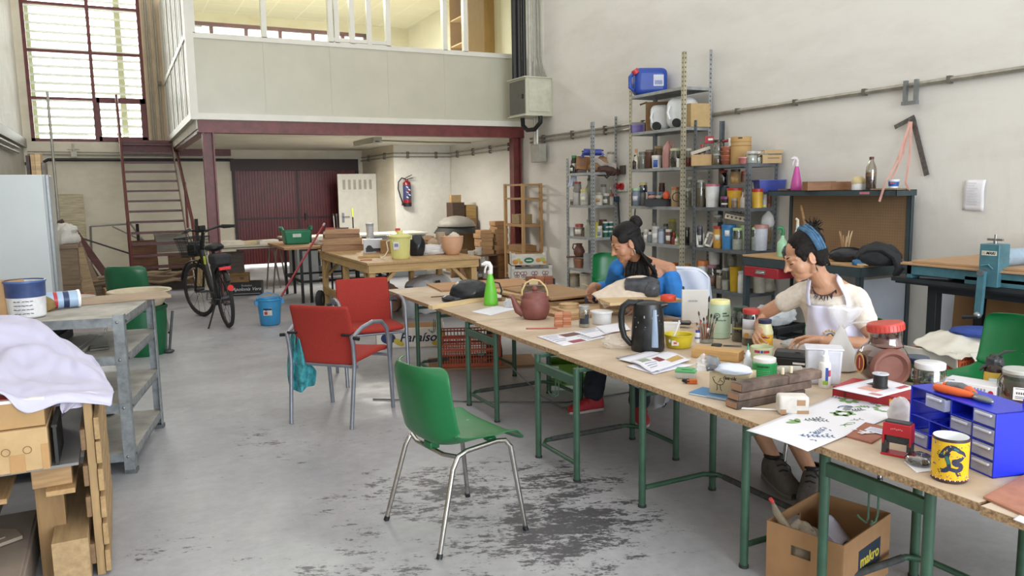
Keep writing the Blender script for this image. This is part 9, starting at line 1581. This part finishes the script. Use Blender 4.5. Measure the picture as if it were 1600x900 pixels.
t,s=W('instrument_carton','white printed carton with machine picture on workbench','box',583,395,9,.05);b=K(s,mt('cfd4e0',.5,0,.03));b.box((0,0,10),(29,18,20));b.box((0,0,20.2),(29.4,18.4,1));b.build('carton',t,bevel=.002);b=K(s,mt('2b2c30',.5),mt('7d4440',.5));b.box((-6,-9.2,5),(11,.5,7));b.box((6,-9.2,4.5),(14,.5,5));b.box((8,-9.3,2),(8,.5,2),m=1);b.ell((-6,-9.2,9),(4,.4,3));b.build('machine_print',t,smooth=0)
t,s=W('cardboard_box','brown cardboard box between the white carton and yellow bucket','box',604,396,8);b=K(s,mt('9c7a52',.8));b.box((0,0,10),(18,16,20));b.box((-4,-8.2,10),(5,.5,6));b.box((0,0,20.4),(18,7,.6),rx=.2);b.build('carton',t,bevel=.002)
t,s=W('wood_batten','thin wood batten lying at the front of workbench','batten',577,403,3,.02);b=K(s,woodm('b8965f'));b.box((0,0,1.6),(34,5,3));b.box((0,0,3.2),(32,4,.2));b.build('batten',t)
t,s=W('sliver','reddish wood sliver lying at the front edge of workbench','sliver',572,407,2,.1);b=K(s,woodm('a5623f'));b.box((0,0,.8),(18,2.4,1.4));b.box((2,0,1.6),(12,2,.2));b.build('sliver_body',t)
t,s=W('glass_jar','small frosted jar on top of the white carton region','jar',581,385,6,0,WT+.001);t.location.z=WT+.001+.0;
b=K(s,filmm('c9cdd0',.8));b.lathe([(0,0),(6,0),(6.3,1),(6.3,26),(6,27)],18);b.build('jar_body',t);b=K(s,mt('a9adb8',.4));b.lathe([(6.3,26),(6.6,27),(6.6,31),(0,31.5)],18);b.build('lid',t);t['label']='frosted jar with grey lid behind the white carton';p=G(583,378,WT);t.location=(p.x,p.y+.15,WT+.001)
t,s=W('plastic_jar','wide clear jar behind the yellow bucket','jar',612,391,8);b=K(s,filmm('b5b9a8',.75));b.lathe([(0,0),(8,0),(8.5,1),(8.5,18),(7.5,20)],18);b.build('jar_body',t);b=K(s,mt('b0b59c',.4));b.lathe([(8,19),(8.4,20),(8.4,23),(0,24)],18);b.build('lid',t)
t,s=W('trowel','grey trowel lying behind the carton and bucket','trowel',597,377,3,.2,WT+.17);t.location=tuple(COL.objects['instrument_carton'].location+Vector((.05,.02,.158)));b=K(s,STEEL());b.prism([(-10,-3),(4,-4),(12,0),(4,4),(-10,3)],.3,1.2);b.build('blade',t);b=K(s,mt('d9d5c8'));b.rod((-16,0,2),(-9,0,2),2);b.build('handle',t)
t=thing('fabric_bundle','white fabric bundle with black straps under the workbench','bundle',(3.62,9.3,0));b=B(mt('e4e4e6',.8,0,.05));b.blob((-.1,0,0),(.36,.3,.27),.25,2,6,n=40,k=22,ridge=.4);b.build('bundle',t);b=B(BLACK());b.tube([(-.1,-.27,.42),(-.08,-.3,.25),(0,-.32,.08),(.15,-.3,.05),(.28,-.22,.12)],.03,8,flat=.5);b.build('strap',t);b=B(mt('22261f'));b.blob((.15,-.1,0),(.22,.2,.13),.25,2,3,n=26,k=14);b.build('dark_bag',t)
o=B(mt('b5907c',.8)).blob((0,0,0),(.2,.16,.2),.25,2,4,n=24,k=14).build('brown_sack',loc=(3.05,9.6,0));tag(o,'pinkish brown sack under the pine workbench','sack')
t=thing('clear_jug','clear plastic jug under the workbench beside white bundle','jug',(3.1,8.9,0));b=B(filmm('c5cfd6',.7));b.lathe([(0,0),(.09,0),(.1,.02),(.1,.25),(.04,.33),(.04,.36)],18);b.build('jug_body',t);b=B(mt('3f6fae'));b.lathe([(.045,.35),(.045,.38),(0,.38)],14);b.build('cap',t)
t=thing('black_frame_table','black steel frame table with thin wooden top behind workbench','table',(2.85,11.5,0));b=B(woodm('a9835c',.6,.1,'x'));b.box((-.1,0,.775),(1.5,1.3,.03));b.build('table_top',t)
for x in(-.62,-.5,.5,.62):
 for y in(-.6,.55):b=B(mt('1d1d1f',.5,.2));b.box((x,y,.38),(.035,.035,.76));b.build('leg',t,smooth=0)
b=B(mt('1d1d1f',.5,.2));
for y in(-.6,.55):b.box((0,y,.3),(1.26,.03,.03));b.box((0,y,.745),(1.26,.03,.03))
for x in(-.62,.62):b.box((x,0,.3),(.03,1.15,.03))
for x in(-.2,-.05,.15,.35):b.box((x,-.6,.38),(.022,.022,.74))
b.build('tube_rail',t,smooth=0)
t=thing('trolley_castor','black rubber trolley wheel standing by the wooden workbench','wheel',(2.32,10.25,0));b=B(RUB);b.M=Matrix.Translation((0,0,.125))@Matrix.Rotation(PI/2,4,'Y')@Matrix.Rotation(.5,4,'X');b.lathe([(.05,-.035),(.11,-.035),(.125,-.02),(.125,.02),(.11,.035),(.05,.035)],24);b.build('tyre',t);b=B(mt('77797b',.4,.6));b.M=Matrix.Translation((0,0,.125))@Matrix.Rotation(PI/2,4,'Y')@Matrix.Rotation(.5,4,'X');b.lathe([(0,-.03),(.06,-.03),(.06,.03),(0,.03)],18);b.build('hub',t)
t=thing('grey_counter','grey steel counter behind the black frame table','counter',(3.7,13.5,0));GC=mt('9aa0a2',.5,.05,.04,4);b=B(GC);b.box((-.9,0,.38),(.35,.7,.76));b.box((.8,.1,.38),(1.0,.5,.76));b.box((.05,.25,.4),(1.6,.05,.7));b.build('cabinet_body',t,bevel=.004);b=B(mt('c5c0ae',.5));b.box((0,0,.775),(2.5,.8,.03));b.build('counter_top',t);b=B(mt('b3b8ba',.5));b.box((-.6,-.2,.52),(.16,.28,.46));b.build('drawer_unit',t,bevel=.004)
p=WY(470,378,11.35);t=thing('green_basin','green plastic basin with two handles on the wooden top','basin',(2.32,11.6,.791));GB2=mt('1f7a58',.4,0,.05);b=B(GB2);b.box((0,0,.1),(.34,.26,.2),taper=1.15);b.build('tub_body',t,bevel=.02);b=B(mt('176347',.4));b.box((0,0,.203),(.36,.28,.006));b.build('inside',t)
for s_ in(-1,1):b=B(GB2);b.tube([(s_*.2,-.1,.2),(s_*.215,-.08,.245),(s_*.22,.08,.245),(s_*.2,.1,.2)],.017,8);b.build('handle',t)
b=B(mt('b9c9bd'));b.box((-.02,-.15,.13),(.12,.006,.05),rx=-.07);b.build('label',t)
for i,(x,y,c,h,r,lb)in enumerate(((2.66,11.5,'b9b6ad',.1,.05,'grey cup beside the green basin'),(2.78,11.65,'cfcbc0',.16,.05,'white tall pot beside the grey cup'),(2.55,11.75,'3a3a3c',.26,.03,'dark bottle behind the green basin'))):
 o=B(mt(c,.5)).lathe([(0,0),(r*.9,0),(r,h*.8),(r*.95,h),(r*.8,h),(r*.8,.02),(0,.02)],16).build('pot',loc=(x,y,.791));tag(o,lb,'pot')
o=B(mt('d5d0c8',.6)).blob((0,0,0),(.14,.09,.07),.25,2.4,6,n=26,k=14).build('white_rag',loc=(2.62,11.25,.791));tag(o,'white rag lying in front of the green basin','rag')
t=thing('broom','broom with black handle and lime grip leaning by grey door','broom',(4.0,14.6,0));b=B(BLACK());b.rod((0,0,.08),(.03,.12,1.05),.014);b.build('handle',t);b=B(mt('b5c94a',.5));b.rod((.03,.12,1.05),(.035,.14,1.22),.018);b.build('grip',t);b=B(mt('3a3a36',.8));b.box((0,0,.06),(.3,.06,.12));b.build('brush_head',t)
for i,(x,c,rr)in enumerate(((3.98,'2b2a2c',.02),(3.92,'b9b7b0',.012))):
 t=thing('rake_pole',['dark pole leaning at the left edge of grey door','thin pale pole leaning beside the dark pole'][i],'pole',(x,15.6,0));b=B(mt(c,.5));b.rod((0,0,0),(.02,.25,1.05),rr);b.build('pole',t);b=B(mt('55534e'));b.rod((.02,.25,1.04),(.021,.262,1.09),rr*1.2);b.build('pole_cap',t)
t=thing('folding_table','table with thin pale top and hairpin steel legs before red gate','table',(1.75,12.6,0));b=B(mt('b5ab98',.5,0,.04));b.box((0,0,.745),(1.25,.75,.018));b.box((0,0,.715),(1.2,.7,.02));b.build('table_top',t)
for x in(-.45,.42):b=B(mt('8f8b84',.3,.7));b.tube([(x-.1,-.3,0),(x-.03,-.3,.65),(x,-.3,.71),(x+.03,-.3,.65),(x+.12,-.3,0)],.013);b.tube([(x-.1,.3,0),(x-.03,.3,.65),(x,.3,.71),(x+.03,.3,.65),(x+.12,.3,0)],.013);each(b,'hairpin_leg',t)
for i,(x,y,w,d,h,c,lb)in enumerate(((-.3,0,.5,.35,.05,'d5cfc0','pale wood sheets at left end of folding table'),(.1,.05,.45,.3,.035,'c9b994','tan flat panels in the middle of folding table'),(.3,-.1,.3,.2,.05,'dcd8cc','white papers at right end of folding table'))):
 o=B(mt(c,.6)).box((0,0,h/2),(w,d,h)).box((.02,.02,h+.006),(w*.9,d*.85,.01),rz=.1).build('flat_stack',loc=(1.75+x,12.6+y,.755),rz=.1*i,bevel=.003);tag(o,lb,'sheets')
p=G(362,463,0);p1=G(409,461,0);t=thing('black_carton','black carton with white script lettering on floor behind bicycle','box',p,math.atan2((p1-p).y,(p1-p).x));L=(p1-p).length;b=B(mt('1a191b',.5));b.bx((0,0,0),(L,.3,.2));b.build('carton',t,bevel=.003);b=B(mt('c9c9c9'));b.bx((.03,-.002,.028),(L-.02,0,.033));b.build('white_line',t);text('Evolution',.04,t,(L*.52,-.0022,.155),(PI/2,0,0),mt('b9b9b9'),'small_lettering');text('Apolonia Vera',.072,t,(L*.5,-.0022,.1),(PI/2,0,0),mt('dedede'),'script_lettering',shear=.45)
t=thing('cardboard_carton','brown open cardboard carton on top of the black carton','box',p+Vector((.0,.06,.202)),t.rotation_euler.z+.05);b=B(mt('8a6a44',.8));b.bx((-.03,0,0),(L*.62,.24,.13));b.bx((-.03,-.05,.12),(L*.62,0,.13));b.build('carton',t,smooth=0);b=B(mt('5a4228'));b.bx((.14,-.002,.04),(.2,0,.08));b.build('hand_hole',t)
t=thing('dark_board','dark board leaning under the folding table','panel',(1.5,12.9,0));b=B(woodm('5a4a3e'));b.M=Matrix.Rotation(-.12,4,'X');b.box((0,0,.32),(.5,.02,.62));b.box((0,-.011,.32),(.46,.002,.58));b.build('panel_board',t)
t=thing('wooden_ladder_shelf','tall open pine wooden shelf frame against the right wall','shelf',(5.88,11.2,0));LW=lambda:woodm('a98457',.6,.1,'z')
for x in(-.16,.16):
 for y in(-.31,.31):b=B(LW());b.box((x,y,.81),(.045,.045,1.62));b.build('post',t,smooth=0)
for z in(1.6,1.38,.95,.5,.15):b=B(woodm('a07c50',.6,.1,'y'));b.box((0,-.31,z),(.32,.04,.03));b.box((0,.31,z),(.32,.04,.03));b.box((-.16,0,z),(.03,.62,.03));b.box((.16,0,z),(.03,.62,.03));(z in(.5,.95))and b.box((0,0,z+.02),(.34,.64,.012));b.build('shelf_frame',t,smooth=0)
carton_=lambda nm,lb,loc,d,c,rz=0:None
o=B(mt('8f7a58',.8)).box((0,0,.075),(.24,.26,.15)).box((-.02,-.02,.152),(.1,.2,.006)).box((-.121,0,.08),(.002,.08,.05)).build('cardboard_box',loc=(5.86,11.2,.978),bevel=.003);tag(o,'small brown cardboard box on the pine shelf frame','box')
o=B(woodm('8d6a44',.7)).box((0,0,.05),(.26,.5,.1)).box((0,0,.104),(.2,.4,.01)).build('wooden_slab',loc=(5.86,11.2,.529),bevel=.004);tag(o,'thick wooden slab on the lower pine shelf','slab')
mo=[WY(780,392,11.9)]
t=thing('mould_cupboard','low brown cupboard with white ceramics shelves beside pine shelf','cupboard',(5.66,12.1,0));b=B(woodm('6b4c36',.7));
for z in(.01,.22,.42):b.box((0,0,z),(.9,.4,.02))
b.box((-.44,0,.21),(.02,.4,.42));b.box((.44,0,.21),(.02,.4,.42));b.box((.1,0,.21),(.02,.4,.42));b.build('carcass',t,smooth=0);b=B(woodm('8a6238',.7));b.box((.27,-.2,.21),(.34,.015,.4));b.build('door',t)
k=0
for(x,z,n)in((-.36,.431,1),(-.22,.431,2),(-.32,.231,2),(-.15,.231,3),(-.3,.021,2),(-.1,.021,2)):
 zz=z
 for j in range(n):
  h=[.075,.055,.05][j%3];o=B(mt('c9c5bb',.6,0,.05)).lathe([(0,0),(.05,0),(.06,h*.9),(.062,h),(.05,h),(.045,.01),(0,.01)],18).build('ceramic_bowl',loc=(5.66+x,12.0,zz));zz+=h+.001;k+=1;tag(o,'%s white ceramic bowl in the brown cupboard, counted from its top shelf down'%ORD[k],'bowl','white ceramics in the brown cupboard')
k=0;cols=['b08a62','c2a27a','9a7350','cdb694','a87b58','bda07c']
for c in range(2):
 z=.431
 for r in range(8 if c else 6):
  h=[.075,.06,.085,.055][(r+c)%4];w=[.26,.22,.24,.2][(r*3+c)%4];o=B(woodm(cols[(k*5+r)%6],.75,.12)).box((0,0,h/2),(w,.26,h)).box((0,0,h/2),(w+.003,.24,h*.2)).build('plaster_mould',loc=(5.59+c*.29,12.12,z),rz=R_.uniform(-.08,.08),bevel=.004);z+=h+.001;k+=1
  tag(o,'tan plaster mould in the %s stack beside pine shelf, %s from bottom'%(['left','right'][c],ORD[r+1]),'mould','plaster moulds stacked on the brown cupboard')
def fruit_box(label,loc,L,D_,h,rz,mot):
 t=thing('fruit_box',label,'box',loc,rz,'fruit boxes by the pine shelf');FB=mt('cfcbc2',.6,0,.04);b=B(FB);b.bx((-L/2,-D_/2,0),(L/2,-D_/2+.008,h*.75));b.bx((-L/2,D_/2-.008,0),(L/2,D_/2,h*.75));b.bx((-L/2,-D_/2,0),(-L/2+.008,D_/2,h));b.bx((L/2-.008,-D_/2,0),(L/2,D_/2,h));b.bx((-L/2,-D_/2,0),(L/2,D_/2,.008))
 for sx in(-1,1):b.bx((sx*L/2-.06 if sx>0 else-L/2,-D_/2,h*.7),(L/2 if sx>0 else-L/2+.06,-D_/2+.008,h))
 b.build('carton',t,smooth=0)
 if mot=='fruit':
  b=B(mt('1f6a44',.5),mt('c98a2c',.5),mt('a9b04a',.5),mt('e4e4dc'));b.M=Matrix.Translation((0,-D_/2-.001,h*.4))@Matrix.Rotation(PI/2,4,'X');b.lathe([(0,.0015),(.06,.0015),(.06,0)],20,sx=1.2,sy=.7);b.box((0,0,.002),(.08,.014,.001),m=3)
  for i,(x,y,r,m)in enumerate(((-.2,-.02,.045,1),(-.15,.01,.03,2),(.14,0,.04,1),(.2,.01,.045,2),(.23,-.03,.03,1),(-.12,-.03,.03,1))):b.ell((x,y,.0),(r,r*.8,.002),14,6,m)
  b.build('fruit_print',t)
 else:
  b=B(mt('7d3a4a',.5));b.M=Matrix.Translation((0,-D_/2-.002,h*.38))@Matrix.Rotation(PI/2,4,'X')
  for x in(-.22,-.12,.04,.2):
   for sx in(-1,1):b.tube([(x+sx*.022+.024*math.cos(a),.014+.024*math.sin(a),0)for a in[2*PI*i/12 for i in range(12)]],.004,5,closed=True);b.tube([(x+sx*.016+.016*math.cos(a),-.028+.016*math.sin(a),0)for a in[2*PI*i/12 for i in range(12)]],.004,5,closed=True)
  b.build('loop_print',t)
 return t
fruit_box('lower white fruit box with dark red loop print',(5.42,10.12,.22),.62,.36,.2,-.35,'loop');fruit_box('upper white fruit box with green oval fruit print',(5.40,10.15,.425),.52,.36,.18,-.4,'fruit')
o=B(mt('2c3234',.7)).box((0,0,.108),(.7,.42,.216)).box((0,-.2101,.12),(.6,.002,.1)).build('dark_crate',loc=(5.42,10.14,0),rz=-.35,bevel=.01);tag(o,'dark crate on the floor under the two fruit boxes','crate')
for i,(x,c)in enumerate(((-.14,'5a6680'),(.02,'6a7590'),(.14,'55606f'))):o=B(mt(c,.5)).blob((0,0,0),(.08,.08,.07),.15,2,i,n=18,k=10).build('blue_bag',loc=(5.42+x*.94,10.12-x*.34,.232));tag(o,'%s bluish bundle inside the lower fruit box'%['left','middle','right'][i],'bundle','bundles in the lower fruit box')
o=B(mt('d8d4c8',.6)).lathe([(0,0),(.06,0),(.06,.015),(0,.015)],18).lathe([(.055,.0151),(.05,.017),(0,.017)],18).build('white_disc',loc=(5.32,10.2,.436));tag(o,'white disc lying inside the upper fruit box','disc')
t=thing('hardboard_stand','brown chipboard cupboard stand beside the white block wall','cupboard',(5.80,13.6,0));b=B(woodm('8f7149',.7,.08,'z'));b.box((0,0,.5),(.5,.4,1.0));b.box((.1,-.205,.5),(.26,.01,.94));b.build('stand_body',t,bevel=.004);b=B(woodm('a48252'));b.box((-.1,-.38,.74),(.95,.35,.025));b.build('stand_shelf',t)
DM=t.location
o=B(woodm('4e3a2c',.7)).bx((-.12,-.15,0),(.12,.15,.3)).bx((-.1,-.152,.02),(.1,-.15,.28)).build('dark_box',loc=(5.71,13.62,1.001),bevel=.004);tag(o,'dark open wooden box on top of the chipboard stand','box')
o=B(woodm('b08f58',.7)).bx((-.1,-.12,0),(.1,.1,.25)).bx((-.08,-.122,.03),(.08,-.12,.2)).build('tan_block',loc=(5.97,13.6,1.001),bevel=.004);tag(o,'tan wooden block beside the dark box on the stand','block')
o=B(mt('b09468',.7)).bx((-.1,-.05,0),(.1,.05,.14)).bx((-.08,-.052,.02),(.08,-.05,.12)).build('small_carton',loc=(5.71,13.62,1.302),bevel=.003);tag(o,'small tan carton on top of the dark wooden box','box')
t=thing('grey_dome','grey dome shaped cover on the shelf behind clay pot','dome',(5.55,13.22,.753));b=B(mt('8f8b82',.6,0,.06));b.lathe([(.36,.12),(.32,.2),(.22,.27),(.1,.3),(0,.31)],26);b.build('dome_shell',t,solid=.01);b=B(mt('22241f',.7));b.lathe([(.0,0),(.42,0),(.34,.11),(0,.13)],26);b.build('dark_lining',t)
o=B(woodm('8a6b48',.7)).box((0,0,.24),(.4,.03,.48)).box((0,-.016,.24),(.36,.003,.44)).build('hardboard_sheet',loc=(5.35,12.65,.0),rz=.3);tag(o,'brown hardboard panel standing before the chipboard stand','panel')
w=bpy.data.worlds.new('daylight');SC.world=w;w.use_nodes=True
n=w.node_tree.nodes;l=w.node_tree.links;bg=n['Background'];tc=n.new('ShaderNodeTexCoord');sp=n.new('ShaderNodeSeparateXYZ');l.new(tc.outputs['Generated'],sp.inputs[0])
def ramp_(o,a0,a1):
 m=n.new('ShaderNodeMapRange');m.interpolation_type='SMOOTHSTEP';m.inputs['From Min'].default_value=a0;m.inputs['From Max'].default_value=a1;l.new(o,m.inputs['Value']);return m.outputs[0]
mu=n.new('ShaderNodeMath');mu.operation='MULTIPLY';l.new(ramp_(sp.outputs['Y'],.55,.9),mu.inputs[0]);l.new(ramp_(sp.outputs['Z'],.55,.3),mu.inputs[1])
st=n.new('ShaderNodeMath');st.operation='MULTIPLY_ADD';l.new(mu.outputs[0],st.inputs[0]);st.inputs[1].default_value=9.0;st.inputs[2].default_value=1.0
l.new(st.outputs[0],bg.inputs['Strength']);bg.inputs['Color'].default_value=(1.0,.965,.915,1)
def area(name,loc,tgt,sx,sy,power,col):
 l=bpy.data.lights.new(name,'AREA');l.shape='RECTANGLE';l.size=sx;l.size_y=sy;l.energy=power;l.color=col
 o=bpy.data.objects.new(name,l);COL.objects.link(o);o.location=loc;d=Vector(tgt)-Vector(loc);o.rotation_euler=d.to_track_quat('-Z','Y').to_euler();return o
area('open_gate_daylight',(2.4,-5.5,2.2),(2.4,4,1.2),6.5,4.2,600,(.82,.91,1.0))
area('upstairs_tube_light',(3.35,14.2,5.03),(3.35,14.2,0),1.2,.3,240,(1.0,.98,.94))
area('mezzanine_tube_light',(3.95,13.3,2.33),(3.95,13.3,0),.16,1.2,80,(1.0,.95,.86))
vs=SC.view_settings;SC.display_settings.display_device='sRGB';vs.view_transform='Standard';vs.look='None';vs.exposure=0.36;vs.gamma=1.0;vs.use_curve_mapping=False
SC.cycles.max_bounces=8;SC.cycles.transparent_max_bounces=24
